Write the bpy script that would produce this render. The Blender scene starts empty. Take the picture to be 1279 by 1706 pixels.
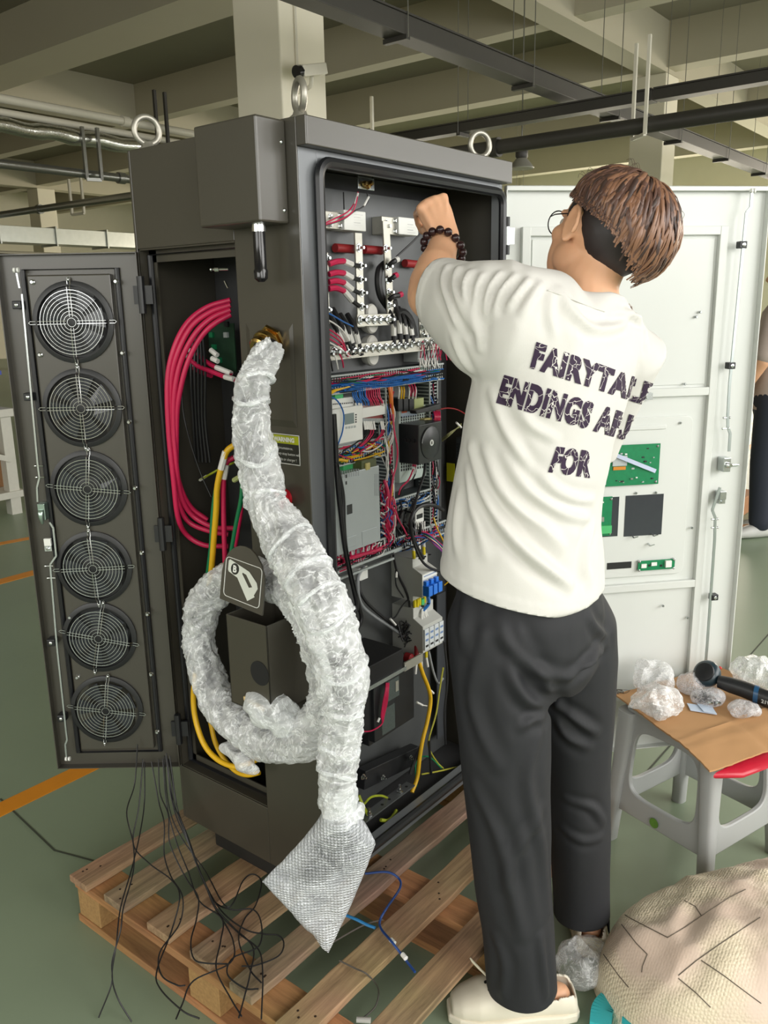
import bpy, bmesh, math, random
import numpy as np
from mathutils import Vector, Matrix
from mathutils.bvhtree import BVHTree
from math import sin, cos, pi, radians, sqrt

S = bpy.context.scene
COL = S.collection

# ---------------------------------------------------------------- camera
CAM = np.array([-1.193, -1.138, 1.5])
FPX, PITCH, ROLL, YAW = 1403.3, .241816, .0191347, .673168
_F = np.array([cos(PITCH) * cos(YAW), cos(PITCH) * sin(YAW), -sin(PITCH)])
_r = np.array([sin(YAW), -cos(YAW), 0.0])
_d = np.cross(_F, _r)
CM = np.array([cos(ROLL) * _r + sin(ROLL) * _d, -sin(ROLL) * _r + cos(ROLL) * _d, _F])
cam_data = bpy.data.cameras.new('camera')
cam_data.sensor_fit = 'VERTICAL'
cam_data.sensor_height = 24.0
cam_data.lens = FPX / 1706.0 * 24.0
cam_data.clip_start = .02
cam_data.clip_end = 200
cam = bpy.data.objects.new('camera', cam_data)
COL.objects.link(cam)
_m = Matrix((CM[0], -CM[1], -CM[2])).transposed().to_4x4()
_m.translation = Vector(CAM)
cam.matrix_world = _m
S.camera = cam

# ---------------------------------------------------------------- light
S.view_settings.view_transform = 'Standard'
S.view_settings.look = 'None'
S.view_settings.gamma = 1
S.view_settings.use_curve_mapping = False
S.view_settings.exposure = -0.12
S.cycles.max_bounces = 8
S.cycles.caustics_reflective = False
S.cycles.caustics_refractive = False
world = bpy.data.worlds.new('sky')
S.world = world
world.use_nodes = True
bg = world.node_tree.nodes['Background']
bg.inputs[0].default_value = (.80, .90, 1.0, 1)
bg.inputs[1].default_value = 1.0


def area(name, loc, rot, sx, sy, power, color):
    l = bpy.data.lights.new(name, 'AREA')
    l.shape = 'RECTANGLE'
    l.size, l.size_y = sx, sy
    l.energy = power
    l.color = color
    o = bpy.data.objects.new(name, l)
    COL.objects.link(o)
    o.location = loc
    o.rotation_euler = rot
    l.spread = radians(150)
    return o


# daylight entering through the window band in the front wall and the one in the end wall
WIN_FRONT = [(-5.5, -1.5), (-.5, 3.5), (4.5, 8.5), (9.5, 13.5), (14.5, 18.5)]
# (the sky stands above the sill line, so the light slants down into the hall)
for i, (a, b) in enumerate(WIN_FRONT):
    area('daylight_front', ((a + b) / 2, -4.40, 2.35), (radians(90 - 32), 0, 0), b - a, 2.6, 172, (1, .97, .92))
for i, (a, b) in enumerate([(-3.0, 2.0), (5.0, 10.0), (14.0, 19.0)]):
    area('daylight_end', (21.8, (a + b) / 2, 2.6), (radians(90 - 25), 0, radians(90)), b - a, 2.5, 800, (1, .89, .73))
for i, (a, b) in enumerate([(-3.6, 3.4)]):
    area('side_fill', (-7.8, (a + b) / 2, 2.6), (radians(90 - 30), 0, radians(-90)), b - a, 2.3, 200, (1, .97, .90))  # added fill at an unseen left opening, set clear of the cabinet's reflections


# ---------------------------------------------------------------- measuring: where a line of sight meets a real surface
def _ray(x, y):
    return CM.T @ np.array([(x - 639.5) / FPX, (y - 853.0) / FPX, 1.0])


def plane_at(px, py, ax, val):
    v = _ray(px, py)
    return Vector(CAM + v * (val - CAM[ax]) / v[ax])


def F(px, py, y=0.0):            # on a plane parallel to the cabinet front, y behind it
    return plane_at(px, py, 1, y)


def SD(px, py, x=0.0):           # on a plane parallel to the cabinet side
    return plane_at(px, py, 0, x)


def G(px, py, z=0.0):            # on a level plane
    return plane_at(px, py, 2, z)


def J(px, py, D):                # at a horizontal distance D from the photographer
    v = _ray(px, py)
    return Vector(CAM + v * D / (v[0] * cos(YAW) + v[1] * sin(YAW)))


def PL(px, py, p0, n):           # on any plane
    v = Vector(_ray(px, py))
    c = Vector(CAM)
    return c + v * ((Vector(p0) - c).dot(n) / v.dot(n))


# ---------------------------------------------------------------- materials
MATS = {}


def _lin(c):
    if isinstance(c, str):
        c = tuple(int(c[i:i + 2], 16) / 255 for i in (0, 2, 4))
    return tuple((x / 12.92 if x <= .04045 else ((x + .055) / 1.055) ** 2.4) for x in c)


def mat(name, color, rough=.5, metal=0.0, var=.06, scale=30, bump=0.0, bscale=200, spec=.5, alpha=1.0, coat=0.0, trans=0.0, emit=None, stretch=None):
    if name in MATS:
        return MATS[name]
    m = bpy.data.materials.new(name)
    m.use_nodes = True
    nt = m.node_tree
    b = nt.nodes['Principled BSDF']
    c = _lin(color)
    b.inputs['Roughness'].default_value = rough
    b.inputs['Metallic'].default_value = metal
    b.inputs['Specular IOR Level'].default_value = spec
    b.inputs['Coat Weight'].default_value = coat
    b.inputs['Coat Roughness'].default_value = .22
    b.inputs['Transmission Weight'].default_value = trans
    b.inputs['Alpha'].default_value = alpha
    tc = nt.nodes.new('ShaderNodeTexCoord')
    src = tc.outputs['Object']
    if stretch:
        mp = nt.nodes.new('ShaderNodeMapping')
        mp.inputs['Scale'].default_value = stretch
        nt.links.new(src, mp.inputs[0])
        src = mp.outputs[0]
    n = nt.nodes.new('ShaderNodeTexNoise')
    n.inputs['Scale'].default_value = scale
    n.inputs['Detail'].default_value = 4
    nt.links.new(src, n.inputs['Vector'])
    mx = nt.nodes.new('ShaderNodeMix')
    mx.data_type = 'RGBA'
    mx.inputs[6].default_value = tuple(x * (1 - var) for x in c) + (1,)
    mx.inputs[7].default_value = tuple(min(1, x * (1 + var)) for x in c) + (1,)
    nt.links.new(n.outputs[0], mx.inputs[0])
    nt.links.new(mx.outputs[2], b.inputs['Base Color'])
    if bump:
        n2 = nt.nodes.new('ShaderNodeTexNoise')
        n2.inputs['Scale'].default_value = bscale
        nt.links.new(src, n2.inputs['Vector'])
        bp = nt.nodes.new('ShaderNodeBump')
        bp.inputs['Strength'].default_value = bump
        bp.inputs['Distance'].default_value = .002
        nt.links.new(n2.outputs[0], bp.inputs['Height'])
        nt.links.new(bp.outputs[0], b.inputs['Normal'])
    if emit:
        b.inputs['Emission Color'].default_value = _lin(emit[0]) + (1,)
        b.inputs['Emission Strength'].default_value = emit[1]
    MATS[name] = m
    return m


# ---------------------------------------------------------------- mesh building
def V(*a):
    return Vector(a)


def smooth_path(pts, n=8):
    pts = [Vector(p) for p in pts]
    if len(pts) < 3:
        return pts
    P = [pts[0] * 2 - pts[1]] + pts + [pts[-1] * 2 - pts[-2]]
    out = []
    for i in range(1, len(P) - 2):
        a, b, c, d = P[i - 1], P[i], P[i + 1], P[i + 2]
        for k in range(n):
            t = k / n
            out.append(.5 * ((2 * b) + (c - a) * t + (2 * a - 5 * b + 4 * c - d) * t * t + (3 * b - a - 3 * c + d) * t ** 3))
    out.append(pts[-1])
    return out


class MB:
    def __init__(s):
        s.v, s.f, s.m = [], [], []
        s.cur = 0

    def add(s, vs, fs):
        o = len(s.v)
        s.v += [tuple(p) for p in vs]
        s.f += [tuple(i + o for i in f) for f in fs]
        s.m += [s.cur] * len(fs)
        return s

    def box(s, x0, x1, y0, y1, z0, z1):
        vs = [(x, y, z) for z in (z0, z1) for y in (y0, y1) for x in (x0, x1)]
        return s.add(vs, [(0, 2, 3, 1), (4, 5, 7, 6), (0, 1, 5, 4), (2, 6, 7, 3), (0, 4, 6, 2), (1, 3, 7, 5)])

    def obox(s, c, u, v, w):     # centre and three half-axes
        c, u, v, w = Vector(c), Vector(u), Vector(v), Vector(w)
        if u.cross(v).dot(w) < 0:
            w = -w
        vs = [c + u * i + v * j + w * k for k in (-1, 1) for j in (-1, 1) for i in (-1, 1)]
        return s.add(vs, [(0, 2, 3, 1), (4, 5, 7, 6), (0, 1, 5, 4), (2, 6, 7, 3), (0, 4, 6, 2), (1, 3, 7, 5)])

    def bar(s, a, b, w, h, up=(0, 0, 1)):     # a bar of w x h from a to b
        a, b = Vector(a), Vector(b)
        t = (b - a)
        L = t.length
        t.normalize()
        side = t.cross(Vector(up))
        if side.length < 1e-4:
            side = t.cross(Vector((1, 0, 0)))
        side.normalize()
        u = side.cross(t)
        return s.obox((a + b) / 2, t * L / 2, side * w / 2, u * h / 2)

    def prism(s, pts, ext):      # polygon (ordered) extruded by vector
        pts = [Vector(p) for p in pts]
        ext = Vector(ext)
        n = len(pts)
        nn = Vector((0, 0, 0))
        for i in range(n):
            nn += (pts[i] - pts[0]).cross(pts[(i + 1) % n] - pts[0])
        if nn.dot(ext) > 0:
            pts = pts[::-1]
        vs = pts + [p + ext for p in pts]
        fs = [tuple(range(n)), tuple(range(2 * n - 1, n - 1, -1))]
        for i in range(n):
            j = (i + 1) % n
            fs.append((j, i, i + n, j + n))
        return s.add(vs, fs)

    def tube(s, path, r, n=8, cap=True, closed=False, rs=None):
        path = [Vector(p) for p in path]
        k = len(path)
        T = []
        for i in range(k):
            if closed:
                t = path[(i + 1) % k] - path[i - 1]
            else:
                t = path[min(i + 1, k - 1)] - path[max(i - 1, 0)]
            T.append(t.normalized() if t.length > 1e-9 else Vector((0, 0, 1)))
        ref = Vector((0, 0, 1)) if abs(T[0].z) < .9 else Vector((1, 0, 0))
        u = (ref - T[0] * ref.dot(T[0])).normalized()
        vs = []
        for i in range(k):
            u = u - T[i] * u.dot(T[i])
            u.normalize()
            w = T[i].cross(u)
            rr = rs[i] if rs else r
            for q in range(n):
                a = 2 * pi * q / n
                vs.append(path[i] + (u * cos(a) + w * sin(a)) * rr)
        fs = []
        for i in range(k if closed else k - 1):
            i2 = (i + 1) % k
            for q in range(n):
                q2 = (q + 1) % n
                fs.append((i * n + q, i * n + q2, i2 * n + q2, i2 * n + q))
        if cap and not closed:
            fs.append(tuple(range(n - 1, -1, -1)))
            fs.append(tuple((k - 1) * n + q for q in range(n)))
        return s.add(vs, fs)

    def cyl(s, a, b, r, n=16, r2=None):
        return s.tube([a, b], r, n, rs=[r, r if r2 is None else r2])

    def lathe(s, base, axis, prof, n=20):       # prof: [(radius, height)]
        base, ax = Vector(base), Vector(axis).normalized()
        ref = Vector((0, 0, 1)) if abs(ax.z) < .9 else Vector((1, 0, 0))
        u = (ref - ax * ref.dot(ax)).normalized()
        w = ax.cross(u)
        vs, fs = [], []
        for (r, h) in prof:
            for q in range(n):
                a = 2 * pi * q / n
                vs.append(base + ax * h + (u * cos(a) + w * sin(a)) * r)
        for i in range(len(prof) - 1):
            for q in range(n):
                q2 = (q + 1) % n
                fs.append((i * n + q, i * n + q2, (i + 1) * n + q2, (i + 1) * n + q))
        fs.append(tuple(range(n - 1, -1, -1)))
        fs.append(tuple((len(prof) - 1) * n + q for q in range(n)))
        return s.add(vs, fs)

    def torus(s, c, axis, R, r, N=28, n=8):
        c, ax = Vector(c), Vector(axis).normalized()
        ref = Vector((0, 0, 1)) if abs(ax.z) < .9 else Vector((1, 0, 0))
        u = (ref - ax * ref.dot(ax)).normalized()
        w = ax.cross(u)
        return s.tube([c + (u * cos(2 * pi * i / N) + w * sin(2 * pi * i / N)) * R for i in range(N)], r, n, closed=True)

    def sphere(s, c, r, n=12, m=8, sc=(1, 1, 1)):
        c = Vector(c)
        vs = [c + Vector((0, 0, r * sc[2]))]
        for i in range(1, m):
            t = pi * i / m
            for q in range(n):
                a = 2 * pi * q / n
                vs.append(c + Vector((r * sin(t) * cos(a) * sc[0], r * sin(t) * sin(a) * sc[1], r * cos(t) * sc[2])))
        vs.append(c - Vector((0, 0, r * sc[2])))
        fs = []
        for q in range(n):
            q2 = (q + 1) % n
            fs.append((0, 1 + q, 1 + q2))
            for i in range(m - 2):
                fs.append((1 + i * n + q, 1 + (i + 1) * n + q, 1 + (i + 1) * n + q2, 1 + i * n + q2))
            fs.append((1 + (m - 2) * n + q, len(vs) - 1, 1 + (m - 2) * n + q2))
        return s.add(vs, fs)

    def loft(s, rings, n=24, sq=0.0):     # rings: (centre, u vector, v vector) with full semi-axes; sq squares the section
        vs, fs = [], []
        for (c, u, v) in rings:
            c, u, v = Vector(c), Vector(u), Vector(v)
            for q in range(n):
                a = 2 * pi * q / n
                ca, sa = cos(a), sin(a)
                if sq:
                    e = 1 - sq
                    ca = math.copysign(abs(ca) ** e, ca)
                    sa = math.copysign(abs(sa) ** e, sa)
                vs.append(c + u * ca + v * sa)
        k = len(rings)
        for i in range(k - 1):
            for q in range(n):
                q2 = (q + 1) % n
                fs.append((i * n + q, i * n + q2, (i + 1) * n + q2, (i + 1) * n + q))
        fs.append(tuple(range(n - 1, -1, -1)))
        fs.append(tuple((k - 1) * n + q for q in range(n)))
        return s.add(vs, fs)

    def mesh(s, name='mesh', mats=(), smooth=False, fix=True):
        me = bpy.data.meshes.new(name)
        me.from_pydata(s.v, [], s.f)
        if fix:
            bm = bmesh.new()
            bm.from_mesh(me)
            bmesh.ops.recalc_face_normals(bm, faces=bm.faces)
            bm.to_mesh(me)
            bm.free()
        for m_ in mats:
            me.materials.append(m_)
        if len(s.m) == len(me.polygons):
            me.polygons.foreach_set('material_index', s.m)
        if smooth:
            shade(me, smooth)
        me.update()
        return me

    def build(s, name, m, parent=None, smooth=False, bevel=0, **kw):
        mats = m if isinstance(m, (list, tuple)) else [m]
        me = s.mesh(name, mats, smooth)
        return put(name, me, parent, bevel=bevel, **kw)


def shade(me, ang=40):
    me.polygons.foreach_set('use_smooth', [True] * len(me.polygons))
    a = 40 if ang is True else ang
    if a < 179:
        me.set_sharp_from_angle(angle=radians(a))


def put(name, me, parent=None, bevel=0, label=None, cat=None, group=None, kind=None, loc=None):
    o = bpy.data.objects.new(name, me)
    COL.objects.link(o)
    if loc is not None:
        o.location = loc
    if parent is not None:
        o.parent = parent
        o.matrix_parent_inverse = Matrix.Translation(parent.get('_loc', (0, 0, 0))).inverted() if parent.type == 'EMPTY' else Matrix.Identity(4)
    if bevel:
        b = o.modifiers.new('edge', 'BEVEL')
        b.width = bevel
        b.segments = 2
        b.limit_method = 'ANGLE'
        b.angle_limit = radians(50)
    tag(o, label, cat, group, kind)
    return o


def tag(o, label=None, cat=None, group=None, kind=None):
    if label:
        o['label'] = label
    if cat:
        o['category'] = cat
    if group:
        o['group'] = group
    if kind:
        o['kind'] = kind
    return o


def root(name, loc, label, cat, group=None):
    o = bpy.data.objects.new(name, None)
    o.empty_display_size = .1
    COL.objects.link(o)
    o.location = loc
    o['_loc'] = tuple(loc)
    tag(o, label, cat, group)
    return o


def evaluated(me, mods):
    """mesh after a list of (type, {settings})"""
    o = bpy.data.objects.new('tmp', me)
    COL.objects.link(o)
    for t, kw in mods:
        m = o.modifiers.new('m', t)
        for k, val in kw.items():
            setattr(m, k, val)
    bpy.context.view_layer.update()
    dg = bpy.context.evaluated_depsgraph_get()
    out = bpy.data.meshes.new_from_object(o.evaluated_get(dg))
    bpy.data.objects.remove(o)
    return out


def coords(me):
    a = np.empty(len(me.vertices) * 3)
    me.vertices.foreach_get('co', a)
    return a.reshape(-1, 3)


def normals(me):
    a = np.empty(len(me.vertices) * 3)
    me.vertices.foreach_get('normal', a)
    return a.reshape(-1, 3)


def setco(me, a):
    me.vertices.foreach_set('co', a.ravel())
    me.update()


def seg_dist(P, path):
    """distance of every point to a polyline, and how far along it"""
    path = np.array([tuple(p) for p in path])
    best = np.full(len(P), 1e9)
    along = np.zeros(len(P))
    L = np.concatenate([[0], np.cumsum(np.linalg.norm(np.diff(path, axis=0), axis=1))])
    for i in range(len(path) - 1):
        a, b = path[i], path[i + 1]
        ab = b - a
        t = np.clip(((P - a) @ ab) / max(ab @ ab, 1e-12), 0, 1)
        d = np.linalg.norm(P - (a + t[:, None] * ab), axis=1)
        k = d < best
        best[k] = d[k]
        along[k] = (L[i] + t[k] * (L[i + 1] - L[i])) / L[-1]
    return best, along


rng = random.Random(7)
UP = Vector((0, 0, 1))
# ================================================================ the hall
M_floor = mat('green_epoxy_floor', '83917a', .40, var=.10, scale=1.6, bump=.03, bscale=60)
M_orange = mat('orange_floor_paint', 'd98a1e', .45, var=.12, scale=8)
M_joint = mat('floor_joint', '3e4438', .7)
M_white = mat('hall_plaster', 'e6e0cd', .85, var=.03, scale=3)
M_ceil = mat('shaded_ceiling_plaster', 'b8b29e', .9, var=.03, scale=2)  # beam colour greyed to put the ceiling's shade into it
M_black = mat('painted_black_steel', '34312e', .5, var=.08)
M_tray = mat('dark_cable_tray', '35332f', .45, var=.08)
M_galv = mat('galvanised_steel', 'b7bab4', .3, metal=.9, var=.12, scale=12, bump=.15, bscale=25)
M_pipe = mat('pale_pipe', 'd6d1c2', .4, var=.04)
M_gpipe = mat('grey_steel_pipe', '8d8d88', .28, metal=.85)
M_foil = mat('foil_wrap', 'd8d8d2', .22, metal=1.0, var=.1, scale=40, bump=1.0, bscale=55)

X0, X1, Y0, Y1, ZC = -8.0, 22.0, -4.5, 26.0, 5.25
MB().box(X0, X1, Y0, Y1, -.12, 0).build('floor', M_floor, kind='structure', label='green epoxy floor of the hall')
MB().box(X0, X1, Y0, Y1, ZC, ZC + .2).build('ceiling', mat('shaded_slab', '8d8878', .9, var=.05, scale=1.5), kind='structure', label='pale concrete ceiling slab')  # shade under grazing light put into the slab's darker colour


def wall_with_openings(name, axis, at, lo, hi, openings, z0, z1, thick):
    w = MB()
    cuts = [lo] + [q for o in openings for q in o] + [hi]

    def b(a0, a1, za, zb):
        if axis == 'x':
            w.box(a0, a1, min(at, at + thick), max(at, at + thick), za, zb)
        else:
            w.box(min(at, at + thick), max(at, at + thick), a0, a1, za, zb)
    for i in range(0, len(cuts) - 1, 2):
        b(cuts[i], cuts[i + 1], 0, ZC)
    for (a, c) in openings:
        b(a, c, 0, z0)
        b(a, c, z1, ZC)
    w.build(name, M_white, kind='structure')


wall_with_openings('wall_front', 'x', Y0, X0, X1, WIN_FRONT, .95, 3.75, -.2)
wall_with_openings('wall_right', 'y', X1, Y0, Y1, [(-3.0, 2.0), (5.0, 10.0), (14.0, 19.0)], 1.25, 3.95, .2)
wall_with_openings('wall_left', 'y', X0, Y0, Y1, [(-3.6, 3.4)], 1.35, 3.85, -.2)  # left opening added for the side fill
MB().box(X0, X1, Y1, Y1 + .2, 0, ZC).build('wall_back', M_white, kind='structure')
wn = 1
for (a, b) in WIN_FRONT:
    w = MB()
    for q in np.linspace(a, b, 5):
        w.box(q - .03, q + .03, Y0 - .12, Y0 - .06, .95, 3.75)
    for z in (.95, 2.6, 3.75):
        w.box(a, b, Y0 - .12, Y0 - .06, z - .03, z + .03)
    w.build('window_%d' % wn, M_white, kind='structure')
    wn += 1

# columns on a 7.7 x 8.25 m grid and the beams they carry
colme = MB().box(0, .5, 0, .5, 0, 4.6).mesh('column', [M_white])
for j, y in enumerate((-4.45, 3.75, 12.0, 20.3)):
    for i, x in enumerate((-3.9, 3.8, 11.5, 19.2)):
        if (x, y) == (-3.9, -4.45) or y < 0:
            continue
        o = put('column', colme, bevel=.012, kind='structure', loc=(x, y, 0))
for y, w in ((3.75, .34), (12.0, .34), (20.3, .4)):
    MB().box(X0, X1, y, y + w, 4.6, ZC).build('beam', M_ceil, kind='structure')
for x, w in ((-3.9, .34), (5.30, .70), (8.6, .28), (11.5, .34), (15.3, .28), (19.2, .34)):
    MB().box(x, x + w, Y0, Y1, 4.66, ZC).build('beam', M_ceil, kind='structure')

# floor paint and joints
for y, x0, x1, w in ((1.215, -6, 9, .075), (3.40, -6, 9, .09)):
    MB().box(x0, x1, y, y + w, 0, .002).build('trim_1' if y < 2 else 'trim_2', M_orange, kind='structure', label='orange line painted on the floor')
pts = [V(x, 4.25 - .42 * (x - 1.2) ** 2 / (1 + abs(x - 1.2)), .0) for x in np.linspace(-2, 2.2, 24)]
w = MB()
for a, b in zip(pts, pts[1:]):
    t = (b - a).normalized().cross(UP) * .035
    w.prism([a - t, b - t, b + t, a + t], (0, 0, .0015))
w.build('trim_3', M_orange, kind='structure')
w = MB()
w.box(.86, 9, -.262, -.256, 0, .001)
w.box(-6, -.4, .9, .906, 0, .001)
w.bar((-.10, 1.31, 0), (-.14, .93, 0), .006, .002)
w.bar((-.14, .93, 0), (-.10, .80, 0), .006, .002)
w.build('trim_4', M_joint, kind='structure', label='thin dark joints cut in the floor')


# ---------------------------------------------------------------- services under the ceiling
def tray(name, a, b, w, h, label, lug_step=1.0):
    a, b = Vector(a), Vector(b)
    r = root(name, ((a + b) / 2).to_tuple(), label, 'cable tray')
    t = (b - a).normalized()
    s = t.cross(UP).normalized()
    m = MB()
    m.bar(a, b, w, h)
    m.build('trough', M_tray, r, bevel=.004)
    m = MB()
    c = UP * (h / 2 + .006)
    m.bar(a + c, b + c, w + .02, .012)
    m.build('cover', M_tray, r)
    L = (b - a).length
    n = int(L / lug_step)
    for i in range(n):
        p = a + t * (L * (i + .5) / n) - UP * (h / 2 + .015)
        MB().bar(p - s * w * .6, p + s * w * .6, .04, .03).build('bracket', M_tray, r)
        for e in (-1, 1):
            q = p + s * e * w * .6
            MB().cyl(q, (q.x, q.y, ZC), .004, 6).build('hanger_rod', M_gpipe, r)
    return r


tray('cable_tray', (-2.2, 2.5, 3.23), (16, 2.5, 3.23), .16, .12, 'dark closed cable tray running above the cabinet toward the far column', 1.55)
tray('cable_tray', (6.0, 5.4, 3.09), (6.0, 1.72, 3.09), .14, .08, 'dark cable tray crossing under the longer tray', 1.9)
tray('cable_tray', (6.0, 1.7, 3.09), (5.75, -3.8, 3.05), .14, .08, 'dark cable tray bending toward the window side', 1.9)
tray('cable_tray', (12.9, 8.0, 3.02), (12.9, -3.5, 3.02), .2, .11, 'far dark cable tray seen past the slim column', 2.2)
tray('cable_tray', (8.5, -.9, 2.86), (19.5, -.9, 2.86), .2, .1, 'far dark cable tray slanting behind the white cabinet door', 2.2)


def pipe(name, a, b, r, m, label, cat='pipe', coll=None):
    a, b = Vector(a), Vector(b)
    rt = root(name, ((a + b) / 2).to_tuple(), label, cat)
    MB().cyl(a, b, r, 16).build('tube', m, rt, smooth=True)
    t = (b - a).normalized()
    L = (b - a).length
    for d in (coll or []):
        p = a + t * d
        MB().cyl(p - t * .035, p + t * .035, r * 1.35, 16).build('coupling', m, rt, smooth=True)
    return rt


pipe('conduit_pipe', (5.0, 4.6, 2.69), (5.0, -3.9, 2.69), .055, M_tray, 'thick dark grey pipe passing in front of the slim column', coll=[2.0, 6.0, 10])
pipe('ceiling_pipe', (-3, 6.0, 3.235), (8, 6.0, 3.18), .036, M_pipe, 'pale round pipe, uppermost of the pipes over the fan door', coll=[4.4, 7])
pipe('ceiling_pipe', (-3, 6.06, 3.14), (8, 6.06, 3.09), .03, M_pipe, 'slim pale pipe just below the uppermost pale pipe')
pipe('ceiling_pipe', (-3, 6.0, 2.70), (8, 6.0, 2.69), .038, M_gpipe, 'shiny grey steel pipe below the foil wrapped pipe', coll=[6.9, 7.5])
pipe('ceiling_pipe', (6.0, 20, 3.0), (6.0, 4.6, 2.93), .05, M_gpipe, 'grey steel pipe running away over the far white column', coll=[9.0])
m = MB()
path = [V(x, 6.02 + .008 * sin(x * 9), 3.03 - .005 * (x + 3) + .008 * sin(x * 14)) for x in np.linspace(-3, 8, 150)]
m.tube(path, .065, 14, rs=[.06 + .012 * rng.random() for _ in path])
m.build('foil_pipe', M_foil, smooth=True, label='crinkled silver foil wrapped pipe above the cabinet', cat='pipe')


def hanger(p0, p1, drop, z0, m, label, r=.012):
    c = root('pipe_hanger', ((p0[0] + p1[0]) / 2, (p0[1] + p1[1]) / 2, drop), label, 'hanger')
    for p in (p0, p1):
        MB().bar((p[0], p[1], drop), (p[0], p[1], z0), r * 2, r * 2, up=(1, 0, 0)).build('rod', m, c)
    MB().bar((p0[0], p0[1], drop), (p1[0], p1[1], drop), r * 2, r * 2).build('cross_bar', m, c)
    return c


hanger((4.93, 1.35), (5.07, 1.5), 2.62, 3.25, M_pipe, 'pale two rod hanger holding the thick grey pipe', .011)
hanger((5.0, 3.85), (5.16, 3.98), 2.75, 3.25, M_pipe, 'pale ladder like hanger rods above the open cabinet')
hanger((2.30, 5.9), (2.42, 5.9), 2.92, 3.55, M_black, 'pair of dark flat hangers at the left picture edge', .016)
hanger((4.28, 5.9), (4.40, 5.9), 2.88, 3.5, M_black, 'pair of dark flat hangers above the rear eye bolt', .014)
hanger((3.5, 5.95), (3.62, 5.9), 2.64, 3.08, M_gpipe, 'grey twin rods carrying the shiny steel pipe', .014)
hanger((6.02, 9.9), (6.02, 10.2), 2.82, 3.3, M_pipe, 'small pale U hanger under the receding grey pipe', .016)
# rectangular air duct far behind
dk = root('air_duct', (7, 12.1, 2.75), 'galvanised rectangular air duct behind the fan door', 'air duct')
for i in range(9):
    x = 2.2 + i * 1.0
    MB().box(x + .012, x + .988, 12.6, 13.05, 2.60, 2.86).build('duct_section', M_galv, dk, bevel=.004)
    MB().box(x - .012, x + .012, 12.57, 13.08, 2.57, 2.89).build('flange', M_galv, dk)
for i, (y, z, x0) in enumerate(((14.5, 2.50, 2), (15.5, 2.62, 4), (16.5, 2.38, 3), (17.8, 2.46, 2))):
    pipe('distant_pipe', (x0, y, z), (x0 + 11, y, z), .045, M_pipe if i % 2 else M_tray, ['thin dark far pipe under the air duct', 'thin pale far pipe under the air duct', 'lowest dark far pipe behind the fan door', 'lowest pale far pipe behind the fan door'][i])

# high bay lamp
lp = root('high_bay_lamp', (6.25, 3.07, 2.68), 'dark bell shaped industrial lamp hanging near the cabinet corner', 'lamp')
b = V(6.25, 3.07, 0)
MB().lathe(b + V(0, 0, 2.71), UP, [(.115, 0), (.118, .008), (.09, .045), (.055, .085), (.05, .09)], 24).build('lamp_shade', mat('lamp_shade_grey', '8a887e', .4), lp, smooth=True)
MB().lathe(b + V(0, 0, 2.80), UP, [(.048, 0), (.058, .015), (.058, .07), (.045, .09), (.055, .105), (.036, .125)], 20).build('driver_housing', M_black, lp, smooth=True)
MB().cyl(b + V(0, 0, 2.92), b + V(0, 0, ZC), .006, 6).build('hanger_rod', M_gpipe, lp)
# security camera and its conduit on the near column
cc = root('security_camera', (4.15, 3.6, 3.26), 'white bullet security camera on the near column', 'camera')
c0 = F(519, 117, 3.56)
dr = V(-.90, .02, -.22).normalized()
m = MB()
m.obox(c0, dr * .13, dr.cross(UP).normalized() * .045, dr.cross(UP).cross(dr).normalized() * .04)
m.build('housing', mat('camera_white', 'd9d4c6', .4), cc, bevel=.008)
MB().cyl(c0 + dr * .12, c0 + dr * .17, .045, 16).build('lens_hood', mat('lens_black', '17171a', .2), cc, smooth=True)
m = MB()
m.tube(smooth_path([c0 - V(0, 0, .04), c0 + V(.03, .05, -.10), V(c0.x + .03, 3.70, c0.z - .11), V(c0.x + .03, 3.75, c0.z - .12)]), .016, 8)
m.build('bracket', mat('camera_white', 'd9d4c6', .4), cc, smooth=True)
MB().cyl((F(493, 60, 3.738).x, 3.738, 3.2), (F(493, 60, 3.738).x, 3.738, 4.6), .012, 8).build('wall_conduit', M_pipe, smooth=True, label='thin pale conduit rising up the near column', cat='conduit')

# work bench and goods at the far left
wb = root('workbench', (1.2, 5.4, 0), 'white steel workbench beyond the fan door', 'workbench')
M_wb = mat('bench_white', 'c9c7bd', .5)
MB().box(-.1, 2.02, 4.92, 5.9, .74, .80).build('bench_top', M_wb, wb, bevel=.006)
for (x, y) in ((1.95, 4.98), (-.05, 4.98), (1.95, 5.85), (-.05, 5.85)):
    MB().box(x - .04, x + .04, y - .04, y + .04, 0, .74).build('leg', M_wb, wb)
MB().box(-.1, 2.02, 4.92, 5.9, .13, .18).build('lower_shelf', M_wb, wb)
m = MB()
m.bar((1.95, 4.95, .42), (1.2, 4.95, .70), .05, .04)
m.build('brace', M_wb, wb)
MB().box(1.60, 1.98, 5.15, 5.6, .182, .50).build('carton', mat('brown_card_far', '8a6440', .8), label='brown carton on the workbench shelf', cat='carton', bevel=.004)
bb = root('storage_bin', (1.75, 5.3, .80), 'blue plastic storage bin on the workbench', 'bin')
MB().box(1.5, 2.0, 5.1, 5.6, .802, 1.04).build('body', mat('bin_blue', '2a3f9a', .4), bb, bevel=.008)
MB().box(1.47, 2.03, 5.07, 5.63, 1.04, 1.07).build('rim', mat('bin_blue', '2a3f9a', .4), bb)
MB().box(1.5, 2.0, 5.1, 5.6, 1.071, 1.33).build('plastic_crate', mat('bin_cyan', '4c9fb8', .4), label='light blue crate on top of the blue bin', cat='crate', bevel=.01)
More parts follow.
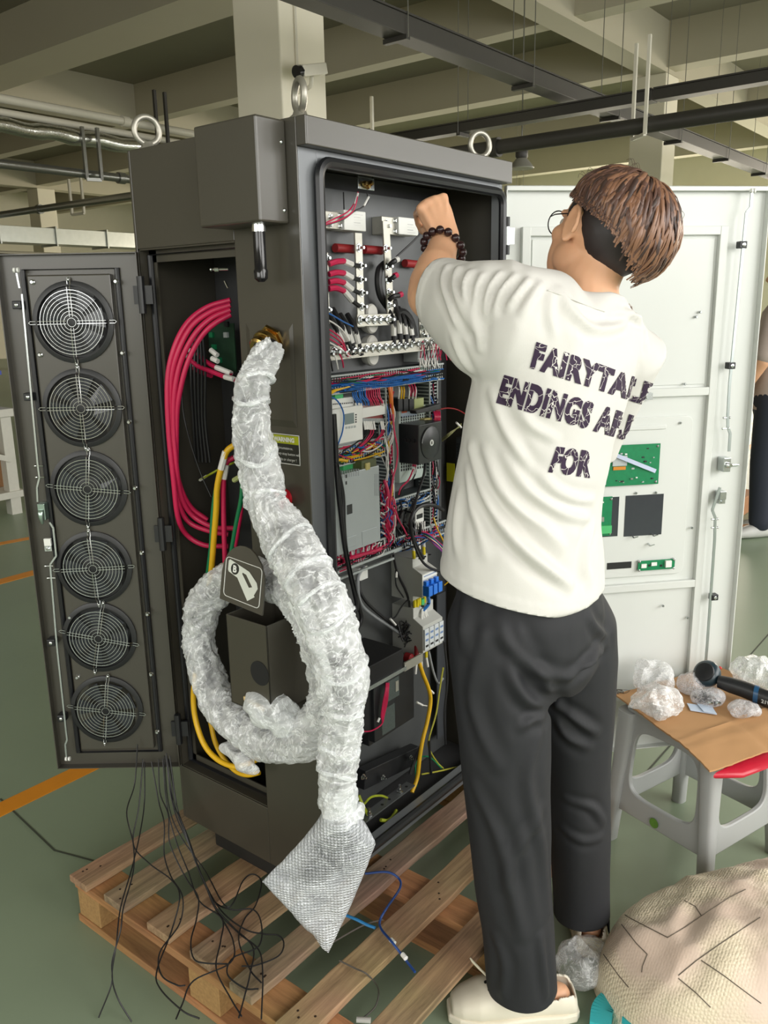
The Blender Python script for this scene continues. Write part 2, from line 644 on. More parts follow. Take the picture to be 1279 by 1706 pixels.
# ================================================================ the charger cabinet: shell
M_cab = mat('charcoal_powder_coat', '403d35', .36, var=.04, scale=8, bump=.05, bscale=900, spec=.6, coat=.3)
M_cabin = mat('inner_charcoal', '3b3b3c', .5, var=.06, scale=12)
M_plate = mat('grey_mount_plate', '5d5f60', .38, metal=.15, var=.06, scale=10)
M_dark = mat('deep_black', '161618', .6)
M_rub = mat('black_rubber', '1c1d20', .35, var=.1)
M_lip = mat('bare_grey_lip', '8f9396', .3, metal=.4)
M_zinc = mat('zinc_plated', 'c3c8c8', .25, metal=.95, var=.15, scale=60)
M_chrome = mat('bright_steel', 'cfd2d2', .2, metal=1.0, var=.08)
M_gz = mat('green_zinc', '9fb3a8', .28, metal=.8, var=.25, scale=70)
M_wdoor = mat('white_powder_coat', 'd3d6d2', .38, var=.015, scale=6)
M_tin = mat('tinned_busbar', 'bdbbb0', .38, metal=.7, var=.1, scale=40)
M_brass = mat('brass', 'c9a968', .25, metal=1.0, var=.15)
M_wh = mat('white_plastic', 'e6e7e2', .4, var=.03)
M_gy = mat('light_grey_plastic', 'aeb4b4', .45, var=.04)
M_blk = mat('black_plastic', '1d1e20', .4, var=.1)
M_pcb = mat('green_circuit_board', '0c7a4c', .35, var=.2, scale=90)
M_red = mat('red_cable_sheath', 'c21f4e', .42, var=.05)
M_redi = mat('red_insulator', '8e1f22', .5, var=.08)
M_bkw = mat('black_cable_sheath', '1b1b1d', .45, var=.08)
M_yel = mat('yellow_cable_sheath', 'e2b21d', .42, var=.06)
M_grn = mat('green_cable_sheath', '12784a', .42, var=.06)
M_blu = mat('blue_wire', '1f63ad', .42, var=.12)
M_whw = mat('white_wire', 'e4e3de', .45, var=.04)
M_gry = mat('grey_cable_sheath', '8e9193', .45, var=.05)
M_lbl = mat('printed_label_white', 'dfe3e8', .5, var=.12, scale=240, stretch=(1, 1, 6))

CW, CD = .73, .505
CB = root('electrical_cabinet', (.36, .25, .14), 'tall charcoal charging cabinet with open doors on a wooden pallet', 'cabinet')


def cp(mb, name, m, label=None, smooth=False, bevel=0, parent=None):
    return mb.build(name, m, parent or CB, smooth=smooth, bevel=bevel, label=label)


# side panel with the tall service opening
OY0, OY1, OZ0, OZ1 = .18, .497, .357, 1.628
m = MB()
m.box(0, .003, 0, OY0, .207, 1.832)
m.box(0, .003, OY1, CD, .207, 1.832)
m.box(0, .003, OY0, OY1, .207, OZ0)
m.box(0, .003, OY0, OY1, OZ1, 1.832)
m.box(0, .003, -.024, 0, 1.782, 1.832)
side = cp(m, 'side_panel', M_cab, bevel=.0015)
m = MB()                         # inner return frame of the opening
for (y0, y1, z0, z1) in ((OY0, OY0 + .003, OZ0, OZ1), (OY1 - .003, OY1, OZ0, OZ1), (OY0, OY1, OZ0, OZ0 + .003), (OY0, OY1, OZ1 - .003, OZ1)):
    m.box(.003, .03, y0, y1, z0, z1)
for (y0, y1, z0, z1) in ((OY0, OY0 + .028, OZ0, OZ1), (OY1 - .028, OY1, OZ0, OZ1), (OY0, OY1, OZ0, OZ0 + .028), (OY0, OY1, OZ1 - .028, OZ1)):
    m.box(.028, .031, y0, y1, z0, z1)
cp(m, 'opening_frame', M_cab)
m = MB()
rr = [V(.024, OY0 + .012, OZ0 + .012), V(.024, OY1 - .012, OZ0 + .012), V(.024, OY1 - .012, OZ1 - .012), V(.024, OY0 + .012, OZ1 - .012)]
m.tube(rr, .007, 8, closed=True)
cp(m, 'opening_seal', M_rub, smooth=True)
cp(MB().box(.002, CW, CD - .003, CD, .207, 1.785), 'back_panel', M_cab)
cp(MB().box(CW - .003, CW, .003, CD - .003, .207, 1.785), 'far_side_panel', M_cab)
cp(MB().box(.003, CW + .004, -.024, CD, 1.782, 1.832), 'hood', M_cab, bevel=.002)
cp(MB().box(.003, CW - .003, .003, CD - .003, .207, .212), 'bottom_panel', M_cabin)
# front frame around the big opening
FX0, FX1, FZ0, FZ1 = .052, .712, .25, 1.757
m = MB()
m.box(.003, FX0, 0, .003, .207, 1.782)
m.box(FX1, CW - .003, 0, .003, .207, 1.782)
m.box(FX0, FX1, 0, .003, FZ1, 1.782)
m.box(FX0, FX1, 0, .003, .207, FZ0)
cp(m, 'front_frame', mat('front_frame_grey', '6d7073', .34, metal=.35, var=.05, scale=10), bevel=.001)


def rrect(x0, x1, z0, z1, y, r=.03, k=6):
    out = []
    for (cx, cz, a0) in ((x1 - r, z1 - r, 0), (x0 + r, z1 - r, 90), (x0 + r, z0 + r, 180), (x1 - r, z0 + r, 270)):
        for i in range(k + 1):
            a = radians(a0 + 90 * i / k)
            out.append(V(cx + r * cos(a), y, cz + r * sin(a)))
    return out


m = MB()
m.tube(rrect(FX0 - .004, FX1 + .004, FZ0 - .004, FZ1 + .004, -.009), .010, 8, closed=True)
cp(m, 'door_gasket', M_rub, smooth=True)
m = MB()
for (a, b, c, d) in ((FX0, FX0 + .002, FZ0, FZ1), (FX1 - .002, FX1, FZ0, FZ1), (FX0, FX1, FZ1 - .002, FZ1), (FX0, FX1, FZ0, FZ0 + .002)):
    m.box(a, b, -.014, .02, c, d)
cp(m, 'rain_lip', M_lip)
m = MB()
m.box(.05, CW - .02, -.004, .02, .222, .234)
m.box(.05, CW - .02, .004, .03, .207, .2215)
cp(m, 'front_sill', mat('black_sill', '2a2b2c', .3, metal=.3))
# plinth legs on the pallet
for (x0, x1) in ((.03, .14), (.58, .70)):
    cp(MB().box(x0, x1, .06, .42, .14, .207), 'plinth', mat('plinth_black', '201f1d', .6), bevel=.003)

# eye bolts
eb = MB()
eb.lathe((0, 0, 0), UP, [(.0215, 0), (.0215, .004), (.014, .010), (.011, .018)], 20)
eb.torus((0, 0, .042), (0, 1, 0), .0275, .0065, 28, 10)
ebm = eb.mesh('eye_bolt', [mat('plated_eye_bolt', 'a3a095', .42, metal=.7, var=.12)], True)
for (x, y, rz) in ((.036, .022, 62), (.036, .478, -18), (.694, .045, -25), (.694, .478, 20)):
    o = put('eye_bolt', ebm, CB, loc=(x, y, 1.832))
    o.rotation_euler.z = radians(rz)

# overhanging box at the top of the side with its short post below
m = MB()
m.box(-.074, 0, .026, .194, 1.649, 1.829)
ob = cp(m, 'overhang_box', M_cab, bevel=.004)
for z in (1.79, 1.672):
    cp(MB().sphere((-.012, .0255, z), .0042, 10, 6, (1, .5, 1)), 'box_screw', M_chrome, parent=ob, smooth=True)
m = MB()
m.cyl((-.045, .062, 1.635), (-.045, .062, 1.650), .014, 16)
cp(m, 'post_collar', M_chrome, smooth=True)
m = MB()
m.lathe((-.045, .062, 1.545), UP, [(.006, 0), (.0125, .006), (.0135, .02), (.0115, .024), (.0115, .09)], 18)
cp(m, 'latch_post', mat('glossy_black', '18181a', .12), smooth=True)

# cable inlet pocket and gland
m = MB()
py0, py1, pz0, pz1 = .028, .16, 1.265, 1.468
inner = [V(.05, .045, 1.30), V(.05, .145, 1.30), V(.035, .145, 1.45), V(.035, .045, 1.45)]
outer = [V(-.0006, py0, pz0), V(-.0006, py1, pz0), V(-.0006, py1, pz1), V(-.0006, py0, pz1)]
# pocket is shown as a raised frame with a sunk tray
for i in range(4):
    j = (i + 1) % 4
    a, b = outer[i], outer[j]
    c, d = inner[i] * 1, inner[j] * 1
    a2, b2 = a.copy(), b.copy()
    c2 = V(-.0026, a.y + (.085 - a.y) * .16, a.z + (1.37 - a.z) * .13)
    d2 = V(-.0026, b.y + (.085 - b.y) * .16, b.z + (1.37 - b.z) * .13)
    m.add([a2, b2, d2, c2], [(0, 1, 2, 3)])
m.add([V(-.0026, o_.y + (.085 - o_.y) * .16, o_.z + (1.37 - o_.z) * .13) for o_ in outer], [(0, 1, 2, 3)])
cp(m, 'inlet_pocket', M_cab)
g0 = V(-.002, .082, 1.440)
gd = V(-.83, .02, -.50).normalized()
m = MB()
m.lathe(g0, gd, [(.030, 0), (.030, .006), (.024, .008), (.024, .014)], 6)
m.lathe(g0 + gd * .014, gd, [(.027, 0), (.029, .004), (.029, .012), (.0235, .014), (.0235, .018), (.026, .019), (.026, .028), (.022, .032)], 28)
cp(m, 'cable_gland', M_brass, smooth=30)

# warning label
m = MB()
m.box(-.0012, 0, .024, .112, 1.190, 1.250)
wl = cp(m, 'warning_label', mat('label_black', '262825', .35))
m = MB()
m.box(-.0016, -.0012, .026, .110, 1.231, 1.248)
cp(m, 'label_header', mat('label_lime', 'a9b01c', .4), parent=wl)
m = MB()
for (a, b, c, d) in ((.024, .112, 1.1895, 1.191), (.024, .112, 1.249, 1.2505), (.0235, .025, 1.19, 1.25), (.111, .1125, 1.19, 1.25)):
    m.box(-.0015, -.0011, a, b, c, d)
cp(m, 'label_border', M_wh, parent=wl)


def text_mesh(body, size, offset=0.0, align='LEFT', shear=0.0, spacing=1.0, resolution=3):
    cu = bpy.data.curves.new('t', 'FONT')
    cu.body = body
    cu.size = size
    cu.offset = offset
    cu.align_x = align
    cu.shear = shear
    cu.space_character = spacing
    cu.resolution_u = resolution
    o = bpy.data.objects.new('t', cu)
    COL.objects.link(o)
    bpy.context.view_layer.update()
    dg = bpy.context.evaluated_depsgraph_get()
    me = bpy.data.meshes.new_from_object(o.evaluated_get(dg))
    bpy.data.objects.remove(o)
    return me


def lettering(name, body, size, origin, xdir, ydir, m_, parent, offset=0.0, align='LEFT', sx=1.0, label=None, shear=0.0):
    me = text_mesh(body, size, offset, align, shear)
    origin, xdir, ydir = Vector(origin), Vector(xdir).normalized(), Vector(ydir).normalized()
    for v in me.vertices:
        v.co = origin + xdir * v.co.x * sx + ydir * v.co.y
    me.materials.clear()
    me.materials.append(m_)
    return put(name, me, parent, label=label)


YM = (0, -1, 0)
lettering('label_text', 'WARNING', .0125, (-.0019, .0945, 1.2352), YM, UP, M_wh, wl, offset=.0006, sx=.95)
for i, t in enumerate(('In any circumstance,', 'Emergency stop button will', 'stop vehicle or charger !')):
    lettering('label_text', t, .0078, (-.0016, .1085 if i else .105, 1.2195 - i * .0115), YM, UP, M_wh, wl, sx=.98)
# emergency stop button half hidden behind the wrapped cable
m = MB()
m.lathe((0, .072, 1.118), (-1, 0, 0), [(.02, 0), (.02, .006), (.016, .008), (.016, .02), (.024, .024), (.025, .030), (.02, .036)], 24)
cp(m, 'emergency_stop_button', mat('stop_red', 'a01522', .35), smooth=30, label='red mushroom emergency stop button')

# ---------------------------------------------------------------- connector holster on the side
HX, HY0, HY1 = -.135, .004, .122
hol = root('tmp', (0, 0, 0), 'x', 'x')
bpy.data.objects.remove(hol)
m = MB()
z0h, z1h = .70, .895
m.box(HX, HX + .003, HY0, HY1, z0h, z1h)
m.box(HX, 0, HY0, HY0 + .003, z0h, z1h)
m.box(HX, 0, HY1 - .003, HY1, z0h, z1h)
m.box(HX, 0, HY0, HY1, z0h, z0h + .003)
hol = cp(m, 'connector_holster', M_cab, bevel=.001)
# tombstone plate tilted back above the holster
A = V(HX - .001, HY1 + .014, .926)
B = V(HX - .001, HY0 + .010, .916)
upv = (V(-.112, .076, 1.040) - (A + B) / 2)
wv = (B - A)
pts = []
for (u, v_) in [(0, 0), (1, 0), (1.0, .45)] + [(.5 + .5 * cos(radians(a)), .45 + .55 * sin(radians(a))) for a in (20, 40, 60, 75, 90, 105, 120, 140, 160)] + [(0, .45)]:
    pts.append(A + wv * u + upv * v_)
nrm = wv.cross(upv).normalized()
if nrm.x > 0:
    nrm = -nrm
m = MB()
m.prism(pts, -nrm * .004)
hp = cp(m, 'holster_sign_plate', M_cab, parent=hol)


def HPt(u, v_, o=.0008):
    return A + wv * u + upv * v_ + nrm * o


# icon frame
fr = []
for (cx, cy, a0) in ((.86, .67, 0), (.16, .67, 90), (.16, .16, 180), (.86, .16, 270)):
    for i in range(5):
        a = radians(a0 + 90 * i / 4)
        fr.append(HPt(cx + .07 * cos(a), cy + .07 * sin(a)))
m = MB()
m.tube(fr, .0008, 5, closed=True)
cp(m, 'sign_border', M_wh, parent=hol)


def iconpoly(poly, o, mat_, name):
    k = MB()
    k.prism([HPt(u, v_, o) for (u, v_) in poly], nrm * .0004)
    return cp(k, name, mat_, parent=hol)


def ip(x, y):     # icon picture units (in a 400 x 460 frame) to plate units
    return (.09 + x / 400 * .84, .74 - y / 460 * .655)


gun = [(45, 20), (265, 85), (355, 180), (370, 240), (335, 330), (345, 345), (270, 420), (140, 200), (40, 165), (30, 145), (30, 40)]
m = MB()
gi = MB()
hole = [(195, 120), (235, 130), (310, 245), (275, 265), (190, 135)]
# body of the pictogram built as strips round the grip hole so the hole stays open
quads = [[(30, 40), (45, 20), (265, 85), (235, 130), (195, 120), (190, 135), (140, 200), (40, 165), (30, 145)],
         [(265, 85), (355, 180), (370, 240), (310, 245), (235, 130)],
         [(370, 240), (335, 330), (345, 345), (270, 420), (275, 265), (310, 245)],
         [(190, 135), (275, 265), (270, 420), (140, 200)]]
for q in quads:
    gi.prism([HPt(*ip(*p), .0008) for p in q], nrm * .0004)
cp(gi, 'connector_pictogram', mat('icon_white', 'd3d6cd', .45), parent=hol)
ccx = ip(108, 110)
m = MB()
cc3 = HPt(*ccx, .0013)
m.lathe(cc3, nrm, [(.0115, 0), (.0115, .0004)], 24)
cp(m, 'pictogram_disc', mat('label_black', '262825', .35), parent=hol)
me_ = None
lettering('pictogram_letter', 'B', .019, cc3 + nrm * .0006 - wv.normalized() * .0058 - upv.normalized() * .0066, wv, upv, M_wh, hol, offset=.0007)
# dark round hole in the holster front and the wooden stick resting in it
m = MB()
m.lathe((HX - .0006, .030, .790), (-1, 0, 0), [(.026, 0), (.026, .0006)], 24)
cp(m, 'holster_socket', M_dark, parent=hol)
m = MB()
m.obox((HX - .006, .046, .722), (0, -.028, -.004), (.003, 0, 0), (0, .0004, .0045))
cp(m, 'wooden_stick', mat('pale_wood_stick', 'd8bd8b', .6), parent=hol, bevel=.001)

# ---------------------------------------------------------------- fan door (hinged at the rear of the side opening)
FH = V(-.012, .487, 0)
fa = radians(128.5)
FU = V(cos(fa), sin(fa), 0)          # along the door away from the hinge
FN = V(-sin(fa), cos(fa), 0)
if FN.dot(V(*CAM) - FH) < 0:
    FN = -FN                         # toward the photographer
FWD, FDZ0, FDZ1 = .312, .362, 1.622


def FD(px, py, o=0.0):               # on the door's inner face, o in front of it
    return PL(px, py, FH + FN * o, FN)


def fdp(u, z, o=0.0):
    return FH + FU * u + FN * o + UP * z


def fbox(mb, u0, u1, o0, o1, z0, z1):
    return mb.obox(fdp((u0 + u1) / 2, (z0 + z1) / 2, (o0 + o1) / 2), FU * (u1 - u0) / 2, FN * (o1 - o0) / 2, UP * (z1 - z0) / 2)


m = MB()
fbox(m, 0, FWD, -.022, -.020, FDZ0, FDZ1)
fbox(m, 0, .002, -.02, .0, FDZ0, FDZ1)
fbox(m, FWD - .002, FWD, -.02, .0, FDZ0, FDZ1)
fbox(m, 0, FWD, -.02, 0, FDZ0, FDZ0 + .002)
fbox(m, 0, FWD, -.02, 0, FDZ1 - .002, FDZ1)
fdoor = cp(m, 'fan_door', M_cab, label='open dark door carrying six round fans')
# raised fan panel
m = MB()
pu0, pu1 = .062, .248
fbox(m, pu0, pu1, -.02, -.004, FDZ0 + .05, FDZ1 - .045)
cp(m, 'fan_panel', M_cab, parent=fdoor, bevel=.003)
m = MB()
q = [fdp(pu0 - .012, FDZ0 + .038, -.016), fdp(pu1 + .012, FDZ0 + .038, -.016), fdp(pu1 + .012, FDZ1 - .033, -.016), fdp(pu0 - .012, FDZ1 - .033, -.016)]
m.tube(q, .006, 8, closed=True)
cp(m, 'fan_door_seal', M_rub, parent=fdoor, smooth=True)
# door hinges
for z in (1.53, .98, .47):
    m = MB()
    m.cyl(fdp(-.006, z - .04, .004), fdp(-.006, z + .04, .004), .008, 10)
    fbox(m, -.03, .012, -.004, .004, z - .02, z + .02)
    cp(m, 'hinge', M_blk, parent=fdoor, smooth=30)

# fans
FANPX = [(122, 537, 0), (137, 680, 0), (148, 814, -6), (157, 946, 2), (166, 1062, -12), (178, 1182, -8)]
FR = .0775
wire = M_chrome
for i, (px, py, tw) in enumerate(FANPX):
    c = FD(px, py, .0)
    base = c + FN * 0
    m = MB()            # shroud ring standing on the panel
    prof = [(FR + .013, -.005), (FR + .013, .001), (FR + .004, .004), (FR + .002, .004), (FR + .001, -.004)]
    m.lathe(c, FN, prof, 40)
    fan = cp(m, 'cooling_fan', M_blk, smooth=35)
    m = MB()            # hub and blades inside
    m.lathe(c - FN * .0035, FN, [(.028, 0), (.028, .003), (.025, .0042)], 24)
    cp(m, 'fan_hub', M_blk, parent=fan, smooth=35)
    for k in range(7):
        a = 2 * pi * k / 7 + i * .5
        m = MB()
        u0 = FU * cos(a) + UP * sin(a)
        u1 = FU * cos(a + .62) + UP * sin(a + .62)
        m.add([c + u0 * .028 - FN * .0035, c + u0 * .072 - FN * .0035, c + u1 * .074 - FN * .001, c + u1 * .028 - FN * .001,
               c + u0 * .028 - FN * .0025, c + u0 * .072 - FN * .0025, c + u1 * .074, c + u1 * .028],
              [(0, 1, 2, 3), (7, 6, 5, 4), (0, 4, 5, 1), (1, 5, 6, 2), (2, 6, 7, 3), (3, 7, 4, 0)])
        cp(m, 'blade', mat('smoky_blade', '303338', .2), parent=fan)
    gc = c + FN * .010
    for k in range(9):
        m = MB()
        r = .0095 + k * .0076
        m.torus(gc, FN, r, .00085 if k < 8 else .0012, 40, 6)
        cp(m, 'guard_ring', wire, parent=fan, smooth=True)
    for k in range(4):
        a = radians(tw + k * 90)
        d = FU * -cos(a) + UP * sin(a)
        s_ = FN.cross(d).normalized()
        R = FR + .017
        m = MB()
        pth = [gc + d * .012 + s_ * .0032, gc + d * (R - .018) + s_ * .0032, gc + d * (R - .012) + s_ * .0032 - FN * .006, gc + d * R + s_ * .0032 - FN * .006, gc + d * (R + .004) - FN * .006,
               gc + d * R - s_ * .0032 - FN * .006, gc + d * (R - .012) - s_ * .0032 - FN * .006, gc + d * (R - .018) - s_ * .0032, gc + d * .012 - s_ * .0032]
        m.tube(pth, .00095, 6)
        cp(m, 'guard_arm', wire, parent=fan, smooth=True)
        if k in (1, 3):
            m = MB()
            m.sphere(gc + d * (R - .002) - FN * .006, .0042, 10, 6)
            cp(m, 'guard_screw', M_chrome, parent=fan, smooth=True)
# panel screws
for (px, py) in ((54, 470), (193, 469), (67, 591), (204, 588), (215, 703), (225, 813), (236, 921), (246, 1023), (117, 1028), (129, 1128), (252, 1123), (262, 1219)):
    c = FD(px, py, -.002)
    m = MB()
    m.lathe(c - FN * .002, FN, [(.0058, 0), (.0058, .003), (.0035, .005), (.0032, .008)], 10)
    cp(m, 'panel_screw', M_chrome, parent=fdoor, smooth=30)
# locking rod, guides, latch
rod = [FD(28, 455, .008), FD(33, 480, .008)]
up_rod = [FD(37, 490, .006), FD(63, 772, .006), FD(66, 796, .006), FD(62, 812, .006), FD(63, 836, .006)]
lo_rod = [FD(83, 870, .006), FD(89, 880, .006), FD(94, 926, .006), FD(84, 940, .006), FD(95, 1075, .006), FD(110, 1215, .006), FD(112, 1232, .006), FD(109, 1240, .006), FD(111, 1262, .006)]
for pth in (rod, up_rod, lo_rod):
    m = MB()
    for a, b in zip(pth, pth[1:]):
        m.bar(a, b, .004, .004, up=FN)
    cp(m, 'lock_rod', M_zinc, parent=fdoor)
for (px, py) in ((27, 450), (113, 1264)):
    c = FD(px, py, .008)
    m = MB()
    for k in (-1, 1):
        m.cyl(c + FU * (k * .004 - .002), c + FU * (k * .004 + .002), .0055, 14)
    cp(m, 'rod_roller', M_wh, parent=fdoor, smooth=30)
for (px, py) in ((29, 508), (48, 661), (86, 1070), (103, 1196)):
    c = FD(px, py, 0)
    m = MB()
    m.obox(c - FN * .006, FU * .010, FN * .012, UP * .009)
    g_ = cp(m, 'rod_guide', M_blk, parent=fdoor, bevel=.002)
    m = MB()
    m.lathe(c + FN * .006, FN, [(.004, 0), (.004, .002), (.002, .003)], 12)
    cp(m, 'guide_screw', M_chrome, parent=fdoor, smooth=True)
for (px, py) in ((65, 776), (67, 795), (82, 943), (86, 963)):
    c = FD(px, py, .006)
    m = MB()
    m.cyl(c - FU * .010, c + FU * .010, .0022, 8)
    m.sphere(c + FU * .009, .0038, 8, 6)
    cp(m, 'rod_pin', M_chrome, parent=fdoor, smooth=True)
c = FD(71, 852, .0)
m = MB()
m.obox(c - FN * .004, FU * .0088, FN * .012, UP * .020)
lt = cp(m, 'latch_body', M_gz, parent=fdoor, bevel=.002)
m = MB()
m.loft([(c + UP * .006 + FN * .010, FU * .006, FN * .003), (c + UP * .000 + FN * .013, FU * .007, FN * .005), (c - UP * .012 + FN * .013, FU * .006, FN * .005), (c - UP * .026 + FN * .010, FU * .0035, FN * .003), (c - UP * .030 + FN * .009, FU * .001, FN * .001)], 14)
cp(m, 'latch_lever', M_gz, parent=fdoor, smooth=True)
c = FD(80, 905, .0)
m = MB()
m.obox(c + UP * .003, FU * .0085, FN * .004, UP * .009)
cp(m, 'striker_plate', M_wh, parent=fdoor, bevel=.001)
m = MB()
m.obox(c - UP * .0125 - FN * .001, FU * .0085, FN * .004, UP * .0065)
m.lathe(c - UP * .012 + FN * .003, FN, [(.0045, 0), (.0045, .003), (.002, .004)], 8)
cp(m, 'striker_bracket', M_zinc, parent=fdoor)

# ---------------------------------------------------------------- white front door
WH = V(.738, -.006, 0)
wa = radians(-42.5)
WU = V(cos(wa), sin(wa), 0)
WN = V(sin(wa), -cos(wa), 0)
if WN.dot(V(*CAM) - WH) < 0:
    WN = -WN
WWD, WZ0, WZ1 = .715, .188, 1.78


def WD(px, py, o=0.0):
    return PL(px, py, WH + WN * o, WN)


def wdp(u, z, o=0.0):
    return WH + WU * u + WN * o + UP * z


def wuz(px, py, o=0.0):
    p = WD(px, py, o)
    return (p - WH).dot(WU), p.z


def wbox(mb, u0, u1, o0, o1, z0, z1):
    return mb.obox(wdp((u0 + u1) / 2, (z0 + z1) / 2, (o0 + o1) / 2), WU * (u1 - u0) / 2, WN * (o1 - o0) / 2, UP * (z1 - z0) / 2)


m = MB()
wbox(m, 0, WWD, -.022, -.020, WZ0, WZ1)
wbox(m, 0, .003, -.02, .0, WZ0, WZ1)
wbox(m, WWD - .003, WWD, -.02, .0, WZ0, WZ1)
wbox(m, 0, WWD, -.02, 0, WZ0, WZ0 + .003)
wbox(m, 0, WWD, -.02, 0, WZ1 - .003, WZ1)
wbox(m, 0, WWD, -.002, 0, WZ1 - .012, WZ1)
wdoor = cp(m, 'white_door', M_wdoor, label='open white front door seen from its inner side', bevel=.001)


def wpart(mb, name, m_, **k):
    return cp(mb, name, m_, parent=wdoor, **k)


# stiffening frame of folded channel
uR = [wuz(1200, 392)[0], wuz(1203, 392)[0]]
zt = wuz(1190, 384)[1]
zm = wuz(1170, 653)[1]
zl = wuz(1140, 975)[1]
u_r = wuz(1196, 500)[0]
u_l = .055
zb = .36
for (a, b, c, d, nm) in ((u_r - .004, u_r + .018, zb, zt + .012, 'upright'), (u_l - .01, u_l + .012, zb, zt + .012, 'upright')):
    m = MB()
    wbox(m, a, b, -.02, -.004, c, d)
    wpart(m, 'door_stiffener', M_wdoor, bevel=.0015)
for z in (zt, zm, zl, zb):
    m = MB()
    wbox(m, u_l, u_r, -.02, -.005, z - .010, z + .012)
    wpart(m, 'door_stiffener', M_wdoor, bevel=.0015)
# window pane panel areas inside the frame
m = MB()
wbox(m, u_l + .02, u_r - .012, -.02, -.0165, zm + .02, zt - .018)
wpart(m, 'door_panel', M_wdoor, bevel=.001)
u0p, z0p = .10, wuz(1130, 960)[1] + .004
u1p = wuz(1152, 800)[0]
z1p = wuz(1140, 694)[1]
m = MB()
q = rrect(0, u1p - u0p, 0, z1p - z0p, 0, .02)
m.prism([wdp(u0p + p.x, z0p + p.z, -.0195) for p in q], WN * .006)
wpart(m, 'display_panel', M_wdoor, bevel=.0015)
ra, rb = wuz(1000, 716, -.01), wuz(1110, 712, -.01)
m = MB()
wbox(m, u0p + .05, rb[0], -.0136, -.009, ra[1] - .006, ra[1] + .006)
wpart(m, 'display_rib', M_wdoor, bevel=.002)
# dark display windows
M_scr = mat('dark_display_glass', '3c3f44', .12)


def wrect(px0, py0, px1, py1, o, h, name, m_, bevel=0, parent=None):
    a = wuz(px0, py0, o)
    b = wuz(px1, py1, o)
    k = MB()
    wbox(k, min(a[0], b[0]), max(a[0], b[0]), o, o + h, min(a[1], b[1]), max(a[1], b[1]))
    return cp(k, name, m_, parent=parent or wdoor, bevel=bevel)


wrect(1042, 826, 1101, 890, -.0135, .0012, 'display_window', M_scr)
wrect(985, 830, 1028, 893, -.0135, .0012, 'display_window', M_scr)
wrect(1011, 938, 1051, 946, -.0135, .0012, 'card_slot', M_blk)
# circuit boards with their chips


def board(px0, py0, px1, py1, chips, label):
    a = wuz(px0, py0, -.005)
    b = wuz(px1, py1, -.005)
    k = MB()
    wbox(k, a[0], b[0], -.006, -.0045, b[1], a[1])
    bd = cp(k, 'circuit_board', M_pcb, label=label)
    for (x0, y0, x1, y1, h, m_) in chips:
        u0, u1 = a[0] + (b[0] - a[0]) * x0, a[0] + (b[0] - a[0]) * x1
        z0, z1 = a[1] + (b[1] - a[1]) * y1, a[1] + (b[1] - a[1]) * y0
        k = MB()
        wbox(k, u0, u1, -.0045, -.0045 + h, z0, z1)
        cp(k, 'board_component', m_, parent=bd)
    for (sx, sy) in ((.03, .06), (.97, .06), (.03, .94), (.97, .94)):
        u = a[0] + (b[0] - a[0]) * sx
        z = a[1] + (b[1] - a[1]) * sy
        k = MB()
        k.lathe(wdp(u, z, -.02), WN, [(.0035, 0), (.0035, .0175), (.0015, .019)], 8)
        cp(k, 'standoff', M_zinc, parent=bd, smooth=30)
    return bd


rg = random.Random(3)
chips = [(.50, .26, .65, .50, .004, M_gy), (.51, .52, .64, .60, .003, mat('orange_connector', 'c77f1f', .5)), (.27, .72, .44, .95, .004, M_gy)]
for i in range(34):
    x, y = rg.uniform(.05, .95), rg.uniform(.08, .92)
    s_ = rg.uniform(.01, .03)
    chips.append((x, y, x + s_, y + s_ * 1.4, rg.uniform(.001, .004), rg.choice([M_blk, M_blk, M_gy, M_zinc, M_wh])))
bA = board(940, 746, 1096, 806, chips, 'green display circuit board with grey ribbon cable')
chips = [(.55, .1, .7, .45, .004, M_wh), (.55, .72, .98, .92, .010, mat('green_terminal', '46b06a', .5)), (.3, .5, .5, .62, .008, M_blk), (.62, .5, .8, .62, .006, M_zinc)]
for i in range(12):
    x, y = rg.uniform(.05, .9), rg.uniform(.08, .9)
    chips.append((x, y, x + .05, y + .03, rg.uniform(.001, .003), rg.choice([M_blk, M_gy, M_wh])))
bB = board(950, 831, 1017, 892, chips, 'smaller green relay board below the display board')
chips = [(.08, .3, .22, .7, .003, M_wh), (.35, .2, .5, .55, .003, M_wh), (.72, .1, .88, .75, .008, M_wh), (.28, .4, .33, .6, .002, M_blk), (.6, .5, .65, .7, .002, M_blk)]
bC = board(1063, 935, 1123, 947, chips, 'narrow green board beside the card slot')
# ribbon cable
m = MB()
a, b = WD(1000, 748, .002), WD(1092, 785, .0)
n_ = WU.cross(WN)
for k in range(12):
    pass
pth = [a.lerp(b, t) + WN * .006 * sin(t * pi) for t in np.linspace(0, 1, 10)]
for p, q in zip(pth, pth[1:]):
    d = (q - p).normalized()
    w_ = d.cross(WN).normalized() * .0055
    m.prism([p - w_, q - w_, q + w_, p + w_], WN * .0006)
cp(m, 'ribbon_cable', mat('pale_ribbon', 'b9c3da', .5), label='flat grey ribbon cable over the green board', parent=bA)
# bent mounting feet and studs under the windows
for (px, py) in ((1052, 892), (1085, 889), (1079, 905)):
    c = WD(px, py, -.012)
    m = MB()
    m.bar(c, c + WN * .014 - UP * .004, .004, .002)
    m.bar(c + WN * .014 - UP * .004, c + WN * .016 + WU * .012, .004, .002)
    wpart(m, 'window_clip', M_zinc)
for (px, py) in ((1060, 822), (1093, 821), (1160, 528), (1141, 640), (1167, 520), (1188, 600), (1153, 880), (1146, 1030), (1105, 1010), (1196, 388), (1134, 705), (1182, 700)):
    c = WD(px, py, -.008)
    m = MB()
    m.lathe(c - WN * .006, WN, [(.0035, 0), (.0035, .006), (.002, .008)], 8)
    wpart(m, 'door_screw', M_zinc, smooth=30)
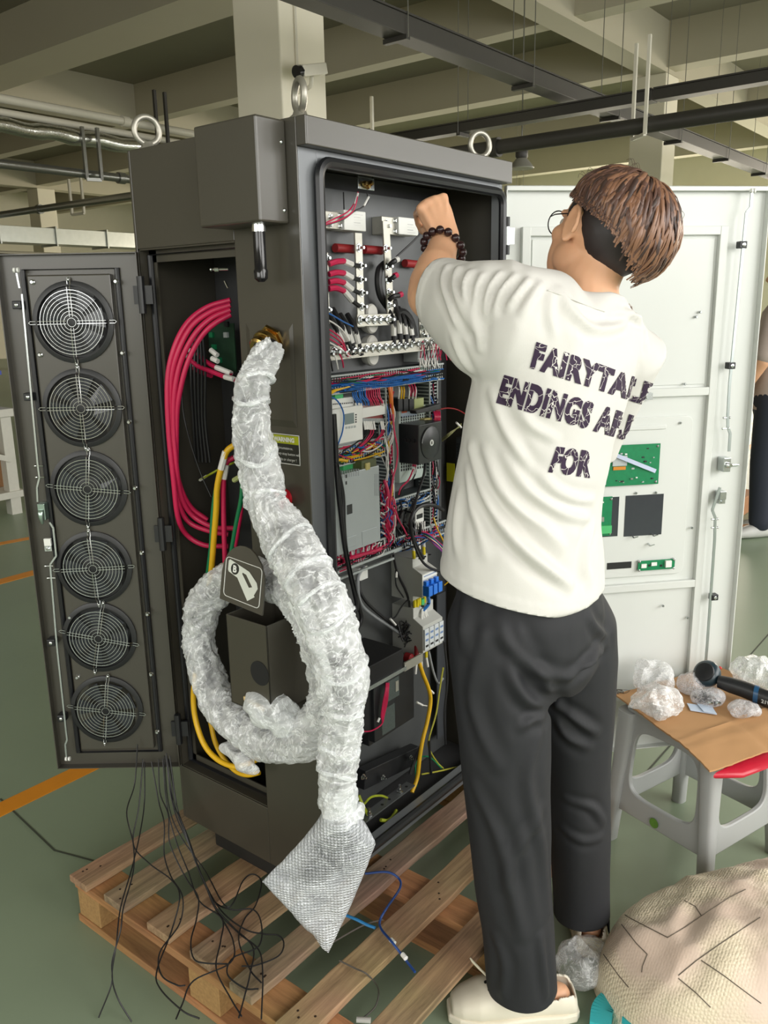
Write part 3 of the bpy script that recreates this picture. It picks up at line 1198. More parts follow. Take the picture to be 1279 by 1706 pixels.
# clasp at the right of the shirt
c = WD(1076, 660, .0)
m = MB()
m.obox(c - WN * .003, WU * .016, WN * .010, UP * .009)
m.cyl(c + WN * .006, c + WN * .014, .006, 12)
m.bar(c + WN * .008 - WU * .016, c + WN * .010 - WU * .034 - UP * .006, .006, .004)
wpart(m, 'door_clasp', M_zinc)
# lock rods
r1 = [WD(1252, 320, .012), WD(1250, 346, .012), WD(1243, 354, .012), WD(1215, 640, .012), WD(1212, 690, .012), WD(1212, 712, .012), WD(1216, 722, .012), WD(1214, 752, .012)]
r2 = [WD(1199, 812, .012), WD(1186, 850, .012), WD(1191, 862, .012), WD(1190, 900, .012), WD(1178, 1070, .012), WD(1172, 1140, .012)]
for pth in (r1, r2):
    m = MB()
    for a, b in zip(pth, pth[1:]):
        m.bar(a, b, .007, .004, up=WN)
    wpart(m, 'lock_rod', mat('dull_zinc_rod', 'aab2b0', .35, metal=.8))
for (px, py) in ((1235, 408), (1216, 609), (1188, 994)):
    c = WD(px, py, .006)
    m = MB()
    m.obox(c, WU * .0105, WN * .010, UP * .009)
    wpart(m, 'rod_guide', M_blk, bevel=.002)
    m = MB()
    m.lathe(c + WN * .010, WN, [(.005, 0), (.005, .002), (.002, .003)], 12)
    wpart(m, 'guide_screw', M_chrome, smooth=30)
for (px, py) in ((1210, 696), (1208, 714), (1190, 865), (1190, 879)):
    c = WD(px, py, .012)
    m = MB()
    m.cyl(c - WU * .010, c + WU * .010, .002, 8)
    m.sphere(c + WU * .009, .0036, 8, 6)
    m.sphere(c - WU * .009, .003, 8, 6)
    wpart(m, 'rod_pin', M_chrome, smooth=True)
c = WD(1206, 773, .0)
m = MB()
m.obox(c, WU * .011, WN * .016, UP * .020)
wpart(m, 'latch_body', M_zinc, bevel=.002)
m = MB()
m.loft([(c + WN * .016, WU * .008, UP * .008), (c + WN * .024, WU * .008, UP * .007), (c + WN * .027 + WU * .004, WU * .006, UP * .005)], 12)
m.loft([(c + WN * .022 + WU * .002, UP * .005, WN * .003), (c + WN * .024 + WU * .020, UP * .0045, WN * .003), (c + WN * .024 + WU * .030, UP * .002, WN * .001)], 10)
wpart(m, 'latch_lever', M_chrome, smooth=30)
c = WD(1200, 826, .0)
m = MB()
m.obox(c + UP * .003, WU * .0095, WN * .014, UP * .012)
wpart(m, 'striker_plate', M_zinc, bevel=.001)
m = MB()
m.obox(c - UP * .015, WU * .0095, WN * .010, UP * .006)
m.lathe(c - UP * .014 + WN * .010, WN, [(.004, 0), (.004, .003)], 8)
wpart(m, 'striker_bracket', M_zinc)
c = WD(1254, 318, .012)
m = MB()
for k in (-1, 1):
    m.cyl(c + WU * (k * .004 - .002), c + WU * (k * .004 + .002), .006, 14)
wpart(m, 'rod_roller', M_wh, smooth=30)
# hinges of the white door
for z in (1.66, .98, .33):
    m = MB()
    for dz in (-.03, .0, .03):
        pass
    m.cyl((.733, -.012, z - .045), (.733, -.012, z - .022), .007, 12)
    m.cyl((.733, -.012, z + .022), (.733, -.012, z + .045), .007, 12)
    hb = cp(m, 'hinge', M_blk, smooth=30)
    m = MB()
    m.cyl((.733, -.012, z - .022), (.733, -.012, z + .022), .0065, 12)
    wbox(m, .0, .022, -.001, .003, z - .02, z + .02)
    cp(m, 'hinge_leaf', M_zinc, parent=hb, smooth=30)
# ================================================================ inside the cabinet
PY = .135                        # front of the mounting plate
cp(MB().box(.03, .655, PY, PY + .003, .90, 1.742), 'mounting_plate', M_plate)
cp(MB().box(.03, .700, PY + .02, PY + .023, .215, .90), 'lower_mounting_plate', mat('dark_mount_plate', '4a4c4c', .4, var=.05))
cp(MB().box(.034, CW - .004, .166, .169, .215, 1.78), 'inner_bulkhead', M_cabin)
cp(MB().box(.22, .223, .17, CD - .004, .215, 1.78), 'inner_partition', M_cabin)


def fbx(px0, py0, px1, py1, yf, yb=PY, z=None):
    """box whose front face (at depth yf) spans the two sighted corners, reaching back to yb"""
    a, b = F(px0, py0, yf), F(px1, py1, yf)
    return min(a.x, b.x), max(a.x, b.x), yf, yb, min(a.z, b.z), max(a.z, b.z)


def dev(name, px0, py0, px1, py1, yf, m, yb=PY, parent=None, bevel=.0012, label=None):
    return cp(MB().box(*fbx(px0, py0, px1, py1, yf, yb)), name, m, parent=parent, bevel=bevel, label=label)


def bolt_at(p, r=.0052, parent=None, m=M_chrome, l=.012):
    k = MB()
    k.lathe(Vector(p), (0, -1, 0), [(r * 1.5, 0), (r * 1.5, .0015), (r, .0016), (r, .006), (r * .55, .0062), (r * .55, l)], 6)
    return cp(k, 'bolt', m, parent=parent, smooth=30)


def wire(pts, r, m, parent=None, name='wire', n=6, k=6, label=None, cat=None, group=None):
    mb = MB()
    mb.tube(smooth_path(pts, k), r, n)
    return mb.build(name, m, parent if parent is not None else CB, smooth=True, label=label, cat=cat, group=group)


# ---- top: sensor bracket hanging from the roof
sb = dev('sensor_bracket', 596, 293, 624, 318, .085, M_zinc, .088, label='small zinc bracket with brass sensor')
for k in range(3):
    c = F(606 + k * 5, 306 + (k % 2) * 5, .082)
    cp(MB().lathe(c, (0, -1, 0), [(.006, 0), (.006, .004), (.004, .008)], 8), 'brass_nut', M_brass, parent=sb, smooth=30)
cp(MB().bar(F(597, 293, .086), F(597, 280, .086), .004, .003), 'bracket_tab', M_zinc, parent=sb)
cp(MB().bar(F(621, 299, .086), F(621, 284, .086), .004, .003), 'bracket_tab', M_zinc, parent=sb)
wire([F(596, 320, .08), F(592, 335, .08), F(580, 352, .085), F(560, 363, .09), F(535, 375, .09)], .0016, M_red)
wire([F(596, 320, .08), F(593, 338, .075), F(585, 355, .08), F(562, 368, .088), F(533, 377, .09)], .0016, M_red)
wire([F(611, 320, .08), F(613, 335, .08), F(604, 345, .078), F(590, 352, .08), F(570, 366, .088), F(533, 378, .09)], .0016, M_bkw)
wire([F(596, 322, .079), F(591, 340, .077)], .0024, M_whw, name='wire_sleeve')
wire([F(614, 328, .078), F(606, 343, .076)], .0024, M_whw, name='wire_sleeve')
wire([F(572, 320, .1), F(573, 350, .11)], .0014, M_bkw)

# ---- two fuse or shunt units with white labels
for (a, b, l0, l1, nm) in (((541, 351), (574, 383), (573, 349), (610, 386), 1), ((636, 360), (664, 392), (664, 361), (697, 393), 2)):
    u = dev('shunt_unit', a[0], a[1], b[0], b[1], .105, M_tin, label='shunt unit with white printed label' if nm == 1 else None)
    dev('unit_cover', l0[0], l0[1], l1[0], l1[1], .095, M_wh, parent=u, bevel=.002)
    lx = (l0[0] * .55 + l1[0] * .45, l0[0] * .15 + l1[0] * .85)
    for r_ in range(5):
        py = l0[1] + 8 + r_ * 4.5
        k = fbx(lx[0], py, lx[1] - (r_ % 2) * 4, py + 1.4, .0946, .095)
        cp(MB().box(*k), 'label_print', mat('print_grey', '70757a', .6), parent=u)
    for (ox, oy) in ((.25, .3), (.25, .75), (.75, .25), (.75, .8)):
        bolt_at(F(a[0] + (b[0] - a[0]) * ox, a[1] + (b[1] - a[1]) * oy, .105), .0038, u, l=.006)
bolt_at(F(644, 377, .103), .007, None)
dev('terminal_pad', 533, 354, 541, 371, .105, M_tin)

# ---- red standoff insulators on a rod
for (a, b) in (((558, 407), (588, 421)), ((606, 409), (635, 424)), ((674, 432), (694, 447))):
    p, q = F(a[0], (a[1] + b[1]) / 2 - 1, .12), F(b[0], (a[1] + b[1]) / 2 + 1, .12)
    cp(MB().cyl(p, q, .0095, 14), 'insulator_rod', M_redi, smooth=True)

# ---- vertical busbars with their bolts
YB = .098


def busbar(pts, w, name='busbar', y=YB, up=(0, 1, 0)):
    mb = MB()
    P = [F(px, py, y) for (px, py) in pts]
    for a, b in zip(P, P[1:]):
        mb.bar(a, b, w, .004, up=up)
    return cp(mb, name, M_tin, bevel=.0006)


b1 = busbar([(596, 388), (601, 545)], .024)
b2 = busbar([(642, 368), (651, 540)], .024)
b3 = busbar([(594, 534), (657, 532)], .026, y=YB - .006)
for i, (px, py) in enumerate(((597, 413), (600, 443), (600, 466), (602, 488), (602, 511))):
    bolt_at(F(px, py, YB - .002), .0062, b1, l=.016)
for i, (px, py) in enumerate(((642, 414), (645, 444), (645, 466), (647, 487), (648, 509))):
    bolt_at(F(px, py, YB - .002), .0062, b2, l=.016)
for px in (600, 614, 624, 634, 647):
    bolt_at(F(px, 533 - (px - 600) * .02, YB - .009), .0066, b3, l=.018)
# white round standoffs behind
for (px, py) in ((621, 521), (622, 541), (622, 573), (623, 595)):
    c = F(px, py, .11)
    cp(MB().lathe(c, (0, 1, 0), [(.017, 0), (.020, .004), (.020, .012), (.016, .025)], 24), 'standoff_insulator', mat('ivory_insulator', 'd9d8d0', .35), smooth=30)
# left contactor stack
dev('contactor_block', 538, 420, 548, 455, .10, M_tin)
dev('contactor_block', 538, 455, 549, 486, .095, M_blk)
dev('contactor_block', 538, 487, 550, 540, .10, M_tin)
bolt_at(F(543, 430, .1), .006)
bolt_at(F(545, 516, .1), .006)
# red cables from the left stack to the first busbar, with white sleeves
for i, (y0, y1) in enumerate(((440, 443), (457, 466), (470, 488), (481, 510))):
    p = [F(548, y0, .09), F(560, y0 - 4 + i, .085), F(573, y0 - 5 + i * 3, .085), F(586, (y0 + y1) / 2 - 1 + i * 2, .088), F(598, y1, .092)]
    w_ = wire(p[:3], .0062, M_red, name='power_cable', n=8)
    wire([p[2], p[3]], .0066, M_whw, name='cable_sleeve', n=8)
    wire([p[3], p[4]], .005, M_bkw, name='cable_lug', n=8)
for (px, py, q) in ((660, 434, M_bkw), (658, 460, M_red), (666, 492, M_red)):
    wire([F(648, py + 8, .09), F(655, py + 2, .08), F(px, py, .08)], .0058, M_bkw, name='power_cable', n=8)
    wire([F(px - 2, py, .08), F(px + 3, py - 2, .079)], .0066, M_whw if q is M_bkw else q, name='cable_sleeve', n=8)
wire([F(715, 372, .06), F(690, 400, .08), F(660, 428, .1)], .0022, M_bkw)
# black loop behind the second busbar
wire([F(640, 440, .115), F(632, 450, .112), F(630, 470, .11), F(634, 492, .11), F(645, 510, .112)], .009, M_bkw, name='power_cable', n=8)

# ---- black cables with white sleeves going to the lower busbar
for i, (x0, y0, x1, y1) in enumerate(((556, 540, 580, 592), (566, 536, 588, 590), (578, 545, 592, 590), (590, 545, 602, 592), (655, 535, 656, 578), (664, 528, 667, 576), (673, 534, 677, 574), (683, 540, 688, 572))):
    a, b = F(x0, y0, .085), F(x1, y1, .08)
    top = F(x0 - (12 if i < 4 else 10), y0 - 22, .105)
    wire([top, a, a.lerp(b, .4), b], .0058, M_bkw, name='power_cable', n=8)
    wire([a.lerp(b, .12), a.lerp(b, .58)], .0066, M_whw, name='cable_sleeve', n=8)
wire([F(655, 500, .1), F(660, 520, .1), F(672, 520, .095), F(684, 535, .09), F(690, 560, .09)], .009, M_bkw, name='power_cable', n=8)
# lower busbar, folded lip, a long row of bolts
b4 = busbar([(541, 590), (730, 570)], .03, y=.082)
cp(MB().bar(F(541, 600, .082), F(732, 580, .082), .012, .003), 'busbar_lip', M_tin)
for i in range(17):
    t = (i + .4) / 17
    px, py = 541 + t * 185, 589 - t * 19
    bolt_at(F(px, py + rng.uniform(-1.5, 1.5), .079), rng.uniform(.0052, .0072), b4, l=.018)
for (px, py) in ((700, 500), (703, 540), (706, 562)):
    pass
b5 = busbar([(699, 478), (704, 575)], .022, y=.09)
for py in (500, 532, 545, 560):
    bolt_at(F(700 + (py - 480) * .05, py, .087), .0062, b5, l=.016)
b6 = busbar([(708, 520), (711, 575)], .014, y=.085)
# thin sensor wires left of the lower busbar
for i in range(6):
    c_ = [M_red, M_red, M_whw, M_red, M_whw, M_blu][i]
    y0 = [545, 552, 530, 560, 566, 518][i]
    wire([F(539, y0, .07), F(555, y0 + 8, .065), F(570, y0 + 22 - i, .065), F(578 + i * 2, y0 + 46 - i * 4, .07)], .0018, c_)
for i in range(3):
    wire([F(545 + i * 10, 588, .07), F(550 + i * 10, 600, .06), F(554 + i * 9, 618 - i * 3, .07)], .0018, [M_bkw, M_whw, M_red][i])
# tangle by the sleeve: small wires with ferrules
tb = dev('terminal_block', 696, 585, 728, 600, .09, M_gy)
for i in range(8):
    x = 698 + i * 4.2
    wire([F(x, 598, .085), F(x + rng.uniform(-2, 2), 606, .08), F(x + rng.uniform(-3, 5), 612, .085)], .0022, M_whw, parent=tb, name='wire_sleeve')
for i in range(9):
    x = 700 + i * 4
    wire([F(x, 596, .086), F(x + 4 + i, 575 + rng.uniform(-8, 5), .07), F(x + 8 + i * 1.2, 600, .07)], .0013, rng.choice([M_red, M_bkw, M_whw, M_red]))

# ---------------------------------------------------------------- slotted wiring ducts
M_duct = mat('grey_wiring_duct', '3d4446', .5, var=.08)
M_ductr = mat('pale_duct_rim', 'a9b0ae', .5, var=.05)


def duct_h(x0, y0, x1, y1, h, y=.085, teeth=True):
    """horizontal slotted duct: top rim through two sighted points, h high"""
    a, b = F(x0, y0, y), F(x1, y1, y)
    L = b.x - a.x
    mb = MB()
    mb.box(a.x, b.x, PY - .003, PY, a.z - h, a.z)
    mb.box(a.x, b.x, y, PY, a.z - .003, a.z)
    mb.box(a.x, b.x, y, PY, a.z - h, a.z - h + .003)
    d_ = cp(mb, 'wiring_duct', M_duct)
    for z in (a.z - .003, a.z - h - .001):
        cp(MB().box(a.x, b.x, y - .002, y + .002, z, z + .004), 'duct_rim', M_ductr, parent=d_)
    n = int(L / .0085)
    mb = MB()
    for i in range(n):
        x = a.x + L * (i + .5) / n
        mb.box(x - .0013, x + .0013, y, y + .0015, a.z - h, a.z - h * .62)
        mb.box(x - .0013, x + .0013, y, y + .0015, a.z - h * .34, a.z)
    if teeth:
        o = cp(mb, 'duct_teeth', M_ductr, parent=d_)
        o['kind'] = 'stuff'
    return a.x, b.x, a.z - h, a.z


def duct_v(x0, y0, x1, y1, w, y=.085):
    a, b = F(x0, y0, y), F(x1, y1, y)
    xm = (a.x + b.x) / 2
    mb = MB()
    mb.box(xm, xm + w, PY - .003, PY, b.z, a.z)
    mb.box(xm, xm + .002, y, PY, b.z, a.z)
    mb.box(xm + w - .002, xm + w, y, PY, b.z, a.z)
    d_ = cp(mb, 'wiring_duct', M_duct)
    for x in (xm - .001, xm + w - .002):
        cp(MB().box(x, x + .003, y - .002, y + .001, b.z, a.z), 'duct_rim', M_ductr, parent=d_)
    n = int((a.z - b.z) / .0085)
    mb = MB()
    for i in range(n):
        z = b.z + (a.z - b.z) * (i + .5) / n
        mb.box(xm, xm + w * .38, y, y + .0015, z - .0013, z + .0013)
        mb.box(xm + w * .62, xm + w, y, y + .0015, z - .0013, z + .0013)
        mb.box(xm - .0008, xm, y, y + .035, z - .0013, z + .0013)
    o = cp(mb, 'duct_teeth', M_ductr, parent=d_)
    o['kind'] = 'stuff'
    return xm, xm + w, b.z, a.z


def bundle(x0, x1, z0, z1, n, mats, y=.088, axis='x', r=.0015, wob=.006, name='wire_bundle', seed=1):
    rg = random.Random(seed)
    by = {}
    for i in range(n):
        m_ = rg.choice(mats)
        mb = by.setdefault(m_.name, (m_, MB()))[1]
        if axis == 'x':
            s0 = x0 + rg.random() * .25 * (x1 - x0)
            s1 = x1 - rg.random() * .25 * (x1 - x0)
            c = rg.uniform(z0, z1)
            pts = [V(s0 + (s1 - s0) * t, y + rg.uniform(-.012, .02), min(max(c + rg.uniform(-wob, wob), z0), z1)) for t in np.linspace(0, 1, 6)]
        else:
            s0 = z0 + rg.random() * .25 * (z1 - z0)
            s1 = z1 - rg.random() * .25 * (z1 - z0)
            c = rg.uniform(x0, x1)
            pts = [V(min(max(c + rg.uniform(-wob, wob), x0), x1), y + rg.uniform(-.012, .02), s0 + (s1 - s0) * t) for t in np.linspace(0, 1, 8)]
        mb.tube(smooth_path(pts, 4), r * rg.uniform(.8, 1.3), 5)
    for m_, mb in by.values():
        o = cp(mb, name, m_, smooth=True)
        o['kind'] = 'stuff'


d1 = duct_h(538, 628, 738, 603, .040)
bundle(d1[0], d1[1], d1[2] + .002, d1[2] + .020, 46, [M_blu, M_blu, M_blu, M_bkw], seed=1)
bundle(d1[0], d1[1], d1[2] + .018, d1[3] - .004, 22, [M_red, M_red, M_bkw, M_whw, M_grn, M_blu], seed=2)
d2 = duct_h(545, 748, 646, 727, .044)
bundle(d2[0], d2[1], d2[2] + .002, d2[3] - .003, 44, [M_red, M_bkw, M_whw, M_blu, M_yel, M_grn, M_red], seed=3, wob=.012)
d3 = duct_h(545, 930, 652, 902, .040)
bundle(d3[0], d3[1], d3[2] + .002, d3[3] - .003, 40, [M_red, M_red, M_bkw, M_whw, M_bkw], seed=4, wob=.010)
d4 = duct_h(654, 833, 716, 817, .030)
bundle(d4[0], d4[1], d4[2] + .002, d4[3] - .003, 24, [M_blu, M_blu, M_whw, M_bkw], seed=5)
d6 = duct_h(655, 898, 742, 868, .035)
bundle(d6[0], d6[1], d6[2] - .004, d6[3] - .006, 26, [M_red, M_bkw, M_blu, M_red], seed=6, wob=.012)
v1 = duct_v(643, 640, 645, 905, .026)
bundle(v1[0] - .004, v1[1], v1[2], v1[3], 26, [M_red, M_bkw, M_whw, M_blu, M_yel, M_red, M_bkw], axis='z', seed=7, wob=.008)
bundle(v1[0] - .014, v1[1] - .01, v1[2] - .01, v1[2] + .16, 14, [M_red, M_red, M_whw, M_blu], axis='z', seed=8, wob=.014, y=.08)
v2 = duct_v(715, 625, 716, 888, .034)
bundle(v2[0] + .006, v2[1], v2[2], v2[3], 18, [M_bkw, M_red, M_whw, M_blu, M_bkw], axis='z', seed=9, wob=.006)
# lower cover strips of the wiring section
for (a, b, w_) in (((545, 960), (668, 912), .006), ((545, 972), (655, 930), .005)):
    cp(MB().bar(F(a[0], a[1], .08), F(b[0], b[1], .08), .006, w_), 'cover_strip', M_ductr)
# orange wire end
wire([F(648, 645, .08), F(650, 655, .078), F(651, 672, .08)], .004, mat('orange_wire', 'd9701c', .4))
wire([F(652, 645, .078), F(653, 670, .078), F(655, 700, .08)], .003, mat('orange_wire', 'd9701c', .4))
# long red wire looping by the vertical duct
wire([F(654, 690, .075), F(657, 720, .07), F(662, 750, .068), F(660, 775, .07), F(654, 800, .072), F(650, 840, .075), F(652, 880, .078)], .0022, M_red)

# ---------------------------------------------------------------- white controller, terminal row
ctl = dev('controller_module', 545, 684, 605, 732, .075, M_wh, label='white controller module with small grey screen', bevel=.002)
dev('module_terminals', 552, 666, 590, 684, .088, M_wh, parent=ctl)
dev('module_screen', 574, 690, 590, 705, .0742, mat('lcd_grey', '7d8c8c', .25), .0755, parent=ctl, bevel=0)
for i in range(4):
    dev('module_key', 576 + i * 4.6, 711 - i * .6, 579 + i * 4.6, 714 - i * .6, .0738, M_gy, .0755, parent=ctl, bevel=0)
for i in range(4):
    dev('indicator', 592, 690 + i * 4, 594, 692 + i * 4, .0742, M_blk, .0755, parent=ctl, bevel=0)
for i in range(11):
    dev('screw_terminal', 554.5 + i * 3.1, 672.5 - i * .25, 556 + i * 3.1, 674.5 - i * .25, .0872, M_blk, .0885, parent=ctl, bevel=0)
dev('module_foot', 553, 733, 598, 744, .088, M_gy, parent=ctl)
dev('green_plug', 558, 657, 572, 666, .09, mat('green_terminal', '46b06a', .5), parent=ctl)
trm = dev('terminal_row', 603, 680, 642, 690, .085, M_wh, label='row of narrow rail terminals')
dev('terminal_strip', 603, 690, 642, 697, .092, mat('rust_strip', '8d3c38', .5), parent=trm, bevel=0)
for i in range(22):
    x = 603.5 + i * 1.78
    a = fbx(x, 674.5 - i * .12, x + 1.2, 680, .090)
    cp(MB().box(*a), 'rail_terminal', mat('pinkish_terminal', 'b79a94', .5), parent=trm)
    a = fbx(x, 697, x + 1.2, 704, .090)
    cp(MB().box(*a), 'rail_terminal', M_gy, parent=trm)
rg = random.Random(11)
for i in range(14):
    x = 591 + i * 3.4
    c_ = M_blu if i < 7 else M_red
    wire([F(x - 4, 650 - i * .5, .085), F(x - 3 + rg.uniform(-1, 1), 660, .078), F(x + rg.uniform(0, 3), 668, .078), F(x + 3 + rg.uniform(0, 2), 675, .086)], .0017, c_)
for (x, y) in ((592, 672), (597, 671), (601, 672), (634, 664), (637, 667)):
    wire([F(x, y, .08), F(x + 2, y + 9, .083)], .0024, M_whw, name='wire_sleeve')
for i in range(8):
    x = [606, 609, 612, 615, 618, 622, 634, 637][i]
    wire([F(x, 702, .086), F(x + 2.5, 716, .08)], .0024, M_whw, name='wire_sleeve')
for i in range(7):
    x = [612, 616, 620, 624, 634, 637, 609][i]
    wire([F(x + 2, 716, .08), F(x, 724, .075), F(x - 10 - i, 738, .08), F(x - 26 - i * 2, 752, .085)], .0016, M_red if i % 3 else M_bkw)
# yellow and blue stray wires
for i in range(3):
    wire([F(550, 653 + i * 2, .08), F(560, 649 + i, .075), F(575, 646, .075), F(592, 641, .085)], .0018, M_yel)
wire([F(549, 660, .07), F(562, 668, .062), F(572, 688, .06), F(571, 715, .06), F(565, 735, .065), F(558, 752, .075)], .0017, M_blu, label=None)
wire([F(590, 767, .08), F(615, 761, .075), F(640, 752, .082)], .0018, M_yel)
wire([F(553, 770, .08), F(565, 766, .07), F(578, 768, .078)], .0035, M_yel)

# ---------------------------------------------------------------- grey inverter box
gx = fbx(548, 782, 634, 905, .062)
z_lo = F(600, 907, .062).z
inv = cp(MB().box(gx[0], gx[1], .062, PY, F(590, 921, .062).z + .006, F(600, 783, .062).z), 'power_supply_box', mat('brushed_grey_box', 'a9afb2', .35, metal=.3, var=.04, scale=20), bevel=.0015, label='light grey metal box with small dark screen')
dev('box_screen', 578, 842, 587, 855, .0612, M_blk, .063, parent=inv, bevel=0)
for (x, y) in ((577, 793), (577, 804)):
    dev('box_slot', x - 1, y - 2, x + 1, y + 3, .0612, M_blk, .063, parent=inv, bevel=0)
dev('box_notch', 602, 768, 627, 790, .064, mat('olive_board', '4c5230', .5), PY, parent=inv, bevel=0)
dev('notch_coil', 610, 772, 617, 782, .060, mat('pale_gold', 'b8ab6a', .4), .066, parent=inv)
dev('box_embossing', 603, 886, 628, 900, .0612, mat('brushed_grey_box', 'a9afb2', .35), .063, parent=inv, bevel=.0006)
dev('box_embossing', 576, 897, 594, 908, .0612, mat('brushed_grey_box', 'a9afb2', .35), .063, parent=inv, bevel=.0006)
k = MB()
for r_ in range(16):
    for c_ in range(3):
        a = fbx(624 + c_ * 3, 790 + r_ * 2.3, 625.4 + c_ * 3, 791.2 + r_ * 2.3, .0616, .0625)
        k.box(*a)
cp(k, 'vent_holes', mat('vent_dark', '8a9093', .5), parent=inv)['kind'] = 'stuff'
k = MB()
for r_ in range(5):
    for c_ in range(10):
        a = fbx(562 + c_ * 3.8, 786 + r_ * 2.3 - c_ * .5, 563.6 + c_ * 3.8, 787.2 + r_ * 2.3 - c_ * .5, .0616, .0625)
        k.box(*a)
cp(k, 'vent_holes', mat('vent_dark', '8a9093', .5), parent=inv)['kind'] = 'stuff'
dev('green_plug', 572, 772, 592, 780, .09, mat('green_terminal', '46b06a', .5), parent=inv)
# ferrule row below the box
for i in range(16):
    x = 565 + i * 5
    y = 926 - i * 1.5
    wire([F(x, y - 4, .085), F(x + rg.uniform(-2, 3), y + 6, .075)], .0023, rg.choice([M_whw, M_whw, M_gry]), name='wire_sleeve')
for i in range(8):
    wire([F(566 + i * 9, 922 - i * 2.5, .08), F(570 + i * 8, 930 - i * 2, .07), F(590 + i * 7, 930 - i * 3, .075), F(620 + i * 4, 920 - i * 2, .08), F(644, 912, .08)], .0019, M_red)
wire([F(572, 935, .075), F(590, 927, .07), F(612, 921, .07), F(635, 914, .075)], .004, M_red)
for i in range(5):
    wire([F(634, 838 + i * 16, .09), F(641, 842 + i * 16, .08)], .0024, M_whw, name='wire_sleeve')
    wire([F(641, 842 + i * 16, .08), F(645, 860 + i * 12, .08), F(647, 900, .082)], .0018, rg.choice([M_red, M_blu, M_red]))
wire([F(640, 800, .08), F(646, 820, .075), F(645, 850, .078), F(650, 900, .08)], .004, M_red)

# ---------------------------------------------------------------- perforated supply, black siren box
psu = dev('perforated_supply', 664, 682, 712, 792, .095, mat('pale_green_grey', 'b9c6c0', .4, var=.06), label='perforated pale power supply behind the black siren')
k = MB()
for r_ in range(7):
    for c_ in range(11):
        x = 668 + c_ * 3.9
        if r_ < 4:
            a = fbx(x, 766 + r_ * 5.2 - c_ * .6, x + 2.0, 769.4 + r_ * 5.2 - c_ * .6, .0944, .0955)
        else:
            a = fbx(x, 694 + (r_ - 4) * 4.6 - c_ * .5, x + 2.0, 697 + (r_ - 4) * 4.6 - c_ * .5, .0944, .0955)
        k.box(*a)
cp(k, 'perforation', M_dark, parent=psu)['kind'] = 'stuff'
dev('supply_label', 668, 684, 694, 692, .0944, mat('label_pale_blue', 'b4c4d6', .4), .0955, parent=psu, bevel=0)
dev('supply_logo', 669, 684, 678, 687, .0940, mat('logo_orange', 'c9562c', .4), .0955, parent=psu, bevel=0)
a, b = F(697, 708, .035), F(736, 768, .035)
zt_, zb_ = F(716, 705, .035).z, F(716, 770, .035).z
srn = cp(MB().box(a.x, b.x, .035, .095, zb_, zt_), 'siren_box', mat('satin_black', '232527', .3, var=.08), bevel=.002, label='black box with round lid and white sticker')
c = V((a.x + b.x) / 2, .035, (zt_ + zb_) / 2)
R_ = (zt_ - zb_) * .42
cp(MB().lathe(c, (0, -1, 0), [(R_, 0), (R_, .0015), (R_ * .93, .003)], 40), 'siren_lid', mat('satin_black', '232527', .3), parent=srn, smooth=30)
arc = [c + V(-R_ * .97 * cos(t), -.003, R_ * .97 * sin(t)) for t in np.linspace(.1, 1.35, 14)]
cp(MB().tube(arc, .0012, 6), 'lid_bead', mat('pale_edge', '8c9091', .3), parent=srn, smooth=True)  # lighter grey arc along part of the lid's rim
cp(MB().lathe(c + V(.001, -.003, 0), (0, -1, 0), [(.0075, 0), (.0075, .0004)], 24), 'siren_sticker', M_wh, parent=srn)
lettering('sticker_letter', '8', .010, c + V(-.0018, -.0040, -.0035), (1, 0, 0), UP, M_blk, srn, offset=.0004)
for (px, py) in ((676, 728), (675, 742)):
    pass
for k_ in range(3):
    cp(MB().cyl(V(a.x - .0005, .05 + k_ * .012, (zt_ + zb_) / 2 + .01), V(a.x - .004, .05 + k_ * .012, (zt_ + zb_) / 2 + .01), .005, 12), 'side_vent', M_dark, parent=srn, smooth=30)
# black arm reaching in from the right above the siren
arm = MB()
arm.prism([F(692, 684, .045), F(735, 672, .045), F(735, 682, .045), F(694, 690, .045)], (0, .02, 0))
cp(arm, 'cable_sheath_bar', M_blk, bevel=.002)
wire([F(725, 684, .05), F(745, 680, .06), F(765, 684, .06), F(790, 700, .06)], .0017, M_redi)
for i in range(3):
    wire([F(736, 735 - i * 2, .08), F(750, 724 - i * 2, .06), F(768, 706 + i * 2, .06)], .0015, mat('olive_wire', '7a7a50', .5))
wire([F(760, 704, .06), F(768, 712, .06)], .003, M_whw, name='wire_sleeve')
# breakers above supply
for i in range(3):
    dev('mini_breaker', 663 + i * 9.5, 664, 671 + i * 9.5, 684, .085, M_blk, bevel=.001)
dev('relay_socket', 690, 665, 706, 680, .085, mat('pale_lime', 'a9b277', .5), bevel=.001)
for i, (x, m_) in enumerate(((664, M_whw), (668, M_yel), (672, M_yel), (681, M_whw), (687, M_whw), (692, M_whw))):
    wire([F(x, 645, .09), F(x + 1, 652, .08), F(x, 664, .085)], .0022, m_, name='wire_sleeve')
for i in range(3):
    wire([F(680 + i * 5, 640, .085), F(684 + i * 4, 648, .078), F(684 + i * 3, 660, .083)], .0016, M_red)
for i in range(6):
    wire([F(722 + i * 2.0, 685, .08), F(724 + i * 1.8, 695, .07), F(722 + i * 1.8, 706, .078)], .0018, M_red)
dev('orange_terminal', 707, 698, 720, 706, .08, mat('pale_gold', 'b8ab6a', .4))
# white pair with red joints going down from supply
wire([F(690, 776, .085), F(687, 785, .075), F(680, 800, .075), F(668, 812, .078), F(664, 824, .085)], .002, M_red)
wire([F(692, 776, .085), F(692, 788, .075), F(684, 803, .075), F(671, 814, .078), F(666, 826, .085)], .002, M_bkw)
for x in (687, 691):
    wire([F(x + 2, 778, .08), F(x - 1, 789, .074)], .0025, M_whw, name='wire_sleeve')
cp(MB().sphere(F(690, 775, .085), .006, 10, 8), 'red_plug', M_red, smooth=True)
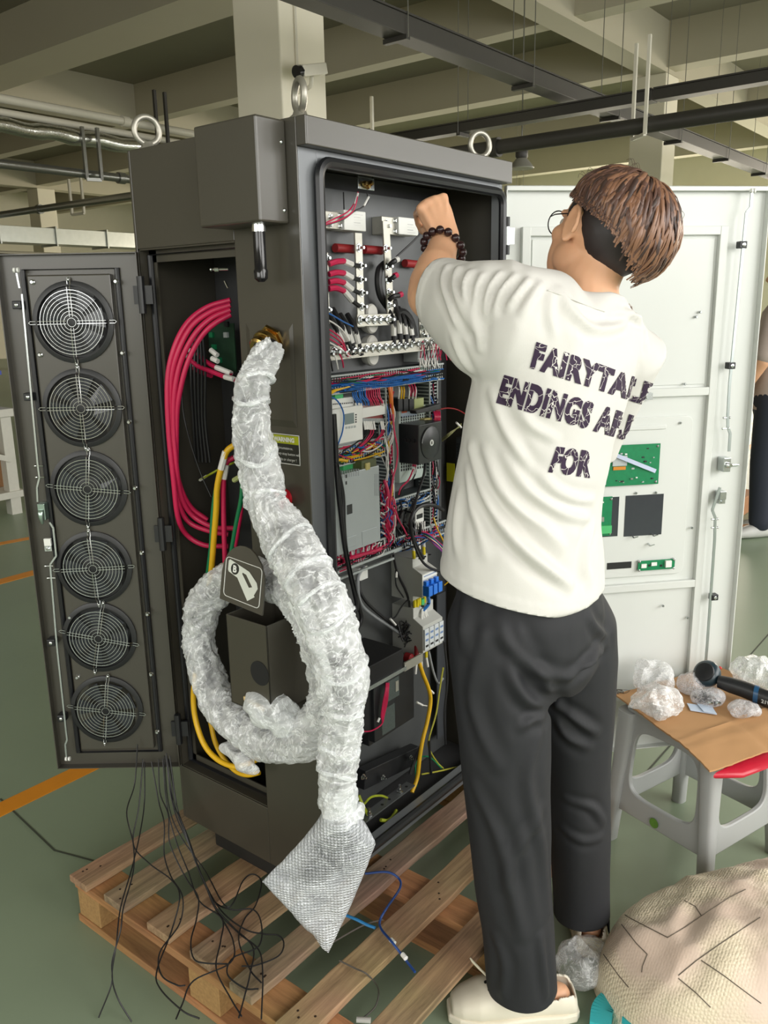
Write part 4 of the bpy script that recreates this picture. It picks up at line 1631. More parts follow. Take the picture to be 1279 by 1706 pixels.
# small white relay low right with fan of wires
rl = dev('white_relay', 692, 850, 706, 868, .085, M_wh, label='small white relay with fanned white wires')
dev('relay_gap', 694, 858, 704, 862, .0844, M_blk, .0855, parent=rl, bevel=0)
for i in range(6):
    wire([F(691 + i * 3.2, 869, .085), F(689 + i * 3.6, 882, .078)], .0022, M_whw, parent=rl, name='wire_sleeve')
k = MB()
for i in range(22):
    c0 = F(rg.uniform(660, 690), rg.uniform(850, 890), .09)
    p = [c0 + V(rg.uniform(-.02, .02), rg.uniform(-.02, .01), rg.uniform(-.03, .03)) for _ in range(4)]
    k.tube(smooth_path(p, 5), .0025, 5)
cp(k, 'coiled_black_wires', M_bkw, smooth=True)['kind'] = 'stuff'
wire([F(658, 848, .075), F(664, 866, .07), F(672, 880, .075), F(678, 892, .08)], .002, M_red)
# black cable loop sweeping across the right section
wire([F(708, 770, .06), F(706, 790, .05), F(698, 815, .045), F(690, 845, .045), F(684, 870, .045), F(688, 900, .05), F(700, 930, .05), F(714, 945, .05), F(735, 952, .05)], .0034, M_bkw, n=8)
wire([F(738, 850, .05), F(722, 842, .045), F(705, 842, .045), F(692, 850, .045), F(684, 868, .045), F(686, 890, .05), F(696, 915, .055), F(705, 930, .06)], .005, M_bkw, n=8)
for i in range(10):
    m_ = [M_red, M_blu, M_bkw, M_grn, M_whw, M_red, M_bkw, M_blu, M_red, mat('purple_wire', '6a3c86', .5)][i]
    wire([F(700 + i, 885 + i, .075), F(715 + i, 890 + i * 2, .06), F(730 + i * .8, 903 + i * 2, .06), F(745, 915 + i * 3, .07)], .0016, m_)
wire([F(722, 862, .08), F(728, 880, .07), F(740, 905, .065), F(752, 935, .065), F(748, 965, .07), F(740, 975, .08)], .0019, M_yel)

# two thick black cables hanging at the left of the bay
for k_, pts in enumerate(([(556, 690), (559, 740), (562, 800), (568, 860), (575, 915), (588, 975), (598, 1010), (602, 1032), (590, 1055), (578, 1068)], [(559, 770), (566, 800), (571, 830), (572, 870), (575, 910), (582, 950), (590, 985), (594, 1010), (585, 1035), (574, 1050)])):
    wire([F(px, py, .045) for (px, py) in pts], .0056, M_bkw, name='hanging_cable', n=10, label='thick black cable hanging past the grey box' if k_ == 0 else None)

# ---------------------------------------------------------------- lower bay: breakers on a stand-off rail
LPY = PY + .02
rail = MB()
ra_, rb_ = F(690, 935, .10), F(708, 1070, .10)


def breaker(px0, py0, px1, py1, yf, name, label):
    a, b = F(px0, py0, yf), F(px1, py1, yf)
    h = a.z - b.z
    w = b.x - a.x
    k = MB()
    k.prism([V(a.x, LPY, b.z), V(a.x, yf + .03, b.z), V(a.x, yf + .03, b.z + h * .12), V(a.x, yf, b.z + h * .14), V(a.x, yf, b.z + h * .68), V(a.x, yf + .03, b.z + h * .80), V(a.x, yf + .03, a.z), V(a.x, LPY, a.z)], (w, 0, 0))
    return cp(k, name, mat('warm_grey_plastic', 'b9bab4', .45, var=.04), bevel=.001, label=label), a, b, h, w


br, a, b, h, w = breaker(703, 935, 728, 994, .055, 'circuit_breaker', 'three pole circuit breaker with blue toggles')
for i in range(3):
    x = a.x + w * (i + .5) / 3
    k = MB()
    k.box(x - w * .13, x + w * .13, .036, .058, b.z + h * .18, b.z + h * .42)
    k.box(x - w * .09, x + w * .09, .046, .058, b.z + h * .40, b.z + h * .52)
    cp(k, 'toggle', mat('toggle_blue', '1f73d8', .35), parent=br, bevel=.0012)
    cp(MB().cyl(V(x, .07, a.z + .0005), V(x, .07, a.z + .002), .004, 10), 'terminal_screw', M_dark, parent=br)
    for (z0, z1, m_) in ((a.z, a.z + .022, mat('yellow_ferrule', 'd8c51e', .45)), (a.z + .020, a.z + .045, M_whw), (b.z - .018, b.z + .002, mat('yellow_ferrule', 'd8c51e', .45))):
        wire([V(x - .004, .085, z0), V(x - .004 - (z1 > a.z) * .002, .085, z1)], .0042, m_, parent=br, name='wire_sleeve', n=8)
cp(MB().box(a.x, a.x + w, .0545, .056, b.z + h * .55, b.z + h * .67), 'breaker_print', M_wh, parent=br)
cp(MB().box(a.x + w * .1, a.x + w * .9, .0540, .0546, b.z + h * .61, b.z + h * .63), 'breaker_text', mat('print_blue', '6d88b4', .5), parent=br)
wire([V(a.x + w * .9, .08, b.z), V(a.x + w * .85, .075, b.z - .02), V(a.x + w * .55, .08, b.z - .035)], .0045, M_blu)
for i in range(4):
    wire([V(a.x + w * .5 + i * .004, .08, b.z - .03), V(a.x + w * .35 + i * .010, .075, b.z - .055 - (i % 2) * .008)], .0026, M_whw, name='wire_sleeve')
sp, a, b, h, w = breaker(704, 1018, 737, 1082, .055, 'surge_protector', 'four pole surge protector below the breaker')
for i in range(4):
    x = a.x + w * (i + .5) / 4
    cp(MB().box(x - w * .105, x + w * .105, .050, .056, b.z + h * .20, b.z + h * .62), 'plug_module', mat('module_pale', 'cdd2d4', .4), parent=sp, bevel=.0008)
    for j in range(3):
        cp(MB().box(x - w * .07, x + w * .07, .0495, .0503, b.z + h * (.26 + j * .12), b.z + h * (.30 + j * .12)), 'module_text', mat('print_blue', '6d88b4', .5) if j else M_blk, parent=sp)
    if i < 3:
        wire([V(x, .085, b.z - .002), V(x, .085, b.z - .018)], .0042, mat('yellow_ferrule', 'd8c51e', .45), parent=sp, name='wire_sleeve', n=8)
        wire([V(x, .085, b.z - .018), V(x - .005 + i * .006, .085, b.z - .048)], .0036, M_whw, parent=sp, name='wire_sleeve', n=8)
for i in range(2):
    cp(MB().cyl(V(a.x + w * (.3 + i * .3), .075, a.z), V(a.x + w * (.3 + i * .3), .075, a.z + .002), .005, 10), 'terminal_screw', M_dark, parent=sp)
cp(MB().box(a.x + w * .35, a.x + w * .48, .08, .095, a.z, a.z + .016), 'green_plug', mat('green_terminal', '46b06a', .5), parent=sp)
wire([V(a.x + w * .2, .085, a.z), V(a.x + w * .2, .083, a.z + .022)], .0042, mat('yellow_ferrule', 'd8c51e', .45), parent=sp, name='wire_sleeve', n=8)
# rail and slotted post behind
cp(MB().box(F(727, 1000, .13).x, F(741, 1000, .13).x, .128, .132, F(730, 1230, .13).z, F(730, 990, .13).z), 'slotted_post', mat('slot_post_grey', '55585c', .4, metal=.4))
# grey cable with clip
dev('cable_clip', 598, 948, 613, 963, .13, M_wh, LPY)
wire([F(606, 945, .13), F(597, 960, .125), F(597, 990, .12), F(604, 1010, .12), F(625, 1028, .12), F(648, 1043, .12), F(672, 1060, .12)], .0042, M_gry, name='grey_cable', n=8)
wire([F(598, 968, .13), F(600, 985, .12), F(612, 1005, .115), F(640, 1030, .115), F(668, 1050, .12)], .004, M_bkw, n=8)
wire([F(655, 925, .08), F(662, 955, .09), F(676, 985, .10), F(682, 1010, .10), F(680, 1040, .11), F(684, 1085, .11)], .0032, M_bkw, n=8)
wire([F(659, 950, .09), F(660, 975, .09), F(672, 995, .095)], .0022, M_bkw)
wire([F(660, 948, .09), F(660, 962, .088)], .003, M_whw, name='wire_sleeve')
wire([F(678, 1000, .1), F(668, 1012, .1), F(658, 1028, .105), F(650, 1030, .11)], .002, M_bkw)
wire([F(650, 1031, .105), F(659, 1041, .105)], .003, M_whw, name='wire_sleeve')
k = MB()
rg = random.Random(5)
for i in range(12):
    c0 = F(rg.uniform(664, 680), rg.uniform(1040, 1075), .11)
    k.tube(smooth_path([c0 + V(rg.uniform(-.02, .02), rg.uniform(-.02, .0), rg.uniform(-.025, .025)) for _ in range(4)], 5), .0018, 5)
cp(k, 'dark_wire_knot', M_bkw, smooth=True)['kind'] = 'stuff'

# ---------------------------------------------------------------- lower bay: black shelf box, contactor, brackets
zs = F(640, 1118, .05).z
p = [F(592, 1153, .02), F(672, 1118, .02)]
sx0, sx1 = F(585, 1150, .03).x, F(672, 1115, .03).x
shz = F(640, 1130, .03).z
cp(MB().box(sx0 - .03, sx1, .03, LPY, shz, shz + .05), 'shelf_box', mat('matte_black_box', '101011', .7), bevel=.002, label='low black box on a metal ledge')
cp(MB().box(sx0 - .03, sx1 + .004, .024, .03, shz - .006, shz + .004), 'shelf_edge', M_zinc)
cp(MB().box(F(672, 1112, .03).x, F(702, 1095, .03).x, .026, .030, F(690, 1108, .03).z, F(690, 1094, .03).z), 'shelf_bracket', M_tin)
for (px, py) in ((605, 1107), (611, 1098)):
    cp(MB().sphere(F(px, py, .06), .006, 10, 8), 'knurled_nut', M_zinc, smooth=True)
cnt = dev('contactor', 612, 1145, 690, 1195, .08, M_blk, LPY, bevel=.002, label='black contactor with printed plates')
dev('contactor_coil', 600, 1150, 622, 1215, .07, M_blk, LPY, parent=cnt, bevel=.002)
dev('contactor_front', 622, 1146, 660, 1215, .062, mat('satin_black', '232527', .3), LPY, parent=cnt, bevel=.002)
dev('contactor_plate', 636, 1184, 658, 1212, .0614, mat('plate_print', '49524f', .4, var=.4, scale=300), .063, parent=cnt, bevel=0)
dev('contactor_plate', 646, 1136, 665, 1158, .0614, mat('plate_print', '49524f', .4), .063, parent=cnt, bevel=0)
dev('contactor_tab', 659, 1136, 664, 1150, .060, M_tin, .063, parent=cnt, bevel=0)
for i in range(5):
    x = 643 + i * 1.2
    wire([F(x, 1138, .06), F(x - 1, 1150, .05), F(x - 5 + i * .5, 1170, .05), F(x - 8, 1192, .052), F(636, 1206, .055), F(620, 1217, .06), F(604, 1219, .065)], .0017, M_red)
wire([F(632, 1196, .05), F(629, 1203, .05)], .003, M_whw, name='wire_sleeve')
for (px, py, r_) in ((656, 1092, .012), (676, 1094, .012)):
    cp(MB().lathe(F(px, py, .10), (0, -1, 0), [(r_, 0), (r_, .018), (r_ * .7, .022)], 16), 'red_terminal_cap', M_redi, smooth=30)
wire([F(694, 1075, .08), F(694, 1090, .075), F(692, 1100, .075)], .007, M_redi, name='red_terminal_cap', n=10)
# yellow earth cables
wire([F(697, 1100, .06), F(704, 1122, .055), F(714, 1148, .05), F(717, 1168, .05), F(712, 1200, .05), F(704, 1232, .05), F(699, 1262, .05), F(695, 1295, .05), F(686, 1320, .045)], .0054, M_yel, name='earth_cable', n=10, label='thick yellow earth cable in the lower bay')
wire([F(738, 1112, .05), F(732, 1150, .05), F(726, 1190, .05), F(714, 1232, .055), F(716, 1250, .06), F(728, 1270, .06), F(738, 1280, .06)], .0024, mat('lime_wire', 'a8a53a', .45), name='earth_wire')
wire([F(702, 1290, .06), F(730, 1285, .05), F(765, 1277, .04)], .0022, mat('lime_wire', 'a8a53a', .45), name='earth_wire')
wire([F(694, 1310, .06), F(692, 1275, .07), F(700, 1262, .07), F(716, 1262, .06), F(735, 1280, .05)], .002, M_grn, name='earth_wire')
wire([F(715, 1235, .05), F(716, 1260, .05), F(718, 1290, .05)], .0035, M_bkw)
wire([F(705, 1235, .06), F(690, 1270, .06), F(683, 1290, .06)], .005, M_bkw, n=8)
wire([F(740, 1070, .07), F(745, 1130, .06), F(740, 1190, .06), F(742, 1240, .06)], .003, M_bkw)
wire([F(714, 1085, .07), F(722, 1120, .06), F(730, 1138, .06), F(738, 1130, .06)], .003, M_gry)
for (x0, y0, x1, y1) in ((717, 1150, 722, 1155), (694, 1170, 704, 1175)):
    wire([F(x0, y0, .05), F(x1, y1, .05)], .003, M_whw, name='wire_sleeve')
wire([F(704, 1175, .05), F(711, 1176, .055)], .0014, M_whw)
# bottom: dark angle brackets, studs, earth bar with its wires
k = MB()
k.bar(F(600, 1298, .11), F(690, 1255, .11), .03, .05)
cp(k, 'angle_bracket', M_blk, bevel=.002)
for (px, py) in ((604, 1294), (637, 1295), (683, 1262)):
    bolt_at(F(px, py, .085), .0055, None)
ea, eb_ = F(590, 1372, .03), F(690, 1319, .03)
ebz = (ea.z + eb_.z) / 2
k = MB()
k.box(ea.x, eb_.x, .028, .055, ebz - .002, ebz + .002)
eb2 = cp(k, 'earth_bar', mat('grey_steel_bar', '6d7071', .35, metal=.6), label='drilled steel earth bar near the sill')
for t in (.28, .80):
    q = V(ea.x + (eb_.x - ea.x) * t, .04, ebz)
    k = MB()
    k.lathe(q, UP, [(.009, .002), (.009, .004), (.006, .005), (.006, .011), (.0035, .0115), (.0035, .022)], 8)
    cp(k, 'earth_stud', M_chrome, parent=eb2, smooth=30)
for t in (.1, .5, .62, .92):
    q = V(ea.x + (eb_.x - ea.x) * t, .041, ebz + .0021)
    cp(MB().lathe(q, UP, [(.004, 0), (.004, .0004)], 10), 'bar_hole', M_dark, parent=eb2)
ygm = mat('green_yellow_wire', '9aa52a', .45, var=.5, scale=50)
wire([F(597, 1325, .06), F(604, 1342, .05), F(612, 1355, .045), F(620, 1358, .042)], .0045, ygm, name='earth_wire', n=8)
wire([F(606, 1340, .06), F(618, 1328, .055), F(636, 1326, .05), F(652, 1333, .05)], .003, ygm, name='earth_wire')
wire([F(634, 1366, .035), F(646, 1367, .03), F(656, 1358, .035), F(660, 1350, .04)], .0045, ygm, name='earth_wire', n=8)
wire([F(681, 1341, .03), F(695, 1341, .03)], .002, mat('lime_wire', 'a8a53a', .45))

# ---------------------------------------------------------------- right wall of the bay: perforated unit with yellow sticker
RX = .708
a, b = SD(752, 735, RX), SD(790, 835, RX)
y0, y1 = min(a.y, b.y), max(a.y, b.y)
rw = cp(MB().box(RX, CW - .004, .012, .122, F(770, 838, .07).z - .01, F(770, 735, .07).z), 'perforated_unit', mat('dark_perforated', '4a4d50', .4, metal=.3), label='grey perforated unit on the far wall with yellow sticker')
k = MB()
zz0, zz1 = F(770, 838, .07).z, F(770, 745, .07).z
for i in range(18):
    for j in range(30):
        y = .018 + i * .0057 + (j % 2) * .0028
        z = zz0 + (zz1 - zz0) * (j + .5) / 30
        k.box(RX - .0004, RX + .0004, y - .0016, y + .0016, z - .0016, z + .0016)
cp(k, 'perforation', M_dark, parent=rw)['kind'] = 'stuff'
s_a, s_b = SD(744, 771, RX - .001), SD(757, 803, RX - .001)
cp(MB().box(RX - .0015, RX - .0004, min(s_a.y, s_b.y), max(s_a.y, s_b.y), s_b.z, s_a.z), 'yellow_sticker', mat('sticker_yellow', 'c9c51c', .5), parent=rw)

# ---------------------------------------------------------------- side compartment: thick red loops and the coloured leads
def sc(pts, x=.10):
    return [SD(p[0], p[1], p[2] if len(p) > 2 else x) for p in pts]


G_red = 'red power cables looping in the side compartment'
RL = [
    [(384, 508, .10), (350, 520, .07), (318, 545, .04), (295, 590, .015), (284, 640, .006), (284, 700, .006), (290, 760, .012), (300, 810, .03), (318, 845, .06), (345, 866, .09)],
    [(384, 516, .10), (352, 530, .07), (325, 556, .04), (302, 600, .02), (291, 650, .010), (289, 710, .010), (294, 780, .015), (303, 830, .035), (322, 860, .06), (356, 878, .09), (390, 880, .12)],
    [(384, 524, .10), (356, 540, .07), (332, 565, .05), (312, 605, .03), (299, 655, .018), (294, 700, .016), (294, 790, .02), (299, 840, .04), (315, 870, .06), (350, 885, .09), (380, 890, .12)],
    [(384, 500, .11), (345, 512, .08), (312, 538, .04), (290, 580, .012), (279, 635, .0), (281, 720, .0), (289, 800, .008), (296, 860, .02), (310, 890, .05), (340, 908, .08), (380, 910, .12)],
]
names = ['outermost of the red cables looping in the side compartment', 'second red cable looping in the side compartment', 'third red cable looping in the side compartment', 'innermost of the red cables looping in the side compartment']
for i, p in enumerate(RL):
    wire(sc(p), .0062, M_red, parent=None, name='power_cable', n=10, label=names[(i + 1) % 4])
for i, (p, s0, s1) in enumerate((([(318, 600, .09), (330, 610, .09), (350, 618, .09), (375, 628, .09), (390, 632, .08)], 3, 4), ([(325, 585, .10), (340, 600, .10), (360, 612, .10), (385, 622, .10)], 2, 3), ([(312, 592, .11), (322, 612, .11), (340, 622, .11), (352, 626, .11)], 0, 1))):
    q = sc(p)
    wire(q, .0055, M_red, name='power_cable', n=8)
    wire([q[s0], q[s1]], .0062, M_whw, name='cable_sleeve', n=8)
for p in ([(316, 582), (320, 590)], [(351, 583), (362, 592)], [(353, 597), (363, 602)]):
    wire(sc(p, .09), .006, M_whw, name='cable_sleeve', n=8)
for i in range(5):
    x = 322 + i * 4
    wire(sc([(x, 560, .10), (x - 4 + i * 2, 620, .09), (x + i, 700, .10), (x + 4 + i * 2, 770, .11)]), .0032, M_bkw, name='thin_black_cable', n=6)
wire(sc([(302, 640, .06), (306, 690, .06), (318, 740, .06), (335, 790, .07), (352, 828, .08)]), .0018, M_bkw)
# yellow and green and red leads
wire(sc([(390, 742, .06), (378, 752, .05), (370, 775, .045), (362, 810, .04), (360, 850, .04), (356, 900, .04), (352, 950, .04), (345, 1000, .05)]), .0072, M_yel, name='power_cable', n=10, label='thick yellow lead in the side compartment')
wire(sc([(376, 752, .049), (368, 782, .043)]), .0078, M_whw, name='cable_sleeve', n=8)
wire(sc([(365, 792, .06), (358, 830, .055), (354, 870, .055), (352, 910, .055), (346, 960, .055)]), .0062, M_grn, name='power_cable', n=10, label='thick green lead beside the yellow lead')
wire(sc([(390, 762, .07), (378, 770, .06), (373, 790, .055), (372, 830, .055), (373, 880, .055), (375, 940, .055)]), .0062, M_red, name='power_cable', n=10, label='straight red lead right of the yellow lead')
wire(sc([(377, 774, .058), (373, 798, .054)]), .0068, M_whw, name='cable_sleeve', n=8)
wire(sc([(404, 795, .05), (402, 830, .05), (394, 870, .05), (387, 910, .05), (384, 930, .05)]), .0055, M_grn, name='power_cable', n=10)
wire(sc([(404, 800, .06), (403, 840, .055), (397, 880, .055), (392, 910, .055)]), .005, M_red, name='power_cable', n=10)
wire(sc([(332, 800, .10), (350, 790, .09), (372, 778, .09), (392, 770, .08)]), .0026, ygm, name='earth_wire')
wire(sc([(333, 800, .10), (344, 793, .095)]), .0034, M_whw, name='wire_sleeve')
wire(sc([(390, 800, .05), (402, 793, .045)]), .006, mat('pale_lime', 'a9b277', .5), name='cable_sleeve', n=8)
# small board and hardware at the compartment top
m = MB()
q = SD(362, 575, .14)
m.box(.14, .143, q.y - .06, q.y + .03, q.z - .06, q.z + .05)
cbd = cp(m, 'control_board', mat('dark_green_board', '1c3a28', .45, var=.3, scale=80), label='dark green board deep in the side compartment')
for (px, py) in ((353, 558), (377, 558), (357, 578), (366, 600), (378, 540)):
    c = SD(px, py, .138)
    cp(MB().box(.134, .140, c.y - .006, c.y + .006, c.z - .006, c.z + .006), 'board_component', rng.choice([M_gy, M_blk, M_grn]), parent=cbd)
c = SD(352, 449, .03)
m = MB()
m.cyl(c, c + V(.02, -.03, 0), .0025, 8)
m.cyl(c + V(.004, -.006, 0), c + V(.009, -.013, 0), .0055, 12)
m.sphere(c, .004, 8, 6)
cp(m, 'threaded_stud', M_chrome, smooth=30)
wire(sc([(374, 468, .05), (380, 480, .05)]), .002, M_chrome)
# yellow cables at the bottom of the compartment
wire(sc([(326, 1120, .0), (322, 1160, -.005), (326, 1200, -.01), (340, 1240, -.015), (362, 1265, -.015), (390, 1277, -.01), (412, 1272, 0), (430, 1264, .01)]), .0068, M_yel, name='power_cable', n=10, label='yellow cable curving below the wrapped coil')
wire(sc([(350, 1200, .03), (358, 1235, .025), (372, 1262, .02), (392, 1284, .02), (412, 1291, .02), (432, 1287, .03)]), .0062, M_yel, name='power_cable', n=10, label='lower of the two yellow cables below the coil')
# ================================================================ plastic wrapped charging cable
from mathutils import noise as mnoise


def film_mat(name, base=(.86, .89, .90), clear=.55, rough=.16, scale=28, bump=.6, bscale=90, bub=0, tint=1.0):
    m = bpy.data.materials.new(name)
    m.use_nodes = True
    nt = m.node_tree
    N, L = nt.nodes, nt.links
    for n_ in list(N):
        N.remove(n_)
    out = N.new('ShaderNodeOutputMaterial')
    tr = N.new('ShaderNodeBsdfTransparent')
    pr = N.new('ShaderNodeBsdfPrincipled')
    pr.inputs['Base Color'].default_value = base + (1,)
    pr.inputs['Roughness'].default_value = rough
    pr.inputs['Specular IOR Level'].default_value = .9
    pr.inputs['Subsurface Weight'].default_value = 0
    mix = N.new('ShaderNodeMixShader')
    tc = N.new('ShaderNodeTexCoord')
    nz = N.new('ShaderNodeTexNoise')
    nz.inputs['Scale'].default_value = scale
    nz.inputs['Detail'].default_value = 5
    nz.inputs['Roughness'].default_value = .65
    nz.inputs['Distortion'].default_value = 1.2
    L.new(tc.outputs['Object'], nz.inputs['Vector'])
    wz = N.new('ShaderNodeTexNoise')
    wz.inputs['Scale'].default_value = scale * .9
    wz.inputs['Detail'].default_value = 6
    wz.inputs['Distortion'].default_value = 4.5
    L.new(tc.outputs['Object'], wz.inputs['Vector'])
    wa_ = N.new('ShaderNodeMath')
    wa_.operation = 'SUBTRACT'
    L.new(wz.outputs[0], wa_.inputs[0])
    wa_.inputs[1].default_value = .5
    wb_ = N.new('ShaderNodeMath')
    wb_.operation = 'ABSOLUTE'
    L.new(wa_.outputs[0], wb_.inputs[0])
    rmp = N.new('ShaderNodeMapRange')
    rmp.inputs[1].default_value = 0
    rmp.inputs[2].default_value = .035
    rmp.inputs[3].default_value = .34
    rmp.inputs[4].default_value = 0
    L.new(wb_.outputs[0], rmp.inputs[0])
    lw = N.new('ShaderNodeLayerWeight')
    lw.inputs[0].default_value = .35
    a1 = N.new('ShaderNodeMath')
    a1.operation = 'MULTIPLY_ADD'
    L.new(nz.outputs[0], a1.inputs[0])
    a1.inputs[1].default_value = 1.1
    a1.inputs[2].default_value = (1 - clear) - .55
    a2 = N.new('ShaderNodeMath')
    a2.operation = 'ADD'
    L.new(a1.outputs[0], a2.inputs[0])
    L.new(rmp.outputs[0], a2.inputs[1])
    a3 = N.new('ShaderNodeMath')
    a3.operation = 'MULTIPLY_ADD'
    a3.use_clamp = True
    L.new(lw.outputs['Facing'], a3.inputs[0])
    a3.inputs[1].default_value = .45
    L.new(a2.outputs[0], a3.inputs[2])
    L.new(a3.outputs[0], mix.inputs[0])
    L.new(tr.outputs[0], mix.inputs[1])
    L.new(pr.outputs[0], mix.inputs[2])
    b1 = N.new('ShaderNodeTexNoise')
    b1.inputs['Scale'].default_value = bscale
    b1.inputs['Detail'].default_value = 3
    b1.inputs['Distortion'].default_value = 2.0
    L.new(tc.outputs['Object'], b1.inputs['Vector'])
    bp = N.new('ShaderNodeBump')
    bp.inputs['Strength'].default_value = bump
    bp.inputs['Distance'].default_value = .004
    L.new(b1.outputs[0], bp.inputs['Height'])
    nrm_out = bp.outputs[0]
    if bub:
        v2 = N.new('ShaderNodeTexVoronoi')
        v2.feature = 'F1'
        v2.inputs['Scale'].default_value = bub
        v2.inputs['Randomness'].default_value = .12
        mp_ = N.new('ShaderNodeMapping')
        mp_.inputs['Rotation'].default_value = (0, 0, pi / 2 - YAW)
        mp_.inputs['Scale'].default_value = (1, 0, 1)
        mp_.vector_type = 'POINT'
        L.new(tc.outputs['Object'], mp_.inputs[0])
        r2 = N.new('ShaderNodeMapping')
        r2.inputs['Scale'].default_value = (1, 0, 1)
        mp_.inputs['Scale'].default_value = (1, 1, 1)
        L.new(mp_.outputs[0], r2.inputs[0])
        L.new(r2.outputs[0], v2.inputs['Vector'])
        inv_ = N.new('ShaderNodeMapRange')
        inv_.inputs[1].default_value = .1
        inv_.inputs[2].default_value = .55
        inv_.inputs[3].default_value = 1
        inv_.inputs[4].default_value = 0
        L.new(v2.outputs['Distance'], inv_.inputs[0])
        bp2 = N.new('ShaderNodeBump')
        bp2.inputs['Strength'].default_value = .9
        bp2.inputs['Distance'].default_value = .004
        L.new(inv_.outputs[0], bp2.inputs['Height'])
        L.new(bp.outputs[0], bp2.inputs['Normal'])
        nrm_out = bp2.outputs[0]
    L.new(nrm_out, pr.inputs['Normal'])
    L.new(mix.outputs[0], out.inputs[0])
    MATS[name] = m
    return m


M_film = film_mat('clear_film_wrap', base=(.92, .94, .95), clear=.62, rough=.10, bump=1.0, scale=13, bscale=30)
M_film2 = film_mat('denser_film_wrap', clear=.50, scale=14, bscale=34)
M_bub = film_mat('bubble_wrap', base=(.84, .87, .92), clear=.60, rough=.2, scale=10, bump=.2, bub=150)


def crumple(p, s, seed=0.0):
    """crumpled height in about -1..1: flat facets with raised creases"""
    q = Vector(p) * s + Vector((seed, seed * 1.7, -seed))
    w = mnoise.noise_vector(q * .7) * .6
    d, _ = mnoise.voronoi(q + w)
    a = d[1] - d[0]
    return 1 - 2.2 * min(a, .9) + .5 * mnoise.noise(q * 2.1)


def wrap_tube(path, radii, amp, seed, n=56, per=16, closed=False, fs=26):
    P = smooth_path(path, per)
    k = len(P)
    rr = np.interp(np.linspace(0, len(radii) - 1, k), range(len(radii)), radii)
    mb = MB()
    mb.tube(P, .03, n, rs=list(rr), closed=closed)
    me = mb.mesh('wrap')
    co = coords(me)
    nm = normals(me)
    arc = np.concatenate([[0], np.cumsum([(P[i + 1] - P[i]).length for i in range(k - 1)])])
    d = np.zeros(len(co))
    for i in range(k):
        for q in range(n):
            a_ = 2 * pi * q / n
            ix = i * n + q
            c_ = Vector(co[ix])
            x_ = arc[i]
            w1 = mnoise.noise(V(x_ * 16 + seed, cos(a_) * .9, sin(a_) * .9 + seed))
            pl_ = mnoise.noise(V(x_ * 46 + w1 * 1.6 + 2.0 * sin(a_ + seed), cos(a_) * 1.3 + seed, sin(a_) * 1.3))
            pl2 = mnoise.noise(V(x_ * 95 + w1 * 2.5 + 3.0 * cos(a_), cos(a_) * 2.1, sin(a_) * 2.1 + seed))
            d[ix] = 1.15 * w1 + (.75 - 2.6 * abs(pl_)) + .5 * (.5 - 2 * abs(pl2)) + .45 * crumple(c_, fs, seed)
    co = co + nm * (amp * d)[:, None]
    setco(me, co)
    shade(me, 28)
    return me


cabr = root('charging_cable', (-.1, 0, .3), 'thick charging cable wrapped in crinkled clear plastic film', 'cable')
DOWN = [(450, 580, -.040), (436, 604, -.066), (422, 645, -.088), (416, 695, -.096), (424, 745, -.098), (434, 795, -.10), (448, 845, -.105), (474, 890, -.115), (500, 935, -.128), (526, 985, -.140), (548, 1035, -.142), (562, 1085, -.140), (570, 1140, -.138), (570, 1190, -.136), (566, 1240, -.134), (562, 1290, -.132), (560, 1345, -.13)]
dp_ = [SD(a, b, c) for a, b, c in DOWN]
mb = MB()
mb.tube(smooth_path([g0 + gd * .04] + dp_, 6), .0185, 14)
mb.build('cable_core', M_bkw, cabr, smooth=True)
rad = [.024, .028, .029, .031, .036, .037, .036, .044, .046, .044, .044, .046, .046, .037, .035, .034, .030]
put('cable_film', wrap_tube(dp_, rad, .0052, 3.1), cabr).data.materials.append(M_film)
# tight windings: thin bands where film was wound around
for i, t in enumerate((.10, .16, .27, .36, .47, .53, .58, .62, .72, .80, .88, .93)):
    Ps = smooth_path(dp_, 10)
    c = Ps[int(t * (len(Ps) - 1))]
    d = (Ps[min(int(t * (len(Ps) - 1)) + 2, len(Ps) - 1)] - c).normalized()
    d = (d + V(rng.uniform(-.3, .3), rng.uniform(-.3, .3), rng.uniform(-.1, .1))).normalized()
    r = float(np.interp(t * (len(rad) - 1), range(len(rad)), rad))
    mb = MB()
    ring = []
    ref = d.orthogonal().normalized()
    w = d.cross(ref)
    for q in range(28):
        a = 2 * pi * q / 28
        ring.append(c + (ref * cos(a) + w * sin(a)) * r * (1.05 + .08 * sin(3 * a + i)) + d * .006 * sin(2 * a + i))
    mb.tube(ring, .0045, 6, closed=True, rs=[.003 + .0035 * rng.random() for _ in ring])
    mb.build('film_band', M_film2, cabr, smooth=True)

RING = [(452, 968, -.050), (488, 985, -.060), (518, 1040, -.072), (538, 1105, -.080), (546, 1165, -.085), (520, 1218, -.085), (470, 1232, -.080), (408, 1212, -.078), (358, 1158, -.075), (333, 1085, -.072), (336, 1020, -.066), (366, 975, -.055), (410, 960, -.045)]
rp_ = [SD(a, b, c) for a, b, c in RING]
mb = MB()
mb.tube(smooth_path(rp_ + [rp_[0]], 6), .0185, 14)
mb.build('cable_core', M_bkw, cabr, smooth=True)
radr = [.036, .037, .035, .034, .036, .043, .046, .044, .036, .033, .036, .037, .036, .036]
put('cable_film', wrap_tube(rp_ + [rp_[0] + V(.001, 0, 0)], radr, .0055, 8.4), cabr).data.materials.append(M_film)
